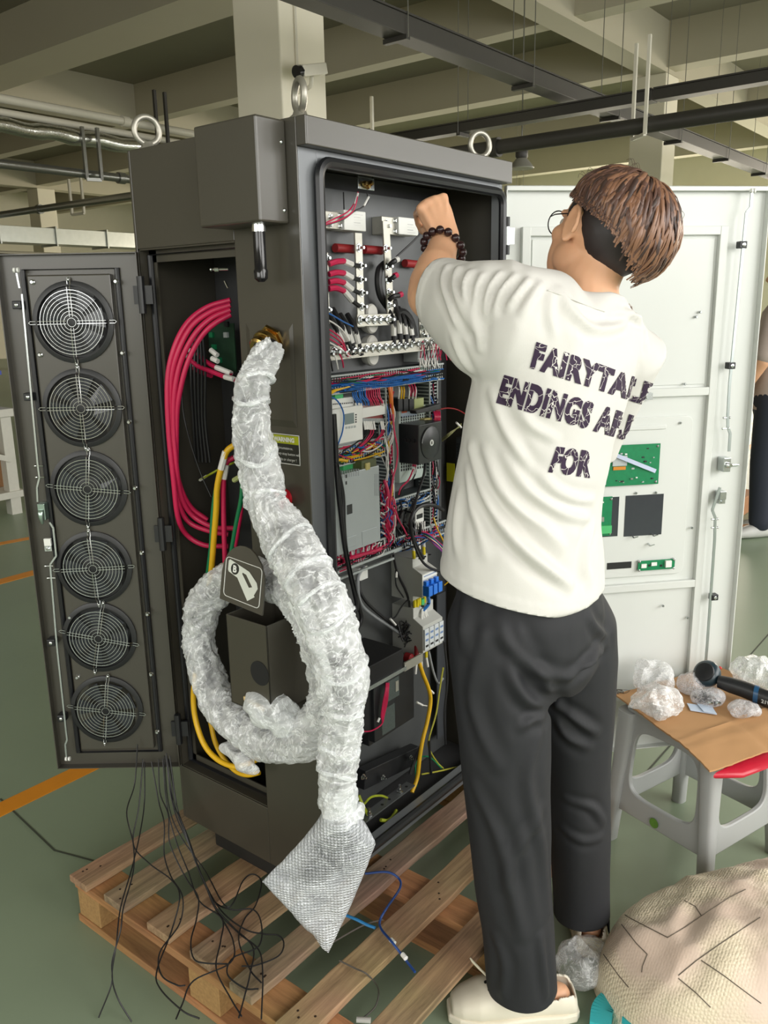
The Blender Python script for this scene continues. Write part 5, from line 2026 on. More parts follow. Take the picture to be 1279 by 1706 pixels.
# loose flap of film gathered on the lower part of the ring and a hanging scrap
def film_blob(c, u, v, w, amp, seed, fs=22, n=40, m_=30):
    mb = MB()
    mb.sphere((0, 0, 0), 1, n, m_)
    me = mb.mesh('blob')
    co = coords(me)
    A_ = np.array([tuple(u), tuple(v), tuple(w)])
    P = co @ A_ + np.array(tuple(c))
    nn = co @ np.linalg.inv(A_).T
    nn /= np.linalg.norm(nn, axis=1)[:, None] + 1e-9
    d = np.array([crumple(p, fs, seed) + .9 * mnoise.noise(Vector(p) * fs * .45) for p in P])
    setco(me, P + nn * (amp * d)[:, None])
    shade(me, 28)
    return me


o = put('film_flap', film_blob(SD(462, 1190, -.115), V(.01, -.062, -.012), V(.0, .006, .036), V(.028, 0, 0), .010, 5.5), cabr)
o.data.materials.append(M_film2)
o = put('film_scrap', film_blob(SD(398, 1262, -.05), V(.0, -.055, -.010), V(.0, .004, .016), V(.016, 0, 0), .008, 9.2), cabr)
o.data.materials.append(M_film)
# pale strip of tape where the ring meets the hanging strand
mb = MB()
tp = [(486, 1000), (500, 1030), (516, 1062), (532, 1085), (543, 1110), (548, 1140)]
tpp = smooth_path([SD(a, b, -.155) for a, b in tp], 4)
for a, b in zip(tpp, tpp[1:]):
    d = (b - a).normalized()
    s_ = d.cross(V(1, 0, 0)).normalized() * .0125
    mb.prism([a - s_, b - s_, b + s_, a + s_], (-.001, 0, 0))
mb.build('tape_strip', film_mat('milky_tape', clear=.15, scale=9, bump=.25), cabr, smooth=60)

# bubble wrapped connector at the end
NK = dp_[-1]
h2 = V(cos(YAW), sin(YAW), 0)
DN = (NK - Vector(CAM)).dot(h2)


def bag(s, t):
    Lb = [(538, 1352), (525, 1372), (500, 1400), (468, 1436), (437, 1468)]
    Rb = [(590, 1352), (606, 1372), (626, 1402), (612, 1440), (588, 1500), (547, 1586)]

    def ev(Pb, s):
        P = [Vector((a, b, 0)) for a, b in Pb]
        f = s * (len(P) - 1)
        i = min(int(f), len(P) - 2)
        return P[i].lerp(P[i + 1], f - i)
    a, b = ev(Lb, s), ev(Rb, s)
    return a.lerp(b, t)


mb = MB()
NS, NT = 34, 34
fr, bk = [], []
for i in range(NS + 1):
    for j in range(NT + 1):
        s, t = i / NS, j / NT
        q = bag(s, t)
        p = J(q.x, q.y, DN + .02 * s)
        th = (.038 * (sin(pi * t) ** .6) * (1 - .75 * s ** 1.8) + .004)
        wv_ = .006 * mnoise.noise(p * 22) + .004 * crumple(p, 18, 2.0)
        if t in (0, 1):
            th = .001
        if i == NS:
            th = .0015
        fr.append(p - h2 * (th + wv_))
        bk.append(p + h2 * (th - wv_))
n0 = len(fr)
fs_ = []
for i in range(NS):
    for j in range(NT):
        a = i * (NT + 1) + j
        fs_.append((a, a + 1, a + NT + 2, a + NT + 1))
        fs_.append((n0 + a, n0 + a + NT + 1, n0 + a + NT + 2, n0 + a + 1))
for i in range(NS):
    for j in (0, NT):
        a = i * (NT + 1) + j
        fs_.append((a, a + NT + 1, n0 + a + NT + 1, n0 + a))
for j in range(NT):
    a = NS * (NT + 1) + j
    fs_.append((a, a + 1, n0 + a + 1, n0 + a))
mb.add(fr + bk, fs_)
bo = mb.build('bubble_wrap_bag', M_bub, cabr, smooth=60, label='bubble wrap pouch around the connector')
# the connector inside it
c1, c2, c3 = J(566, 1372, DN), J(556, 1425, DN + .005), J(520, 1470, DN + .01)
mb = MB()
sd_ = h2.cross(UP)
mb.loft([(c1, sd_ * .02, h2 * .014), (c1.lerp(c2, .5), sd_ * .03, h2 * .016), (c2, sd_ * .042, h2 * .016), (c2.lerp(c3, .5), sd_ * .036, h2 * .014), (c3, sd_ * .022, h2 * .010)], 16)
mb.build('connector', M_blk, cabr, smooth=40)
# gathered neck
put('neck_wrap', wrap_tube([NK + V(0, 0, .05), NK + V(.004, -.004, .02), NK + V(.006, -.006, -.004), NK + V(.010, -.008, -.02)], [.032, .031, .03, .042], .005, 1.3, n=36, per=8), cabr).data.materials.append(M_film2)

# ================================================================ thin black fan wires falling onto the pallet
def zA(x, y):
    return 60 + x / 2.1317, 1250 + y / 2.1317


WL = [
    [(360, -20), (350, 120), (322, 220), (345, 330), (345, 430), (310, 560), (300, 640), (270, 750), (268, 830), (222, 950)],
    [(385, 40), (385, 180), (370, 290), (340, 420), (300, 560), (285, 690), (270, 800), (290, 880), (340, 965)],
    [(410, 40), (435, 180), (455, 260), (455, 370), (480, 450), (520, 520), (510, 620), (440, 720), (445, 800), (500, 835), (530, 835)],
    [(435, 30), (440, 150), (470, 230), (475, 330), (530, 450), (575, 520), (570, 600), (550, 680), (560, 740), (600, 760), (680, 760)],
    [(465, 20), (480, 170), (520, 260), (560, 380), (600, 470), (640, 560), (700, 630), (770, 700), (760, 800), (740, 880), (720, 955)],
    [(470, 30), (500, 200), (540, 310), (575, 410), (610, 500), (650, 580), (720, 650), (790, 710), (805, 800), (800, 955)],
    [(450, 30), (465, 200), (500, 330), (540, 430), (580, 540), (660, 600), (655, 680), (640, 780), (690, 880), (730, 950)],
    [(455, 20), (470, 190), (510, 300), (600, 430), (680, 560), (735, 465), (770, 440), (800, 470), (780, 550), (740, 600), (720, 680), (760, 780), (800, 830)],
    [(460, 20), (490, 210), (545, 340), (620, 520), (690, 570), (770, 570), (800, 620), (790, 700), (700, 740), (680, 800), (740, 845), (790, 850)],
    [(380, 30), (365, 200), (345, 330), (400, 400), (480, 460), (510, 520), (480, 650), (430, 780), (440, 850), (520, 930), (580, 955)],
    [(475, 20), (505, 220), (560, 370), (625, 540), (660, 600), (700, 680), (690, 760), (560, 820), (520, 900), (497, 955)],
    [(462, 10), (488, 180), (530, 300), (590, 450), (655, 570), (740, 640), (810, 655), (860, 660), (880, 690), (860, 735), (780, 765), (730, 770)],
]
rg = random.Random(21)
for i, pts in enumerate(WL):
    st = zA(*pts[0])
    p0 = FD(st[0], st[1], .012)
    D0 = (p0 - Vector(CAM)).dot(h2)
    out = []
    n_ = len(pts)
    on_floor = i in (0, 1)
    zprof = [.40, .34, .30, .26, .225, .19, .16, .10, .05, .004]
    for k_, q in enumerate(pts):
        px, py = zA(*q)
        zf = .004 if on_floor else .146
        g = G(px, py, zf)
        Dg = (g - Vector(CAM)).dot(h2)
        t = min(1, k_ / (n_ * (.75 if on_floor else .55)))
        ge = G(*zA(*pts[min(n_ - 1, int(n_ * (.75 if on_floor else .55)))]), zf)
        De = (ge - Vector(CAM)).dot(h2)
        D = D0 + (De - D0) * t
        p = J(px, py, D)
        if p.z < zf or t >= 1:
            p = g + UP * (.004 * rg.random())
        if on_floor and k_:
            p = G(px, py, zprof[min(k_ + (10 - n_), 9)])
        out.append(p)
    mb = MB()
    mb.tube(smooth_path(out, 7), .0017, 6)
    mb.build('fan_wire', M_bkw, smooth=True, label='thin black fan wire hanging down to the floor left of the pallet' if on_floor else 'thin black fan wire falling from the fan door into the tangle on the pallet', cat='wire', group='fan wires reaching the floor' if on_floor else 'fan wires tangled on the pallet')
    e = out[-1]
    mb = MB()


def zB(x, y):
    return 540 + x / 2.78, 1300 + y / 2.78


bw = root('blue_lead', tuple(G(*zB(290, 600), .14)), 'blue wire with white sleeves curling over the pallet planks', 'wire')
pts = [(190, 432), (290, 425), (345, 455), (350, 500), (290, 590), (258, 650), (265, 690), (310, 745), (360, 810), (420, 888)]
P_ = [G(*zB(*q), .146 + .012 * (i % 3 == 1)) for i, q in enumerate(pts)]
mb = MB()
mb.tube(smooth_path(P_, 8), .0028, 8)
mb.build('lead', mat('navy_blue_wire', '1c3f7d', .4), bw, smooth=True)
for (a, b) in (((308, 738), (325, 755)), ((362, 806), (378, 825))):
    mb = MB()
    mb.cyl(G(*zB(*a), .152), G(*zB(*b), .152), .0052, 10)
    mb.build('wire_sleeve', M_whw, bw, smooth=30)
mb = MB()
mb.tube(smooth_path([G(*zB(100, 625), .147), G(*zB(150, 645), .15), G(*zB(195, 668), .147), G(*zB(235, 683), .147)], 6), .0035, 8)
mb.build('blue_stub', mat('sky_blue_wire', '2472a8', .4), smooth=True, label='short lighter blue wire end under the bubble wrap tip', cat='wire')
gw = root('grey_lead', tuple(G(*zB(180, 700), .14)), 'thin grey wire looping over the plank to a white plug', 'wire')
mb = MB()
mb.tube(smooth_path([G(*zB(a, b), z) for a, b, z in ((40, 750, .146), (180, 672, .146), (272, 645, .146))], 6), .0018, 6)
mb.tube(smooth_path([G(*zB(a, b), z) for a, b, z in ((70, 835, .146), (140, 870, .147), (200, 900, .146), (250, 965, .06), (240, 1040, .03), (200, 1085, .02), (170, 1105, .02))], 6), .0018, 6)
mb.build('lead', mat('brown_grey_wire', '57524c', .5), gw, smooth=True)
mb = MB()
mb.cyl(G(*zB(150, 1108), .02), G(*zB(215, 1112), .02), .006, 10)
mb.build('plug', M_whw, gw, smooth=30)
# ================================================================ pallet
def wood(name, c, dark, axis):
    m = bpy.data.materials.new(name)
    m.use_nodes = True
    nt = m.node_tree
    b = nt.nodes['Principled BSDF']
    b.inputs['Roughness'].default_value = .75
    tc = nt.nodes.new('ShaderNodeTexCoord')
    mp = nt.nodes.new('ShaderNodeMapping')
    sc_ = [26, 26, 26]
    sc_[axis] = 1.6
    mp.inputs['Scale'].default_value = sc_
    nt.links.new(tc.outputs['Object'], mp.inputs[0])
    n = nt.nodes.new('ShaderNodeTexNoise')
    n.inputs['Scale'].default_value = 2.2
    n.inputs['Detail'].default_value = 8
    n.inputs['Roughness'].default_value = .7
    n.inputs['Distortion'].default_value = .6
    nt.links.new(mp.outputs[0], n.inputs['Vector'])
    r = nt.nodes.new('ShaderNodeValToRGB')
    r.color_ramp.elements[0].color = _lin(dark) + (1,)
    r.color_ramp.elements[0].position = .3
    r.color_ramp.elements[1].color = _lin(c) + (1,)
    r.color_ramp.elements[1].position = .68
    nt.links.new(n.outputs[0], r.inputs[0])
    n2 = nt.nodes.new('ShaderNodeTexNoise')
    n2.inputs['Scale'].default_value = 4
    nt.links.new(tc.outputs['Object'], n2.inputs['Vector'])
    mx = nt.nodes.new('ShaderNodeMix')
    mx.data_type = 'RGBA'
    mx.blend_type = 'MULTIPLY'
    mx.inputs[0].default_value = .5
    nt.links.new(r.outputs[0], mx.inputs[6])
    nt.links.new(n2.outputs[1], mx.inputs[7])
    hs = nt.nodes.new('ShaderNodeHueSaturation')
    hs.inputs['Saturation'].default_value = .9
    hs.inputs['Value'].default_value = 1.35
    nt.links.new(mx.outputs[2], hs.inputs['Color'])
    nt.links.new(hs.outputs[0], b.inputs['Base Color'])
    bp = nt.nodes.new('ShaderNodeBump')
    bp.inputs['Strength'].default_value = .35
    bp.inputs['Distance'].default_value = .002
    nt.links.new(n.outputs[0], bp.inputs['Height'])
    nt.links.new(bp.outputs[0], b.inputs['Normal'])
    return m


WPL = [wood('plank_wood_a', 'a88660', '654c34', 0), wood('plank_wood_b', '9a7f63', '5f4d3b', 0), wood('plank_wood_c', 'ad8d62', '705637', 0)]
W_str = wood('stringer_wood', 'b07b40', '7d5227', 1)
W_blk = mat('chipboard_block', 'a07d4f', .85, var=.35, scale=140, bump=.6, bscale=120)
PLT = root('wooden_pallet', (.27, .15, 0), 'worn wooden pallet under the cabinet', 'pallet')
PX0, PX1 = -.262, .800
rg = random.Random(4)
for i, (y1, y0) in enumerate(((.620, .552), (.492, .413), (.327, .249), (.177, .112), (.042, -.026), (-.105, -.179), (-.258, -.327))):
    xa = PX0 + rg.uniform(-.012, .012)
    mb = MB()
    n = 14
    top = []
    dz = rg.uniform(-.002, .002)
    # slightly uneven sawn edges
    xs = np.linspace(xa, PX1 + rg.uniform(-.01, .01), n)
    e0 = [y0 + rg.uniform(-.0025, .0025) for _ in xs]
    e1 = [y1 + rg.uniform(-.0025, .0025) for _ in xs]
    vs = []
    for k_, x in enumerate(xs):
        vs += [(x, e0[k_], .120), (x, e1[k_], .120), (x, e1[k_], .140 + dz), (x, e0[k_], .140 + dz)]
    fs = []
    for k_ in range(n - 1):
        a = k_ * 4
        for q in range(4):
            q2 = (q + 1) % 4
            fs.append((a + q, a + q2, a + 4 + q2, a + 4 + q))
    fs += [(3, 2, 1, 0), tuple((n - 1) * 4 + q for q in range(4))]
    mb.add(vs, fs)
    pk = mb.build('plank', WPL[i % 3], PLT, bevel=.002)
    for xn in (-.22, .235, .755):
        for q in range(3):
            mb = MB()
            c = V(xn + rg.uniform(-.025, .025), (y0 + y1) / 2 + rg.uniform(-.022, .022), .140 + dz)
            mb.lathe(c, UP, [(.0026, -.001), (.0026, .0006), (.001, .001)], 8)
            mb.build('nail', mat('rusty_nail', '3a2c22', .6, metal=.5), pk, smooth=30)
for (x0, x1) in ((-.258, -.165), (.188, .276), (.705, .797)):
    MB().box(x0, x1, -.325, .62, .098, .119).build('stringer_board', W_str, PLT, bevel=.002)
    MB().box(x0, x1, -.325, .62, .0, .02).build('bottom_board', W_str, PLT, bevel=.002)
    for (y0, y1) in ((.525, .615), (.085, .185), (-.325, -.235)):
        MB().box(x0 + .003, x1 - .003, y0, y1, .0205, .0975).build('block', W_blk, PLT, bevel=.002)

# ================================================================ grey plastic stool
ST = root('plastic_stool', (.968, -.50, 0), 'grey moulded plastic stool carrying a cardboard sheet', 'stool')
M_st = mat('grey_moulded_plastic', 'a3a5a4', .45, var=.05, scale=6)
sc0 = V(.968, -.50, 0)
ax1 = V(.264, -.083, 0).normalized()
ax2 = V(-.083, -.264, 0).normalized()
SH = .415


def stp(u, v, z):
    k = (.168 - .030 * z / SH)
    return sc0 + ax1 * u * k + ax2 * v * k + UP * z


mb = MB()
q = []
for (cx, cy, a0) in ((1, 1, 0), (-1, 1, 90), (-1, -1, 180), (1, -1, 270)):
    for i in range(6):
        a = radians(a0 + 18 * i)
        q.append((cx * .80 + .24 * cos(a), cy * .80 + .24 * sin(a)))
mb.prism([stp(u, v, SH - .012) for u, v in q], (0, 0, .012))
mb.build('seat', M_st, ST, bevel=.004)
for (su, sv) in ((1, 1), (-1, 1), (-1, -1), (1, -1)):
    mb = MB()
    rings = []
    for z in np.linspace(0, SH - .012, 12):
        t = z / SH
        w = .019 + .010 * t ** 2
        rings.append((stp(su * .93, sv * .93, z), ax1 * w, ax2 * w))
    mb.loft(rings, 20, sq=.35)
    mb.build('leg', M_st, ST, smooth=50)
for (side, s) in (('u', 1), ('u', -1), ('v', 1), ('v', -1)):
    def sp_(t, z):
        return stp(s * .97, t, z) if side == 'u' else stp(t, s * .97, z)
    nout = (ax1 if side == 'u' else ax2) * s
    # frame: arch opening above the rail, second wide opening below it
    hole, outer = [], []
    n = 40
    for i in range(n):
        a = 2 * pi * i / n
        ca, sa = cos(a), sin(a)
        e = .45
        tx = math.copysign(abs(ca) ** e, ca)
        tz = math.copysign(abs(sa) ** e, sa)
        hole.append((tx * .70, .262 + tz * .098))
        m_ = max(abs(tx), abs(tz))
        outer.append((tx / m_ * .86, .262 + tz / m_ * .150 if tz > 0 else .262 + tz / m_ * .158))
    mb = MB()
    vs = [sp_(t, z) for t, z in hole] + [sp_(t, z) for t, z in outer]
    vs += [p - nout * .014 for p in vs]
    fs = []
    for i in range(n):
        j = (i + 1) % n
        fs += [(i, j, n + j, n + i), (2 * n + j, 2 * n + i, 3 * n + i, 3 * n + j), (j, i, 2 * n + i, 2 * n + j), (n + i, n + j, 3 * n + j, 3 * n + i)]
    mb.add(vs, fs)
    mb.build('side_frame', M_st, ST, smooth=40, bevel=.003)
mb = MB()
c = stp(-.97, -.05, .125)
mb.lathe(c - ax1 * .004, -ax1, [(.014, 0), (.014, .0012)], 18)
mb.build('green_sticker', mat('torn_green_sticker', '5f8a35', .6, var=.3, scale=60), ST)

# cardboard sheet on the stool
CZ = SH + .001
c_a, c_b = G(1024, 1162, CZ), G(1183, 1282, CZ)
nd = V(.907, -.42, 0)
c_c, c_d = c_b + nd * .42, c_a + nd * .40
mid1, mid2 = c_a.lerp(c_b, .62), c_d.lerp(c_c, .62)
M_card = mat('brown_cardboard', 'b58a5e', .8, var=.05, scale=18, stretch=(1, 1, 1))
mb = MB()
T = .0045
n, nj = 44, 30
vs = []
for i in range(n + 1):
    t = i / n
    for j in range(nj + 1):
        s_ = j / nj
        p = c_a.lerp(c_b, t).lerp(c_d.lerp(c_c, t), s_)
        e = .0035 * math.exp(-((t - .70 + .05 * s_) / .016) ** 2) - .0025 * math.exp(-((s_ - .50) / .014) ** 2) + .0015 * mnoise.noise(p * 30)
        e += -.014 * max(0, (t - .80)) / .2 + .003 * mnoise.noise(p * 9) * (t > .8)
        if i in (0, n) or j in (0, nj):
            p = p + V(mnoise.noise(p * 60), mnoise.noise(p * 60 + V(9, 0, 0)), 0) * .003
        p = p + UP * (.0055 + e)
        vs += [p, p + UP * T]
W_ = 2 * (nj + 1)
fs = []
for i in range(n):
    for j in range(nj):
        a = i * W_ + j * 2
        fs += [(a + 1, a + 3, a + W_ + 3, a + W_ + 1), (a, a + W_, a + W_ + 2, a + 2)]
for i in range(n):
    a = i * W_
    fs.append((a, a + 1, a + W_ + 1, a + W_))
    a = i * W_ + 2 * nj
    fs.append((a, a + W_, a + W_ + 1, a + 1))
for j in range(nj):
    a = j * 2
    fs.append((a, a + 2, a + 3, a + 1))
    a = n * W_ + j * 2
    fs.append((a, a + 1, a + 3, a + 2))
mb.add(vs, fs)
cdb = mb.build('cardboard_sheet', M_card, smooth=30, label='creased brown cardboard sheet lying on the grey stool', cat='cardboard')
# red folded pouch under the cardboard edge
mb = MB()
ra, rb = G(1198, 1290, CZ - .035), G(1275, 1262, CZ - .035)
mb.loft([(ra, UP * .010, nd * .02), (ra.lerp(rb, .3), UP * .013, V(.02, .03, 0)), (ra.lerp(rb, .7), UP * .012, V(.02, .03, 0)), (rb + nd * .05, UP * .009, V(.02, .03, 0))], 14)
mb.build('red_pouch', mat('red_plastic_pouch', 'c02238', .35, var=.1), smooth=50, label='red folded pouch tucked under the cardboard sheet', cat='pouch')

TZ = CZ + T + .0075
M_fb = film_mat('cloudy_bag_film', base=(.88, .89, .90), clear=.74, rough=.08, scale=16, bscale=40, bump=1.0)
M_fb2 = film_mat('smoky_bag_film', base=(.74, .74, .77), clear=.76, rough=.08, scale=20, bscale=45, bump=1.0)


def bagobj(px, py, ru, rv, rw, seed, m_, label, amp=.018, ang=0.0, fs=16):
    c = G(px, py, TZ + rw * .9)
    u = V(cos(YAW + ang - pi / 2), sin(YAW + ang - pi / 2), 0)
    v = V(-u.y, u.x, 0)
    o = put('plastic_bag', film_blob(c, u * ru, v * rv, UP * rw, amp, seed, fs), label=label, cat='plastic bag')
    o.data.materials.append(m_)
    co = coords(o.data)
    co[:, 2] = np.maximum(co[:, 2], TZ)
    setco(o.data, co)
    return o


bagobj(1093, 1168, .048, .05, .036, 2.2, M_fb, 'crumpled clear plastic bag nearest the worker on the cardboard', .024)
bagobj(1088, 1128, .040, .04, .042, 6.1, M_fb, 'taller crumpled clear bag behind the nearest bag', .026)
bagobj(1262, 1118, .055, .05, .035, 3.7, M_fb, 'pale crumpled film at the right picture edge behind the tool', .024)
bagobj(1160, 1140, .040, .035, .022, 9.7, M_fb2, 'pinkish film bunched under the round tool head', .012)
bagobj(1240, 1182, .038, .03, .016, 7.9, M_fb2, 'flattened smoky bag under the tool handle', .010)
sb_ = bagobj(1180, 1163, .036, .030, .014, 4.4, M_fb2, 'clear bag holding black screws beside the blue slip', .008)
rg = random.Random(8)
scm = MB()
scm.lathe((0, 0, 0), (1, 0, 0), [(.0045, 0), (.0045, .003), (.002, .0031), (.002, .014)], 8)
scme = scm.mesh('screw', [mat('black_oxide', '1a1a1c', .35, metal=.6)], 30)
c = G(1180, 1165, TZ + .004)
for i in range(24):
    o = put('screw', scme, sb_ if False else None, loc=(c.x + rg.uniform(-.03, .03), c.y + rg.uniform(-.028, .028), TZ + .005 + rg.uniform(0, .008)), label='black screw inside the clear bag on the cardboard', cat='screw', group='black screws in the bag')
    o.rotation_euler = (rg.uniform(0, 3), rg.uniform(-.3, .3), rg.uniform(0, 6))
for k_, (px, py) in enumerate(((1187, 1159), (1196, 1172), (1183, 1172))):
    mb = MB()
    mb.lathe(G(px, py, TZ + .018), UP, [(.004, 0), (.0075, .001), (.0075, .003), (.003, .005)], 14)
    mb.build('silver_button', M_zinc, smooth=30, label='small silver button on the bag of screws', cat='button', group='silver buttons on the screw bag')
mb = MB()
pa, pb, pc, pd = G(1144, 1172, TZ + .001), G(1150, 1184, TZ + .001), G(1194, 1191, TZ + .001), G(1185, 1178, TZ + .001)
mb.prism([pa, pb, pc, pd], (0, 0, .0012))
mb.prism([pa.lerp(pd, .4) + UP * .004, pb.lerp(pc, .5) + UP * .003, pc + UP * .0015, pd + UP * .003], (0, 0, .0008))
mb.build('paper_slip', mat('pale_blue_paper', 'c6d3e6', .6, var=.1, scale=40), label='folded pale blue paper slip on the cardboard', cat='paper')

# handheld tool: round head and tapering handle
TL = root('handheld_tool', tuple(G(1215, 1150, TZ)), 'black handheld power tool with round head and dark teal body', 'tool')
M_tl = mat('tool_dark_teal', '23343c', .3, var=.15, scale=20)
hc = G(1177, 1122, TZ + .055)
vd = (Vector(CAM) - hc).normalized()
hax = (vd + V(.15, .35, .1)).normalized()
mb = MB()
mb.lathe(hc - hax * .022, hax, [(.023, 0), (.033, .004), (.037, .014), (.037, .026), (.031, .036), (.016, .042)], 28)
mb.build('tool_head', M_tl, TL, smooth=50)
mb = MB()
mb.lathe(hc + hax * .0175, hax, [(.027, 0), (.025, .004), (.018, .006)], 24)
mb.build('head_pad', mat('tool_black', '16181b', .45), TL, smooth=40)
h0, h1, h3 = G(1196, 1135, TZ + .045), G(1235, 1147, TZ + .035), G(1275, 1163, TZ + .024)
mb = MB()
pr_ = (h3 - h0).normalized()
sd2 = pr_.cross(UP).normalized()
mb.loft([(h0, sd2 * .017, UP * .016), (h0.lerp(h1, .5), sd2 * .021, UP * .020), (h1, sd2 * .022, UP * .021), (h1.lerp(h3, .5), sd2 * .021, UP * .022), (h3, sd2 * .021, UP * .023), (h3 + pr_ * .03, sd2 * .022, UP * .024), (h3 + pr_ * .034, sd2 * .017, UP * .019)], 20, sq=.25)
mb.build('tool_handle', mat('tool_black', '16181b', .45), TL, smooth=50)
mb = MB()
q = h1.lerp(h3, .62)
mb.loft([(q - pr_ * .006, sd2 * .0222, UP * .0232), (q + pr_ * .006, sd2 * .0224, UP * .0236)], 20, sq=.25)
mb.build('handle_band', mat('tool_blue_band', '1f4a6e', .35), TL, smooth=50)
lettering('tool_lettering', '21V', .014, h3 - sd2 * -.0212 * (1 if sd2.dot(Vector(CAM) - h3) > 0 else -1) - pr_ * .008 + UP * -.006 + (sd2 if sd2.dot(Vector(CAM) - h3) > 0 else -sd2) * .002, pr_, UP, M_gy, TL, offset=.0004)
mb = MB()
mb.sphere(G(1199, 1113, TZ + .06), .005, 10, 8)
mb.build('red_trigger', mat('trigger_red', 'c22a22', .4), TL, smooth=True)
# frayed grey thread at the cardboard corner
mb = MB()
for i in range(14):
    c = c_a + V(rg.uniform(-.01, .03), rg.uniform(-.02, .01), .008)
    mb.tube(smooth_path([c, c + V(rg.uniform(-.02, .02), rg.uniform(-.02, .02), .008), c + V(rg.uniform(-.03, .03), rg.uniform(-.03, .03), rg.uniform(0, .012))], 5), .0007, 4)
mb.build('frayed_thread', mat('dark_thread', '4a4034', .8), smooth=True, label='tuft of dark frayed thread at the cardboard corner', cat='thread', kind='stuff')

# ================================================================ quilted foam packing bundle at the lower right
QC = V(.585, -.80, 0)
qu = V(.80, -.60, 0).normalized()
qv = V(.60, .80, 0).normalized()


def qh(u, v):      # height of the bundle over the floor
    r = (abs(u) / .40) ** 2.6 + (abs(v) / .24) ** 2.6
    h = .215 * max(0, 1 - r) ** .42
    return h


mb = MB()
NU, NV = 70, 56
vs, fs = [], []
for i in range(NU + 1):
    for j in range(NV + 1):
        a = 2 * i / NU - 1
        b = 2 * j / NV - 1
        # square to disc-like mapping keeps the rim tidy
        u = a * sqrt(1 - b * b / 2) * .40 * 1.02
        v = b * sqrt(1 - a * a / 2) * .24 * 1.02
        e = .40
        uu = .40 * math.copysign(min(1, abs(a)), a)
        k = max(abs(a), abs(b))
        ang = math.atan2(b, a)
        rad_ = k
        su = math.copysign(abs(cos(ang)) ** .86, cos(ang))
        sv = math.copysign(abs(sin(ang)) ** .86, sin(ang))
        u, v = su * rad_ * .40, sv * rad_ * .225
        z = .235 * max(0, 1 - rad_ ** 3.2) ** .5
        p = QC + qu * u + qv * v
        z *= 1 + .10 * mnoise.noise(V(u * 6, v * 6, 1.3)) + .05 * mnoise.noise(V(u * 17, v * 17, 4))
        z *= .80 + .25 * (u / .4 + 1) / 2
        z += .009 * crumple(V(u, v, 0), 9, 5.0) * min(1, z / .1)
        vs.append(p + UP * max(z, .002) + (qu * mnoise.noise(V(u * 9, v * 9, 7)) + qv * mnoise.noise(V(u * 9, v * 9, 11))) * .012)
for i in range(NU):
    for j in range(NV):
        a = i * (NV + 1) + j
        fs.append((a, a + NV + 1, a + NV + 2, a + 1))
mb.add(vs, fs)


def quilt_mat():
    m = bpy.data.materials.new('quilted_foam')
    m.use_nodes = True
    nt = m.node_tree
    b = nt.nodes['Principled BSDF']
    b.inputs['Roughness'].default_value = .5
    tc = nt.nodes.new('ShaderNodeTexCoord')
    v = nt.nodes.new('ShaderNodeTexVoronoi')
    v.inputs['Scale'].default_value = 165
    v.inputs['Randomness'].default_value = .35
    nt.links.new(tc.outputs['Object'], v.inputs['Vector'])
    n = nt.nodes.new('ShaderNodeTexNoise')
    n.inputs['Scale'].default_value = 5
    nt.links.new(tc.outputs['Object'], n.inputs['Vector'])
    # patches of bubble sheet and of plain foam cloth
    rot = nt.nodes.new('ShaderNodeMapping')
    rot.inputs['Rotation'].default_value = (0, 0, radians(-38))
    rot.inputs['Scale'].default_value = (4.4, 4.4, 0)
    nt.links.new(tc.outputs['Object'], rot.inputs[0])
    one = nt.nodes.new('ShaderNodeMapRange')
    one.inputs[1].default_value = .44
    one.inputs[2].default_value = .56
    nt.links.new(n.outputs[0], one.inputs[0])
    mx = nt.nodes.new('ShaderNodeMix')
    mx.data_type = 'RGBA'
    mx.inputs[6].default_value = _lin('d3bfae') + (1,)
    mx.inputs[7].default_value = _lin('d3c5ab') + (1,)
    nt.links.new(one.outputs[0], mx.inputs[0])
    m2 = nt.nodes.new('ShaderNodeMix')
    m2.data_type = 'RGBA'
    m2.blend_type = 'OVERLAY'
    m2.inputs[0].default_value = .2
    nt.links.new(mx.outputs[2], m2.inputs[6])
    nt.links.new(n.outputs[0], m2.inputs[7])
    nt.links.new(m2.outputs[2], b.inputs['Base Color'])
    ml = nt.nodes.new('ShaderNodeMath')
    ml.operation = 'MULTIPLY'
    nt.links.new(v.outputs['Distance'], ml.inputs[0])
    ad = nt.nodes.new('ShaderNodeMath')
    ad.operation = 'MULTIPLY_ADD'
    nt.links.new(one.outputs[0], ad.inputs[0])
    ad.inputs[1].default_value = .8
    ad.inputs[2].default_value = .2
    nt.links.new(ad.outputs[0], ml.inputs[1])
    bp = nt.nodes.new('ShaderNodeBump')
    bp.inputs['Strength'].default_value = .6
    bp.inputs['Distance'].default_value = .004
    bp.invert = True
    nt.links.new(ml.outputs[0], bp.inputs['Height'])
    nt.links.new(bp.outputs[0], b.inputs['Normal'])
    return m


QR = root('packing_bundle', tuple(QC), 'beige quilted foam packing bundle on the floor beside the stool', 'packing')
qme = mb.mesh('foam_cover', [quilt_mat()], 60)
qo = put('foam_cover', qme, QR)
qb = BVHTree.FromPolygons([Vector(v) for v in vs], fs)


def on_quilt(px, py):
    d = Vector(_ray(px, py)).normalized()
    h_ = qb.ray_cast(Vector(CAM), d)
    return h_[0]


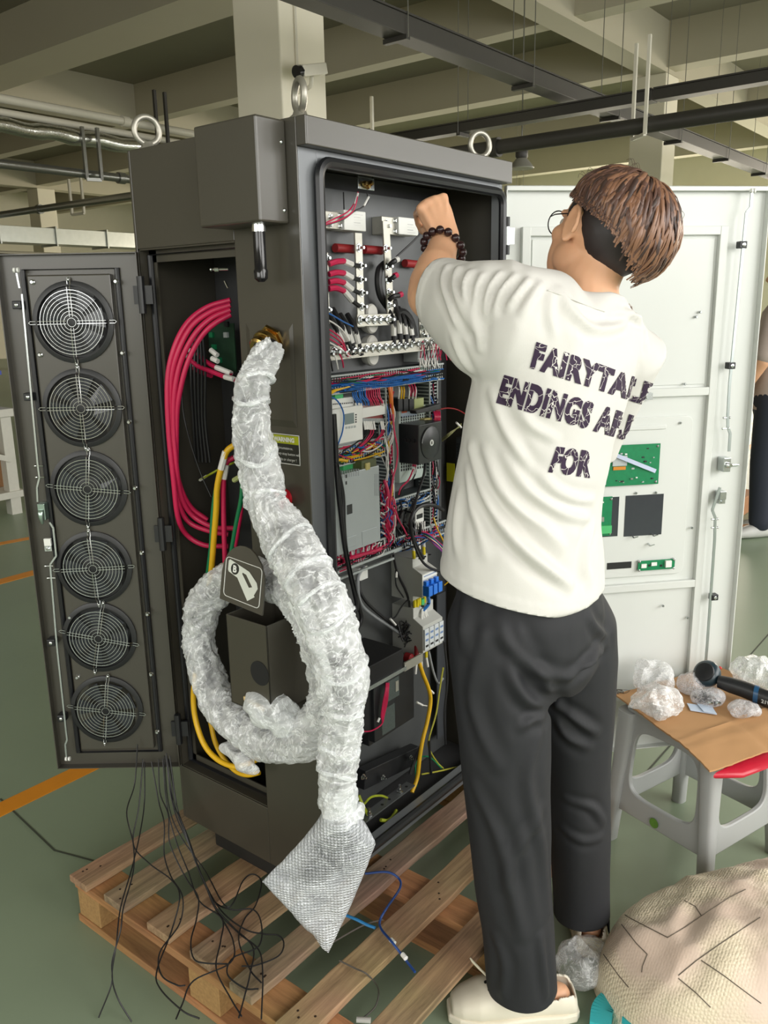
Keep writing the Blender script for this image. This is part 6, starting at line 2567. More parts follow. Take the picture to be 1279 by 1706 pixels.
for pts in ([(1022, 1512), (1050, 1530), (1085, 1548), (1112, 1562), (1140, 1545), (1168, 1526), (1215, 1495), (1255, 1475)],
            [(1130, 1625), (1160, 1600), (1200, 1572), (1240, 1545), (1279, 1520)],
            [(985, 1555), (1005, 1590), (1030, 1625), (1055, 1655)],
            [(1035, 1540), (1060, 1572), (1078, 1590), (1070, 1610), (1068, 1625)],
            [(1168, 1600), (1205, 1625), (1245, 1655), (1279, 1680)],
            [(1130, 1630), (1160, 1655), (1195, 1690)],
            [(1168, 1526), (1158, 1510), (1130, 1495)]):
    fine = [Vector((a_[0], a_[1], 0)).lerp(Vector((b_[0], b_[1], 0)), t) for a_, b_ in zip(pts, pts[1:]) for t in np.linspace(0, 1, 7)[:-1]]
    P = [on_quilt(p.x, p.y) for p in fine]
    P = [p + (Vector(CAM) - p).normalized() * .0006 for p in P if p]
    if len(P) > 3:
        # dashed stitches, each a short thread lying on the cover
        mb = MB()
        for q in range(0, len(P) - 2, 2):
            mb.tube(P[q:q + 3], .0011, 5)
        mb.build('stitch_seam', mat('dark_stitch', '5c5348', .8), QR, smooth=True)
# thin clear film edge of the bundle trailing toward the worker's foot
o = put('film_edge', film_blob(G(975, 1600, .03), V(.05, .02, 0), V(-.03, .05, 0), V(0, 0, .035), .012, 3.3, 18), QR)
o.data.materials.append(M_fb)
# teal plastic straps under the bundle
for k_, (pts, lab) in enumerate((([(1000, 1706), (1003, 1680), (1015, 1664), (1028, 1662)], 'turquoise plastic strap end beside the bundle'), ([(1050, 1706), (1062, 1698), (1080, 1696), (1086, 1706)], 'light turquoise tab at the bottom picture edge'))):
    mb = MB()
    P = smooth_path([G(a, b, .03 + .01 * k_) for a, b in pts], 5)
    for a, b in zip(P, P[1:]):
        d = (b - a).normalized()
        s_ = d.cross(UP).normalized() * .022
        mb.prism([a - s_, b - s_, b + s_, a + s_], (0, 0, -.03))
    mb.build('plastic_strap', mat('turquoise_plastic', '39aeb4', .35), smooth=40, label=lab, cat='strap')
# ================================================================ the worker
M_skin = mat('skin', 'dca985', .5, var=.05, scale=20, bump=.05, bscale=300)
MATS['skin'].node_tree.nodes['Principled BSDF'].inputs['Subsurface Weight'].default_value = .12
MATS['skin'].node_tree.nodes['Principled BSDF'].inputs['Subsurface Radius'].default_value = (.012, .005, .003)
M_shirt = mat('white_cotton', 'd2d0cb', .85, var=.03, scale=9, bump=.12, bscale=700)
M_trs = mat('black_trouser_cloth', '1d1e22', .72, var=.06, scale=14, bump=.1, bscale=900)
M_shoe = mat('cream_clog', 'e3dccb', .5, var=.04)
PR = root('person', (.29, -.42, 0), 'worker in white lettered shirt and black trousers reaching into the cabinet', 'person')
XP, YP = V(1, 0, 0), V(0, 1, 0)


def ringp(px, py, D, a, b, yaw=0.0, tilt=None):
    c = J(px, py, D)
    u = V(cos(yaw), sin(yaw), 0)
    v = V(-sin(yaw), cos(yaw), 0)
    if tilt:
        u = (u + UP * tilt[0]).normalized()
        v = (v + UP * tilt[1]).normalized()
    return (c, u * a, v * b)


def limb(mb, pts, n=20, sq=0.0):
    """pts: (point, radius) or (point, ra, rb, direction of ra)"""
    P = [Vector(p[0]) for p in pts]
    rings = []
    for i, p in enumerate(pts):
        t = (P[min(i + 1, len(P) - 1)] - P[max(i - 1, 0)]).normalized()
        if len(p) > 3:
            u = Vector(p[3])
            u = (u - t * u.dot(t)).normalized()
            ra, rb = p[1], p[2]
        else:
            u = t.orthogonal().normalized() if abs(t.x) > .95 else (XP - t * t.x).normalized()
            ra = rb = p[1]
        w = t.cross(u)
        rings.append((P[i], u * ra, w * rb))
    # rounded ends
    t0 = (P[1] - P[0]).normalized()
    t1 = (P[-1] - P[-2]).normalized()
    r0, r1 = rings[0], rings[-1]
    m0, m1 = min(r0[1].length, r0[2].length), min(r1[1].length, r1[2].length)
    pre = [(r0[0] - t0 * m0 * .9, r0[1] * .25, r0[2] * .25), (r0[0] - t0 * m0 * .6, r0[1] * .75, r0[2] * .75)]
    post = [(r1[0] + t1 * m1 * .6, r1[1] * .75, r1[2] * .75), (r1[0] + t1 * m1 * .9, r1[1] * .25, r1[2] * .25)]
    mb.loft(pre + rings + post, n, sq)


# ---- joints
HIPC = J(883, 985, 1.60)
SH_L = J(846, 528, 1.48)
EL_L = J(712, 497, 1.66)
WR_L = J(742, 396, 1.82)
KN_L, AN_L = J(848, 1330, 1.52), J(872, 1655, 1.505)
KN_R, AN_R = J(962, 1320, 1.70), J(966, 1545, 1.712)
SH_R = J(1030, 584, 1.73)
EL_R = SH_R + V(.035, .10, -.24)
WR_R = EL_R + V(.02, .11, .13)
NKB = J(978, 505, 1.60)
HC = J(1004, 394, 1.63)              # middle of the head

# ---- body
bm_ = MB()
bm_.loft([ringp(880, 1040, 1.60, .13, .085), ringp(883, 985, 1.60, .14, .09), ringp(876, 900, 1.60, .14, .095), ringp(886, 820, 1.60, .135, .09), ringp(896, 740, 1.60, .145, .095), ringp(914, 660, 1.60, .16, .10), ringp(932, 595, 1.60, .165, .095), ringp(950, 550, 1.60, .13, .07), ringp(968, 520, 1.60, .09, .06)], 28)
limb(bm_, [(SH_L + V(0, 0, -.015), .036), (SH_L.lerp(EL_L, .35), .040), (SH_L.lerp(EL_L, .75), .041), (EL_L, .040)])
fdir = (WR_L - EL_L).normalized()
limb(bm_, [(EL_L, .040), (EL_L.lerp(WR_L, .22), .0445), (EL_L.lerp(WR_L, .5), .040), (EL_L.lerp(WR_L, .8), .031, .027, h2.cross(UP)), (WR_L, .029, .022, h2.cross(UP))])
limb(bm_, [(SH_R + V(-.01, .01, -.02), .040), (SH_R.lerp(EL_R, .5), .042), (EL_R, .040)])
limb(bm_, [(EL_R, .040), (EL_R.lerp(WR_R, .3), .043), (WR_R, .027)])
for s_, kn, an in ((-1, KN_L, AN_L), (1, KN_R, AN_R)):
    hp = HIPC + XP * .085 * s_
    limb(bm_, [(hp, .070), (hp.lerp(kn, .4), .068), (kn, .055), (kn.lerp(an, .3), .056), (kn.lerp(an, .8), .038), (an + V(0, 0, .02), .036), (V(an.x, an.y, .07), .038)])
# neck and head
fwd = (V(cos(radians(70)), sin(radians(70)), 0)).normalized()          # the way the face looks
lft = UP.cross(fwd).normalized()
hup = (UP * .93 + V(.623, -.782, 0) * .36).normalized()    # head leaning a little
fwd = (fwd - hup * fwd.dot(hup)).normalized()
lft = hup.cross(fwd).normalized()


def hd(f, l, u):
    return HC + fwd * f + lft * l + hup * u


limb(bm_, [(NKB - UP * .02 , .066), (J(975, 478, 1.61), .060), (hd(-.015, .004, -.06), .056), (hd(-.01, 0, -.02), .055)])


def ell(mb, c, f, l, u, n=24):
    m0 = len(mb.v)
    mb.sphere((0, 0, 0), 1, n, n // 2 + 2)
    for i in range(m0, len(mb.v)):
        x, y, z = mb.v[i]
        mb.v[i] = tuple(Vector(c) + fwd * x * f + lft * y * l + hup * z * u)


ell(bm_, hd(-.008, 0, .014), .096, .077, .092)            # skull
ell(bm_, hd(.045, 0, -.045), .052, .058, .070)            # lower face
ell(bm_, hd(.070, 0, -.088), .026, .032, .024)            # chin
for s_ in (-1, 1):
    ell(bm_, hd(.010, .050 * s_, -.055), .040, .018, .034)    # jaw angle
    ell(bm_, hd(.062, .038 * s_, -.018), .024, .022, .02)     # cheekbone
limb(bm_, [(hd(.092, 0, .005), .009), (hd(.103, 0, -.015), .011), (hd(.108, 0, -.032), .014)], 12)   # nose
ell(bm_, hd(.090, 0, -.062), .010, .022, .006)            # lips
ell(bm_, hd(.089, 0, -.072), .010, .020, .006)
ell(bm_, hd(.080, 0, .022), .016, .05, .012)              # brow
for s_ in (-1, 1):                                         # ears
    ec = hd(-.004, .079 * s_, -.006)
    ell(bm_, ec, .015, .008, .028, 16)
    axx = (lft * s_ - fwd * .45).normalized()
    k0 = len(bm_.v)
    rim = []
    for q in range(18):
        a = radians(-70 + 300 * q / 17)
        rim.append(ec + axx * .009 + (-fwd + lft * s_ * .25) * .019 * cos(a + .6) + hup * .031 * sin(a + .6))
    bm_.tube(rim, .0055, 8)
    ell(bm_, ec + axx * .002 - hup * .024 + fwd * .004, .009, .006, .010, 12)
# left hand: back of the hand toward us, fingers reaching away and curling down
hdir = (V(-.02, .55, .84)).normalized()                    # along the metacarpals
hside = h2.cross(UP).normalized()                          # image right
hside = (hside - hdir * hside.dot(hdir)).normalized()
hnorm = hside.cross(hdir).normalized()
if hnorm.dot(Vector(CAM) - WR_L) < 0:
    hnorm = -hnorm                                         # back of the hand
MCP = WR_L + hdir * .080 + hside * .008
limb(bm_, [(WR_L - hdir * .004, .029, .021, hside), (WR_L + hdir * .025 + hside * .003, .032, .020, hside), (WR_L + hdir * .055 + hside * .006, .036, .018, hside), (MCP, .035, .015, hside)])
fing = [(-.026, .043, .0092), (-.009, .047, .0098), (.009, .044, .0096), (.026, .036, .0086)]
for (so, L_, r_) in fing:
    k0 = MCP + hside * so - hdir * abs(so) * .18
    d1 = (hdir * .35 - hnorm * .93).normalized()
    d2 = (-hdir * .35 - hnorm * .9).normalized()
    d3 = (-hdir * .85 - hnorm * .35).normalized()
    p1 = k0 + d1 * L_
    p2 = p1 + d2 * L_ * .62
    p3 = p2 + d3 * L_ * .48
    limb(bm_, [(k0 - hdir * .006 + hnorm * .004, r_ * 1.12), (k0 + d1 * .008, r_ * 1.05), (p1, r_), (p2, r_ * .92), (p3, r_ * .8)], 12)
    limb(bm_, [(WR_L + hdir * .03 + hside * so * .75 + hnorm * .0165, .003), (k0 - hdir * .012 + hnorm * .0150, .0050)], 8)      # tendon
    bm_.sphere(k0 + hnorm * .0085, .0115, 12, 8)            # knuckle
tb0 = WR_L + hdir * .020 - hside * .012 - hnorm * .010
limb(bm_, [(tb0, .014), (tb0 + hdir * .026 - hside * .008 - hnorm * .022, .0115), (tb0 + hdir * .040 - hside * .002 - hnorm * .046, .0100), (tb0 + hdir * .044 + hside * .010 - hnorm * .064, .0085)], 12)
# right hand, closed on something inside the bay
hr = (WR_R - EL_R).normalized()
limb(bm_, [(WR_R, .027, .02, XP), (WR_R + hr * .04, .038, .018, XP), (WR_R + hr * .08, .038, .015, XP)])
for i in range(4):
    k0 = WR_R + hr * .082 + XP * (-.028 + i * .019)
    limb(bm_, [(k0, .010), (k0 + hr * .03 - UP * .012, .0095), (k0 + hr * .035 - UP * .036, .009), (k0 + hr * .012 - UP * .042, .008)], 12)
limb(bm_, [(WR_R + hr * .03 - XP * .028, .013), (WR_R + hr * .06 - XP * .04 - UP * .02, .011), (WR_R + hr * .085 - XP * .03 - UP * .04, .009)], 12)
# feet
for (heel, toe) in ((V(.232, -.488, .045), V(.085, -.315, .035)), (V(.425, -.45, .045), V(.56, -.37, .035))):
    limb(bm_, [(heel.lerp(toe, .09), .025), (heel.lerp(toe, .35), .033), (heel.lerp(toe, .75), .034), (toe, .022)])
bme = evaluated(bm_.mesh('body'), [('REMESH', {'mode': 'VOXEL', 'voxel_size': .0042}), ('SMOOTH', {'factor': .5, 'iterations': 5})])
bme.materials.clear()
bme.materials.append(M_skin)
shade(bme, 180)
body = put('body', bme, PR)
for s_ in (-1, 1):
    mb = MB()
    mb.sphere(hd(.074, .032 * s_, .004), .0120, 16, 12)
    mb.build('eye', mat('eye_white_dark', 'cfc8c0', .2), PR, smooth=True)
    mb = MB()
    mb.sphere(hd(.0815, .0325 * s_, .004), .0055, 12, 8)
    mb.build('iris', mat('dark_iris', '1d1410', .2), PR, smooth=True)

# ---- shirt
sm = MB()
torso = [ringp(872, 985, 1.60, .190, .150, tilt=(.02, -.02)), ringp(871, 930, 1.60, .190, .147), ringp(871, 880, 1.60, .182, .142), ringp(880, 815, 1.60, .172, .138), ringp(893, 745, 1.60, .172, .138), ringp(912, 670, 1.60, .186, .138), ringp(930, 605, 1.605, .203, .132), ringp(944, 560, 1.61, .205, .112), ringp(960, 530, 1.62, .175, .095), ringp(974, 505, 1.615, .115, .080), ringp(980, 487, 1.61, .074, .066)]
sm.loft(torso, 36)
cufc = J(738, 490, 1.63)
cdir = (EL_L - SH_L).normalized()
limb(sm, [(J(905, 560, 1.53), .115, .10, UP), (J(850, 545, 1.50), .108, .088, UP), (J(800, 530, 1.535), .100, .078, UP), (J(765, 512, 1.585), .084, .068, UP), (cufc, .068, .060, UP), (cufc + cdir * .03, .064, .058, UP)], 28)
limb(sm, [(J(900, 510, 1.56), .055), (J(840, 492, 1.505), .062), (J(790, 490, 1.55), .055)], 20)
cuf2 = SH_R.lerp(EL_R, .85)
limb(sm, [(J(990, 570, 1.68), .10), (SH_R + V(-.005, -.01, -.004), .088), (SH_R.lerp(EL_R, .45), .084), (cuf2, .078), (SH_R.lerp(EL_R, 1.05), .075)], 24)
sme = evaluated(sm.mesh('shirt'), [('REMESH', {'mode': 'VOXEL', 'voxel_size': .0052}), ('SMOOTH', {'factor': .5, 'iterations': 20})])


def cut(me, tests):
    bm = bmesh.new()
    bm.from_mesh(me)
    for (c, d, rad) in tests:
        c, d = Vector(c), Vector(d).normalized()
        near = [f for f in bm.faces if (f.calc_center_median() - c).length < rad]
        geo = set(near)
        for f in near:
            geo.update(f.verts)
            geo.update(f.edges)
        bmesh.ops.bisect_plane(bm, geom=list(geo), plane_co=c, plane_no=d, dist=1e-5)
        kill = [v for v in bm.verts if (v.co - c).dot(d) > 1e-5 and (v.co - c).length < rad * 1.02]
        bmesh.ops.delete(bm, geom=kill, context='VERTS')
    # keep the biggest piece
    bm.to_mesh(me)
    bm.free()
    return me


hemc = torso[0][0] + UP * .012
cut(sme, [(hemc, -UP - V(.623, -.782, 0) * .27, 9), (cufc + cdir * .005, cdir, .16), (cuf2, (EL_R - SH_R), .105), (J(981, 497, 1.61), hup * 1 + UP * .3 + fwd * .35, .10)])
# tidy the openings so their rims are straight
tree = None


def bvh_of(me):
    return BVHTree.FromPolygons([v.co.copy() for v in me.vertices], [tuple(p.vertices) for p in me.polygons])


def sight(tree_, px, py):
    r = tree_.ray_cast(Vector(CAM), Vector(_ray(px, py)).normalized())
    return r[0]


def folds(me, tree_, lst):
    co, nm = coords(me), normals(me)
    disp = np.zeros(len(co))
    for (pts, amp, wid) in lst:
        P = [sight(tree_, *p) for p in pts]
        P = [p for p in P if p is not None]
        if len(P) < 2:
            continue
        P = smooth_path(P, 5)
        d, al = seg_dist(co, P)
        tp = np.sin(np.pi * np.clip(al * .9 + .05, 0, 1)) ** .6
        disp += amp * 1.3 * tp * (np.exp(-(d / (wid * .8)) ** 2) - .6 * np.exp(-((d - 1.6 * wid) / (wid * .9)) ** 2))
    setco(me, co + nm * disp[:, None])


def z7(x, y):
    return 640 + x / 2.46, 280 + y / 2.46


def z8(x, y):
    return 700 + x / 3.047, 740 + y / 3.047


st = bvh_of(sme)
FS = []
for pts, a, w in (
    ([(255, 400), (240, 460), (265, 560), (300, 650)], .006, .008),
    ([(300, 410), (285, 470), (300, 560), (345, 660)], .007, .008),
    ([(345, 425), (325, 480), (335, 570), (375, 680), (390, 740)], .007, .009),
    ([(400, 440), (375, 500), (370, 590), (400, 690)], .006, .009),
    ([(470, 430), (430, 490), (410, 560), (408, 620)], .006, .008),
    ([(530, 440), (480, 500), (455, 560), (445, 600)], .006, .008),
    ([(590, 460), (540, 520), (505, 570)], .006, .008),
    ([(640, 475), (600, 530), (570, 590)], .005, .008),
    ([(720, 500), (770, 580), (830, 640), (900, 660), (970, 640), (1010, 600)], .006, .011),
    ([(690, 520), (680, 600), (700, 680)], .004, .010),
    ([(930, 600), (980, 590), (1040, 620)], .005, .009),
    ([(1000, 580), (1050, 640), (1070, 720)], .004, .009),
    ([(440, 930), (490, 1060), (540, 1150), (600, 1240)], .006, .011),
    ([(560, 1000), (610, 1060), (700, 1110)], .004, .010),
    ([(280, 700), (310, 770), (350, 830)], .005, .009),
):
    FS.append(([z7(*p) for p in pts], a, w))
for pts, a, w in (
    ([(250, 20), (300, 200), (380, 360), (500, 510), (640, 620), (770, 700)], .007, .013),
    ([(330, 40), (400, 210), (500, 330), (620, 420), (720, 520)], .007, .013),
    ([(430, 60), (520, 200), (620, 290), (740, 350), (860, 380)], .006, .012),
    ([(600, 150), (680, 230), (780, 280), (880, 290)], .005, .011),
    ([(230, 120), (260, 300), (300, 420), (330, 560)], .005, .012),
    ([(880, 420), (845, 520), (840, 620), (860, 690)], .007, .014),
    ([(420, 400), (540, 540), (660, 650), (760, 730)], .006, .012),
    ([(190, 250), (180, 400), (190, 560)], .004, .012),
):
    FS.append(([z8(*p) for p in pts], a, w))
folds(sme, st, FS)
co = coords(sme)
nm = normals(sme)
wr = np.array([mnoise.noise(Vector(c) * 11) * .0035 + mnoise.noise(Vector((c[0] * 30, c[1] * 30, c[2] * 12))) * .0012 for c in co])
setco(sme, co + nm * wr[:, None])
co = coords(sme)
nm = normals(sme)
hd_ = np.array(tuple((-UP - V(.623, -.782, 0) * .27).normalized()))
dh = -((co - np.array(tuple(hemc))) @ hd_)
dcu = -((co - np.array(tuple(cufc + cdir * .005))) @ np.array(tuple(cdir)))
ncu = np.linalg.norm(co - np.array(tuple(cufc)), axis=1) < .12
band = ((dh < .021).astype(float) + ((dcu < .018) & ncu).astype(float)).clip(0, 1)
setco(sme, co + nm * (band * .0016)[:, None])
sme = evaluated(sme, [('SMOOTH', {'factor': .25, 'iterations': 1}), ('SOLIDIFY', {'thickness': .003, 'offset': -1})])
sme.materials.clear()
sme.materials.append(M_shirt)
shade(sme, 180)
shirt = put('shirt', sme, PR, label='white T-shirt with dark lettering on the back')
st = bvh_of(sme)
# collar rib and hem and cuff stitching lines
def rim_line(me_tree, pts, r, m_, name, off=.001):
    P = []
    for p in pts:
        q = me_tree.ray_cast(Vector(CAM), Vector(_ray(*p)).normalized())
        if q[0] is not None:
            P.append(q[0] + q[1] * off)
    if len(P) > 2:
        mb = MB()
        mb.tube(smooth_path(P, 4), r, 6)
        return mb.build(name, m_, PR, smooth=True)


rim_line(st, [(912, 484), (930, 490), (950, 498), (970, 506), (990, 514), (1006, 519)], .0014, M_shirt, 'collar_seam')

# ---- lettering on the back
def print_mat():
    m = bpy.data.materials.new('cracked_purple_print')
    m.use_nodes = True
    nt = m.node_tree
    b = nt.nodes['Principled BSDF']
    b.inputs['Roughness'].default_value = .75
    tc = nt.nodes.new('ShaderNodeTexCoord')
    nz = nt.nodes.new('ShaderNodeTexNoise')
    nz.inputs['Scale'].default_value = 40
    nt.links.new(tc.outputs['Object'], nz.inputs['Vector'])
    mxv = nt.nodes.new('ShaderNodeMix')
    mxv.data_type = 'VECTOR'
    mxv.inputs[0].default_value = .04
    nt.links.new(tc.outputs['Object'], mxv.inputs[4])
    nt.links.new(nz.outputs[1], mxv.inputs[5])
    v = nt.nodes.new('ShaderNodeTexVoronoi')
    v.feature = 'DISTANCE_TO_EDGE'
    v.inputs['Scale'].default_value = 42
    nt.links.new(mxv.outputs[1], v.inputs['Vector'])
    r = nt.nodes.new('ShaderNodeValToRGB')
    r.color_ramp.elements[0].position = .011
    r.color_ramp.elements[0].color = _lin('ddd8d2') + (1,)
    r.color_ramp.elements[1].position = .020
    r.color_ramp.elements[1].color = _lin('2b1733') + (1,)
    nt.links.new(v.outputs['Distance'], r.inputs[0])
    nt.links.new(r.outputs[0], b.inputs['Base Color'])
    return m


M_print = print_mat()


def shirt_text(body, bl, br, tl, tr, off):
    me = text_mesh(body, 1.0, off, 'LEFT', 0.0, 1.12, 4)
    xs = [v.co.x for v in me.vertices]
    ys = [v.co.y for v in me.vertices]
    x0, x1, y0, y1 = min(xs), max(xs), min(ys), max(ys)
    bm = bmesh.new()
    bm.from_mesh(me)
    bmesh.ops.triangulate(bm, faces=bm.faces)
    for _ in range(5):
        lng = [e for e in bm.edges if e.calc_length() > .16]
        if not lng:
            break
        bmesh.ops.subdivide_edges(bm, edges=lng, cuts=1)
        bmesh.ops.triangulate(bm, faces=[f for f in bm.faces if len(f.verts) > 3])
    bl, br, tl, tr = [Vector((a, b, 0)) for a, b in (bl, br, tl, tr)]
    kill = []
    for v in bm.verts:
        u, w = (v.co.x - x0) / (x1 - x0), (v.co.y - y0) / (y1 - y0)
        q = bl.lerp(br, u).lerp(tl.lerp(tr, u), w)
        h_ = st.ray_cast(Vector(CAM), Vector(_ray(q.x, q.y)).normalized())
        if h_[0] is None:
            kill.append(v)
        else:
            n_ = h_[1] if h_[1].dot(Vector(CAM) - h_[0]) > 0 else -h_[1]
            v.co = h_[0] + n_ * .0016
    bmesh.ops.delete(bm, geom=kill, context='VERTS')
    # drop faces stretched over the far side
    bmesh.ops.delete(bm, geom=[f for f in bm.faces if max(e.calc_length() for e in f.edges) > .04], context='FACES')
    # every letter becomes a part of its own
    left_ = set(bm.faces)
    while left_:
        st_ = [left_.pop()]
        isl = []
        while st_:
            f = st_.pop()
            isl.append(f)
            for e in f.edges:
                for g_ in e.link_faces:
                    if g_ in left_:
                        left_.discard(g_)
                        st_.append(g_)
        if len(isl) < 6:
            continue
        ix = {}
        fs_l = []
        for f in isl:
            fs_l.append(tuple(ix.setdefault(v, len(ix)) for v in f.verts))
        m2 = bpy.data.meshes.new('print')
        m2.from_pydata([tuple(v.co) for v in ix], [], fs_l)
        m2.materials.append(M_print)
        put('printed_letter', m2, shirt)
    bm.free()


shirt_text('FAIRYTALE', (882, 613), (1082, 678), (893, 569), (1092, 640), .06)
shirt_text('ENDINGS ARE', (826, 672), (1052, 737), (840, 623), (1064, 694), .06)
shirt_text('FOR', (912, 787), (982, 797), (927, 743), (988, 751), .06)

# ---- trousers
tm = MB()
tm.loft([ringp(876, 905, 1.60, .150, .118), ringp(880, 960, 1.60, .166, .128), ringp(883, 1010, 1.60, .172, .138), ringp(885, 1060, 1.60, .172, .140), ringp(888, 1105, 1.60, .165, .125), ringp(890, 1135, 1.60, .14, .10)], 32)
hl, hr_ = HIPC + XP * -.085, HIPC + XP * .085
limb(tm, [(J(832, 1030, 1.535), .102), (J(832, 1100, 1.53), .100), (J(838, 1200, 1.525), .096), (J(843, 1310, 1.52), .089), (J(850, 1420, 1.515), .082), (J(862, 1540, 1.51), .077), (J(869, 1640, 1.507), .074), (J(871, 1700, 1.506), .073)], 28)
limb(tm, [(J(946, 1040, 1.665), .100), (J(952, 1100, 1.675), .098), (J(956, 1190, 1.685), .085), (J(960, 1300, 1.70), .074), (J(964, 1410, 1.705), .070), (J(967, 1500, 1.71), .066), (J(968, 1580, 1.712), .064)], 28)
tme = evaluated(tm.mesh('trousers'), [('REMESH', {'mode': 'VOXEL', 'voxel_size': .0058}), ('SMOOTH', {'factor': .5, 'iterations': 12})])
cut(tme, [(J(869, 1642, 1.506), (0.05, 0, -1), .3), (J(966, 1550, 1.712), (0, 0, -1), .25)])
tt = bvh_of(tme)
FT = []
for pts, a, w in (
    ([(400, 880), (440, 1000), (540, 1110), (660, 1180), (770, 1190)], .008, .014),
    ([(450, 1120), (490, 1230), (560, 1310), (680, 1330)], .009, .013),
    ([(600, 1150), (650, 1240), (690, 1330)], .009, .012),
    ([(330, 960), (280, 1150), (260, 1300), (310, 1480), (390, 1640)], .006, .016),
    ([(520, 1440), (580, 1400), (650, 1380)], .006, .011),
    ([(700, 1340), (790, 1400), (890, 1470)], .008, .013),
    ([(690, 1390), (740, 1480), (850, 1540)], .006, .013),
    ([(760, 1180), (850, 1110), (920, 1010)], .008, .012),
    ([(830, 1120), (900, 1080), (950, 1020)], .006, .011),
    ([(860, 870), (900, 940), (950, 980)], .006, .012),
    ([(480, 900), (520, 1000), (600, 1090)], .004, .012),
    ([(240, 720), (220, 900), (230, 1050)], .005, .015),
):
    FT.append(([z8(*p) for p in pts], a, w))
for pts, a, w in (
    ([(790, 1310), (830, 1400), (850, 1480), (870, 1560)], .006, .015),
    ([(900, 1350), (860, 1420), (840, 1480)], .005, .014),
    ([(905, 1200), (880, 1300), (905, 1420), (915, 1520)], .005, .014),
    ([(940, 1330), (985, 1345), (1005, 1370)], .005, .010),
    ([(935, 1380), (970, 1400), (1000, 1395)], .004, .010),
    ([(825, 1560), (840, 1610), (835, 1660)], .005, .012),
    ([(900, 1560), (905, 1610), (910, 1660)], .005, .010),
):
    FT.append((pts, a, w))
folds(tme, tt, FT)
co = coords(tme)
nm = normals(tme)
wr = np.array([mnoise.noise(Vector((c[0] * 9, c[1] * 9, c[2] * 5))) * .005 + mnoise.noise(Vector((c[0] * 26, c[1] * 26, c[2] * 9))) * .0015 for c in co])
setco(tme, co + nm * wr[:, None])
tme = evaluated(tme, [('SMOOTH', {'factor': .4, 'iterations': 2}), ('SOLIDIFY', {'thickness': .003, 'offset': -1})])
tme.materials.clear()
tme.materials.append(M_trs)
shade(tme, 180)
put('trousers', tme, PR, label='loose black trousers')

# ---- clogs
def clog(heel, toe, side):
    heel, toe = Vector(heel), Vector(toe)
    d = (toe - heel)
    L_ = d.length
    d.normalize()
    s_ = d.cross(UP).normalized()
    k = MB()
    R = []
    for (t, w, h, zc) in ((-.01, .030, .022, .030), (.03, .036, .036, .042), (.12, .039, .040, .046), (.3, .040, .038, .044), (.45, .044, .046, .05), (.6, .049, .044, .048), (.78, .050, .036, .041), (.92, .040, .027, .033), (1.0, .026, .018, .027)):
        R.append((heel + d * L_ * t + UP * zc, s_ * w, UP * h))
    k.loft(R, 28, sq=.12)
    me = k.mesh('clog')
    me = evaluated(me, [('REMESH', {'mode': 'VOXEL', 'voxel_size': .004}), ('SMOOTH', {'factor': .5, 'iterations': 6})])
    co = coords(me)
    co[:, 2] = np.maximum(co[:, 2], .012)
    setco(me, co)
    # foot opening
    bm = bmesh.new()
    bm.from_mesh(me)
    oc = heel + d * L_ * .22 + UP * .10
    kill = []
    for v in bm.verts:
        q = v.co - oc
        if (q.dot(d) / (L_ * .27)) ** 2 + (q.dot(s_) / .036) ** 2 < 1 and v.co.z > .055:
            kill.append(v)
    bmesh.ops.delete(bm, geom=kill, context='VERTS')
    bm.to_mesh(me)
    bm.free()
    me = evaluated(me, [('SOLIDIFY', {'thickness': .005, 'offset': -1})])
    me.materials.clear()
    me.materials.append(M_shoe)
    shade(me, 180)
    sh = put('clog', me, PR)
    k = MB()
    R = []
    for (t, w) in ((-.03, .022), (.0, .034), (.12, .041), (.3, .042), (.45, .046), (.62, .051), (.8, .051), (.94, .040), (1.03, .022)):
        R.append((t, w))
    out = [heel + d * L_ * t + s_ * w for t, w in R] + [heel + d * L_ * t - s_ * w for t, w in R[::-1]]
    out = [V(p.x, p.y, .001) for p in out]
    k.prism(out, (0, 0, .022))
    k.build('sole', M_shoe, sh, bevel=.004)
    for (t, w) in ((.56, .7), (.62, .25), (.62, -.2), (.70, .5), (.72, .0), (.70, -.5)):
        tree_ = bvh_of(me)
        q = heel + d * L_ * t + s_ * .04 * w
        r_ = tree_.ray_cast(V(q.x, q.y, .3), V(0, 0, -1))
        if r_[0]:
            k = MB()
            k.lathe(r_[0] - r_[1] * .001, r_[1], [(.0042, 0), (.0042, .0018)], 12)
            k.build('vent_hole', M_dark, sh)
    for sg in (-1, 1):
        k = MB()
        c = heel + d * L_ * .34 + s_ * sg * .041 + UP * .052
        k.lathe(c - s_ * sg * .004, s_ * sg, [(.0095, 0), (.0095, .004), (.006, .0055)], 16)
        k.build('strap_rivet', M_blk, sh, smooth=30)
    k = MB()
    a = heel + d * L_ * .66 + UP * .084
    k.tube(smooth_path([a + s_ * -.02, a + s_ * -.005 + UP * .012 + d * .01, a + d * .03 + UP * .03 + s_ * .004, a + d * .05 + UP * .058], 6), .0028, 8)
    k.tube(smooth_path([a + s_ * .02, a + s_ * .008 + UP * .012, a + d * .012 + UP * .03 - s_ * .01, a + d * .0 + UP * .042 + s_ * -.015], 6), .0026, 8)
    k.build('lace', mat('cream_lace', 'd9cfb8', .7), sh, smooth=True)


clog((.238, -.497, 0), (.068, -.292, 0), -1)
clog((.405, -.462, 0), (.590, -.352, 0), 1)

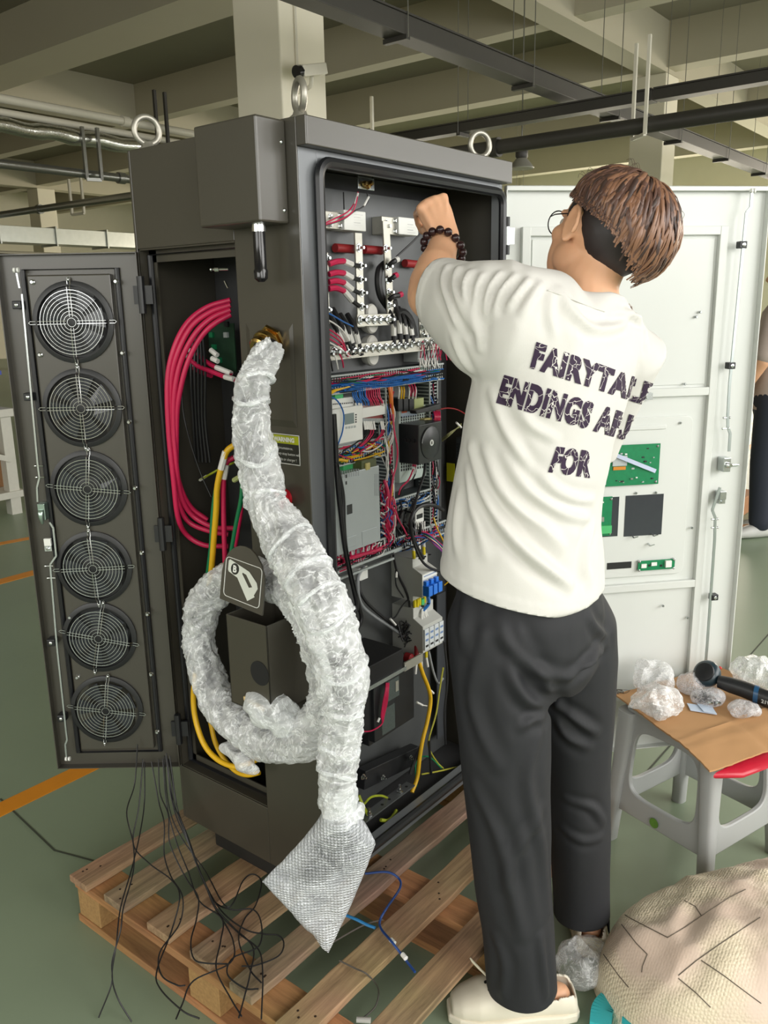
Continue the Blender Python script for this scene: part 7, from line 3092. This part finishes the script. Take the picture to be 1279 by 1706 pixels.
# ---- bead bracelet on the raised wrist
BR = root('tmp2', (0, 0, 0), 'x', 'x')
bpy.data.objects.remove(BR)
bc = EL_L.lerp(WR_L, .86)
bax = (WR_L - EL_L).normalized()
bu = (h2.cross(UP) - bax * h2.cross(UP).dot(bax)).normalized()
bw_ = bax.cross(bu).normalized()
if bw_.z < 0:
    bw_ = -bw_
mb = MB()
cord = [bc + bu * .040 * cos(2 * pi * i / 32) + bw_ * .036 * sin(2 * pi * i / 32) + UP * -.012 * (cos(2 * pi * i / 32) > 0) * cos(2 * pi * i / 32) for i in range(32)]
mb.tube(cord, .0012, 6, closed=True)
brc = mb.build('bead_bracelet', mat('cord_brown', '2a1a14', .6), PR, smooth=True, label='dark wooden bead bracelet')
mb = MB()
mb.sphere((0, 0, 0), .0086, 16, 12)
bdm = mb.mesh('bead', [mat('dark_wood_bead', '2b1719', .28, var=.25, scale=60)], True)
for i in range(15):
    a = 2 * pi * i / 15 + .1
    p = bc + bu * .040 * cos(a) + bw_ * .036 * sin(a) + UP * -.012 * (cos(a) > 0) * cos(a)
    put('bead', bdm, brc, loc=p)

# ---- spectacles
mb = MB()
for s_ in (-1, 1):
    c = hd(.097, .034 * s_, .003)
    mb.torus(c, fwd, .022, .0012, 24, 6)
    mb.tube(smooth_path([hd(.095, .056 * s_, .008), hd(.05, .079 * s_, .008), hd(.0, .083 * s_, .010), hd(-.015, .082 * s_, -.008)], 5), .0012, 6)
mb.tube(smooth_path([hd(.103, -.012, .006), hd(.108, 0, .009), hd(.103, .012, .006)], 5), .0012, 6)
mb.build('spectacles', mat('dark_frame', '222225', .3, metal=.5), PR, smooth=True, label='thin dark framed spectacles')

# ---- hair
H_d = mat('hair_dark', '2a2222', .5, var=.15, scale=90)
H_m = mat('hair_brown', '5e443a', .42, var=.18, scale=60)
H_l = mat('hair_copper', '84604a', .40, var=.15, scale=60)
H_b = mat('hair_base', '3f2e28', .55, var=.2, scale=60)
POLE = (hup * .95 - fwd * .30).normalized()
PF = (fwd - POLE * fwd.dot(POLE)).normalized()
PLF = POLE.cross(PF).normalized()
HO = hd(-.020, 0, .016)


def thmax(ph):       # how far down from the crown the top hair reaches, by bearing (0 front, 90 left)
    x = math.degrees(ph) % 360
    return radians(float(np.interp(x, [0, 60, 90, 120, 150, 180, 210, 240, 270, 300, 360], [72, 80, 80, 80, 91, 108, 120, 112, 88, 80, 72])))


def hshell(ph, th, k=0.0):
    d = (PF * cos(ph) + PLF * sin(ph)) * sin(th) + POLE * cos(th)
    f, l, u = d.dot(fwd), d.dot(lft), d.dot(hup)
    rf = .100 if f > 0 else .120
    r = 1 / sqrt((f / rf) ** 2 + (l / .094) ** 2 + (u / (.098 if u > 0 else .105)) ** 2)
    return HO + d * (r + k)


mb = MB()
NP, NTh = 60, 22
vs, fs = [], []
for i in range(NTh + 1):
    for j in range(NP):
        ph = 2 * pi * j / NP
        th = thmax(ph) * i / NTh * .96
        vs.append(hshell(ph, th, -.007 + .003 * mnoise.noise(V(ph * 3, th * 6, 0))))
for i in range(NTh):
    for j in range(NP):
        j2 = (j + 1) % NP
        fs.append((i * NP + j, i * NP + j2, (i + 1) * NP + j2, (i + 1) * NP + j))
o0 = len(vs)
for j in range(NP):
    ph = 2 * pi * j / NP
    vs.append(hshell(ph, thmax(ph) * .9, -.035))
for j in range(NP):
    j2 = (j + 1) % NP
    fs.append((NTh * NP + j, NTh * NP + j2, o0 + j2, o0 + j))
mb.add(vs, fs)
mb.cur = 0
rg = random.Random(17)
locks = {0: mb}
nl = 2600
for i in range(nl):
    ph = rg.uniform(0, 2 * pi)
    tm_ = thmax(ph)
    t0 = tm_ * rg.random() ** .8 * .72
    t1 = min(tm_ * rg.uniform(.97, 1.08), t0 + radians(rg.uniform(40, 85)))
    low = t1 > tm_ * .93
    sw = rg.uniform(-.05, .42)
    lift = rg.uniform(-.004, .012)
    w0 = rg.uniform(.0018, .0046)
    kk = 9
    pts, rs = [], []
    ph2 = rg.uniform(0, 6)
    for q in range(kk):
        s_ = q / (kk - 1)
        th = t0 + (t1 - t0) * s_
        pts.append(hshell(ph + sw * s_ ** 1.4 + .05 * sin(3 * s_ + ph2), th, lift * sin(pi * min(1, s_ * 1.1)) + (.006 * s_ ** 3 if low else -.002 * s_)))
        rs.append(w0 * (.35 + .65 * sin(pi * min(.93, .18 + s_ * .78))))
    # pick the tone: dyed copper, plus light on the back painted as paler locks
    bk = max(0, -cos(ph))
    x = rg.random()
    mb.cur = 2 if x < .22 + .30 * bk else (1 if x < .80 else 0)
    n0 = len(mb.v)
    mb.tube(pts, .004, 6, rs=rs)
    # flatten each lock onto the head
    for vi in range(n0, len(mb.v)):
        q = (vi - n0) // 6
        c = pts[min(q, kk - 1)]
        nrm_ = (c - HO).normalized()
        v_ = Vector(mb.v[vi])
        dd = (v_ - c).dot(nrm_)
        mb.v[vi] = tuple(v_ - nrm_ * dd * .55)
for i in range(26):          # flyaway hairs
    ph = rg.uniform(0, 2 * pi)
    th = rg.uniform(.1, 1.2)
    a = hshell(ph, th, 0)
    d = (a - HO).normalized()
    mb.cur = 1
    t_ = d.orthogonal().normalized()
    mb.tube(smooth_path([a, a + d * .010 + t_ * .012, a + d * .018 + t_ * .030, a + d * .012 + t_ * .046], 4), .00035, 4)
hme = mb.mesh('hair', [H_b, H_m, H_l], True, fix=True)
shade(hme, 60)
put('hair', hme, PR, label='tousled brown hair with copper highlights')
# close cropped dark hair at nape and round the ear
mb = MB()
vs, fs = [], []
NA, NB = 40, 16
for i in range(NB + 1):
    for j in range(NA + 1):
        ph = radians(62 + 236 * j / NA)
        s_ = i / NB
        lo = radians(112 + 32 * max(0, -cos(ph)) ** 1.5 - 14 * (abs(sin(ph)) ** 6))
        th = radians(66) + (lo - radians(66)) * s_
        d = (PF * cos(ph) + PLF * sin(ph)) * sin(th) + POLE * cos(th)
        f, l, u = d.dot(fwd), d.dot(lft), d.dot(hup)
        c0 = hd(-.008, 0, .014)
        r = 1 / sqrt((f / .096) ** 2 + (l / .077) ** 2 + (u / .092) ** 2)
        vs.append(c0 + d * (r + .006 * (1 - s_ ** 3) - .0015 + .001 * rg.random()))
for i in range(NB):
    for j in range(NA):
        a = i * (NA + 1) + j
        fs.append((a, a + 1, a + NA + 2, a + NA + 1))
mb.add(vs, fs)
me = evaluated(mb.mesh('undercut', [H_d]), [('SOLIDIFY', {'thickness': .004, 'offset': -1})])
shade(me, 180)
put('cropped_hair', me, PR, label='close cropped black hair at the nape')

# ================================================================ second person at the far right picture edge
P2 = root('person', (4.49, .23, 0), 'person in dark trousers standing far behind the white door', 'person')
q0 = V(4.49, .23, 0)
mb = MB()
mb.loft([(q0 + UP * .86, XP * .16, YP * .12), (q0 + UP * 1.0, XP * .15, YP * .11), (q0 + UP * 1.25, XP * .18, YP * .12), (q0 + UP * 1.40, XP * .18, YP * .10), (q0 + UP * 1.46, XP * .08, YP * .07)], 20)
for s_ in (-1, 1):
    limb(mb, [(q0 + V(.19 * s_, 0, 1.38), .055), (q0 + V(.23 * s_, .04, 1.12), .045), (q0 + V(.20 * s_, .16, .92), .034), (q0 + V(.19 * s_, .2, .85), .03)], 14)
    for i in range(4):
        limb(mb, [(q0 + V(.19 * s_ + (i - 1.5) * .017, .21, .83), .009), (q0 + V(.19 * s_ + (i - 1.5) * .017, .225, .79), .008), (q0 + V(.19 * s_ + (i - 1.5) * .017, .215, .76), .007)], 8)
    limb(mb, [(q0 + V(.085 * s_, 0, .86), .08), (q0 + V(.10 * s_, .01, .48), .055), (q0 + V(.11 * s_, 0, .10), .04), (q0 + V(.11 * s_, -.02, .06), .036), (q0 + V(.13 * s_, .10, .05), .03)], 16)
limb(mb, [(q0 + UP * 1.44, .055), (q0 + UP * 1.54, .055)], 16)
mb.sphere(q0 + V(0, .01, 1.62), .1, 20, 14, (.8, .95, 1.15))
mb.sphere(q0 + V(0, .11, 1.60), .018, 10, 8)
me = evaluated(mb.mesh('body'), [('REMESH', {'mode': 'VOXEL', 'voxel_size': .012}), ('SMOOTH', {'factor': .5, 'iterations': 3})])
me.materials.clear()
me.materials.append(M_skin)
shade(me, 180)
put('body', me, P2)
mb = MB()
mb.loft([(q0 + UP * .82, XP * .18, YP * .14), (q0 + UP * 1.0, XP * .175, YP * .135), (q0 + UP * 1.25, XP * .2, YP * .14), (q0 + UP * 1.41, XP * .2, YP * .115), (q0 + UP * 1.47, XP * .09, YP * .08)], 24)
for s_ in (-1, 1):
    limb(mb, [(q0 + V(.18 * s_, 0, 1.38), .07), (q0 + V(.225 * s_, .03, 1.16), .062)], 14)
mb.build('shirt', mat('far_grey_shirt', 'b9a9a2', .85), P2, smooth=60)
mb = MB()
mb.loft([(q0 + UP * .98, XP * .17, YP * .13), (q0 + UP * .86, XP * .185, YP * .14), (q0 + UP * .78, XP * .17, YP * .12)], 24)
for s_ in (-1, 1):
    limb(mb, [(q0 + V(.085 * s_, 0, .86), .1), (q0 + V(.10 * s_, .01, .48), .085), (q0 + V(.11 * s_, 0, .10), .07)], 20)
me = evaluated(mb.mesh('tr'), [('REMESH', {'mode': 'VOXEL', 'voxel_size': .012}), ('SMOOTH', {'factor': .5, 'iterations': 4})])
me.materials.clear()
me.materials.append(mat('navy_trousers', '2a2f3c', .75))
shade(me, 180)
put('trousers', me, P2)
for s_ in (-1, 1):
    mb = MB()
    c = q0 + V(.11 * s_, 0, 0)
    dd = V(.25 * s_ - .6, .75, 0).normalized()
    ss = dd.cross(UP)
    mb.loft([(c - dd * .09 + UP * .045, ss * .03, UP * .04), (c + UP * .05, ss * .042, UP * .05), (c + dd * .08 + UP * .042, ss * .046, UP * .04), (c + dd * .16 + UP * .03, ss * .038, UP * .026), (c + dd * .19 + UP * .025, ss * .02, UP * .015)], 18, sq=.1)
    mb.build('shoe', mat('far_grey_shoe', 'c9c9c6', .5), P2, smooth=60)
mb = MB()
mb.sphere(q0 + V(0, -.005, 1.66), .105, 20, 14, (.86, 1.0, .95))
mb.build('hair', H_d, P2, smooth=True)
bx_ = V(5.0, .62, 0)
MB().box(bx_.x - .2, bx_.x + .2, bx_.y - .15, bx_.y + .15, .0, .13).build('parcel', mat('parcel_brown', 'a5744f', .8), bevel=.005, label='small brown parcel on the floor behind the far person', cat='parcel')
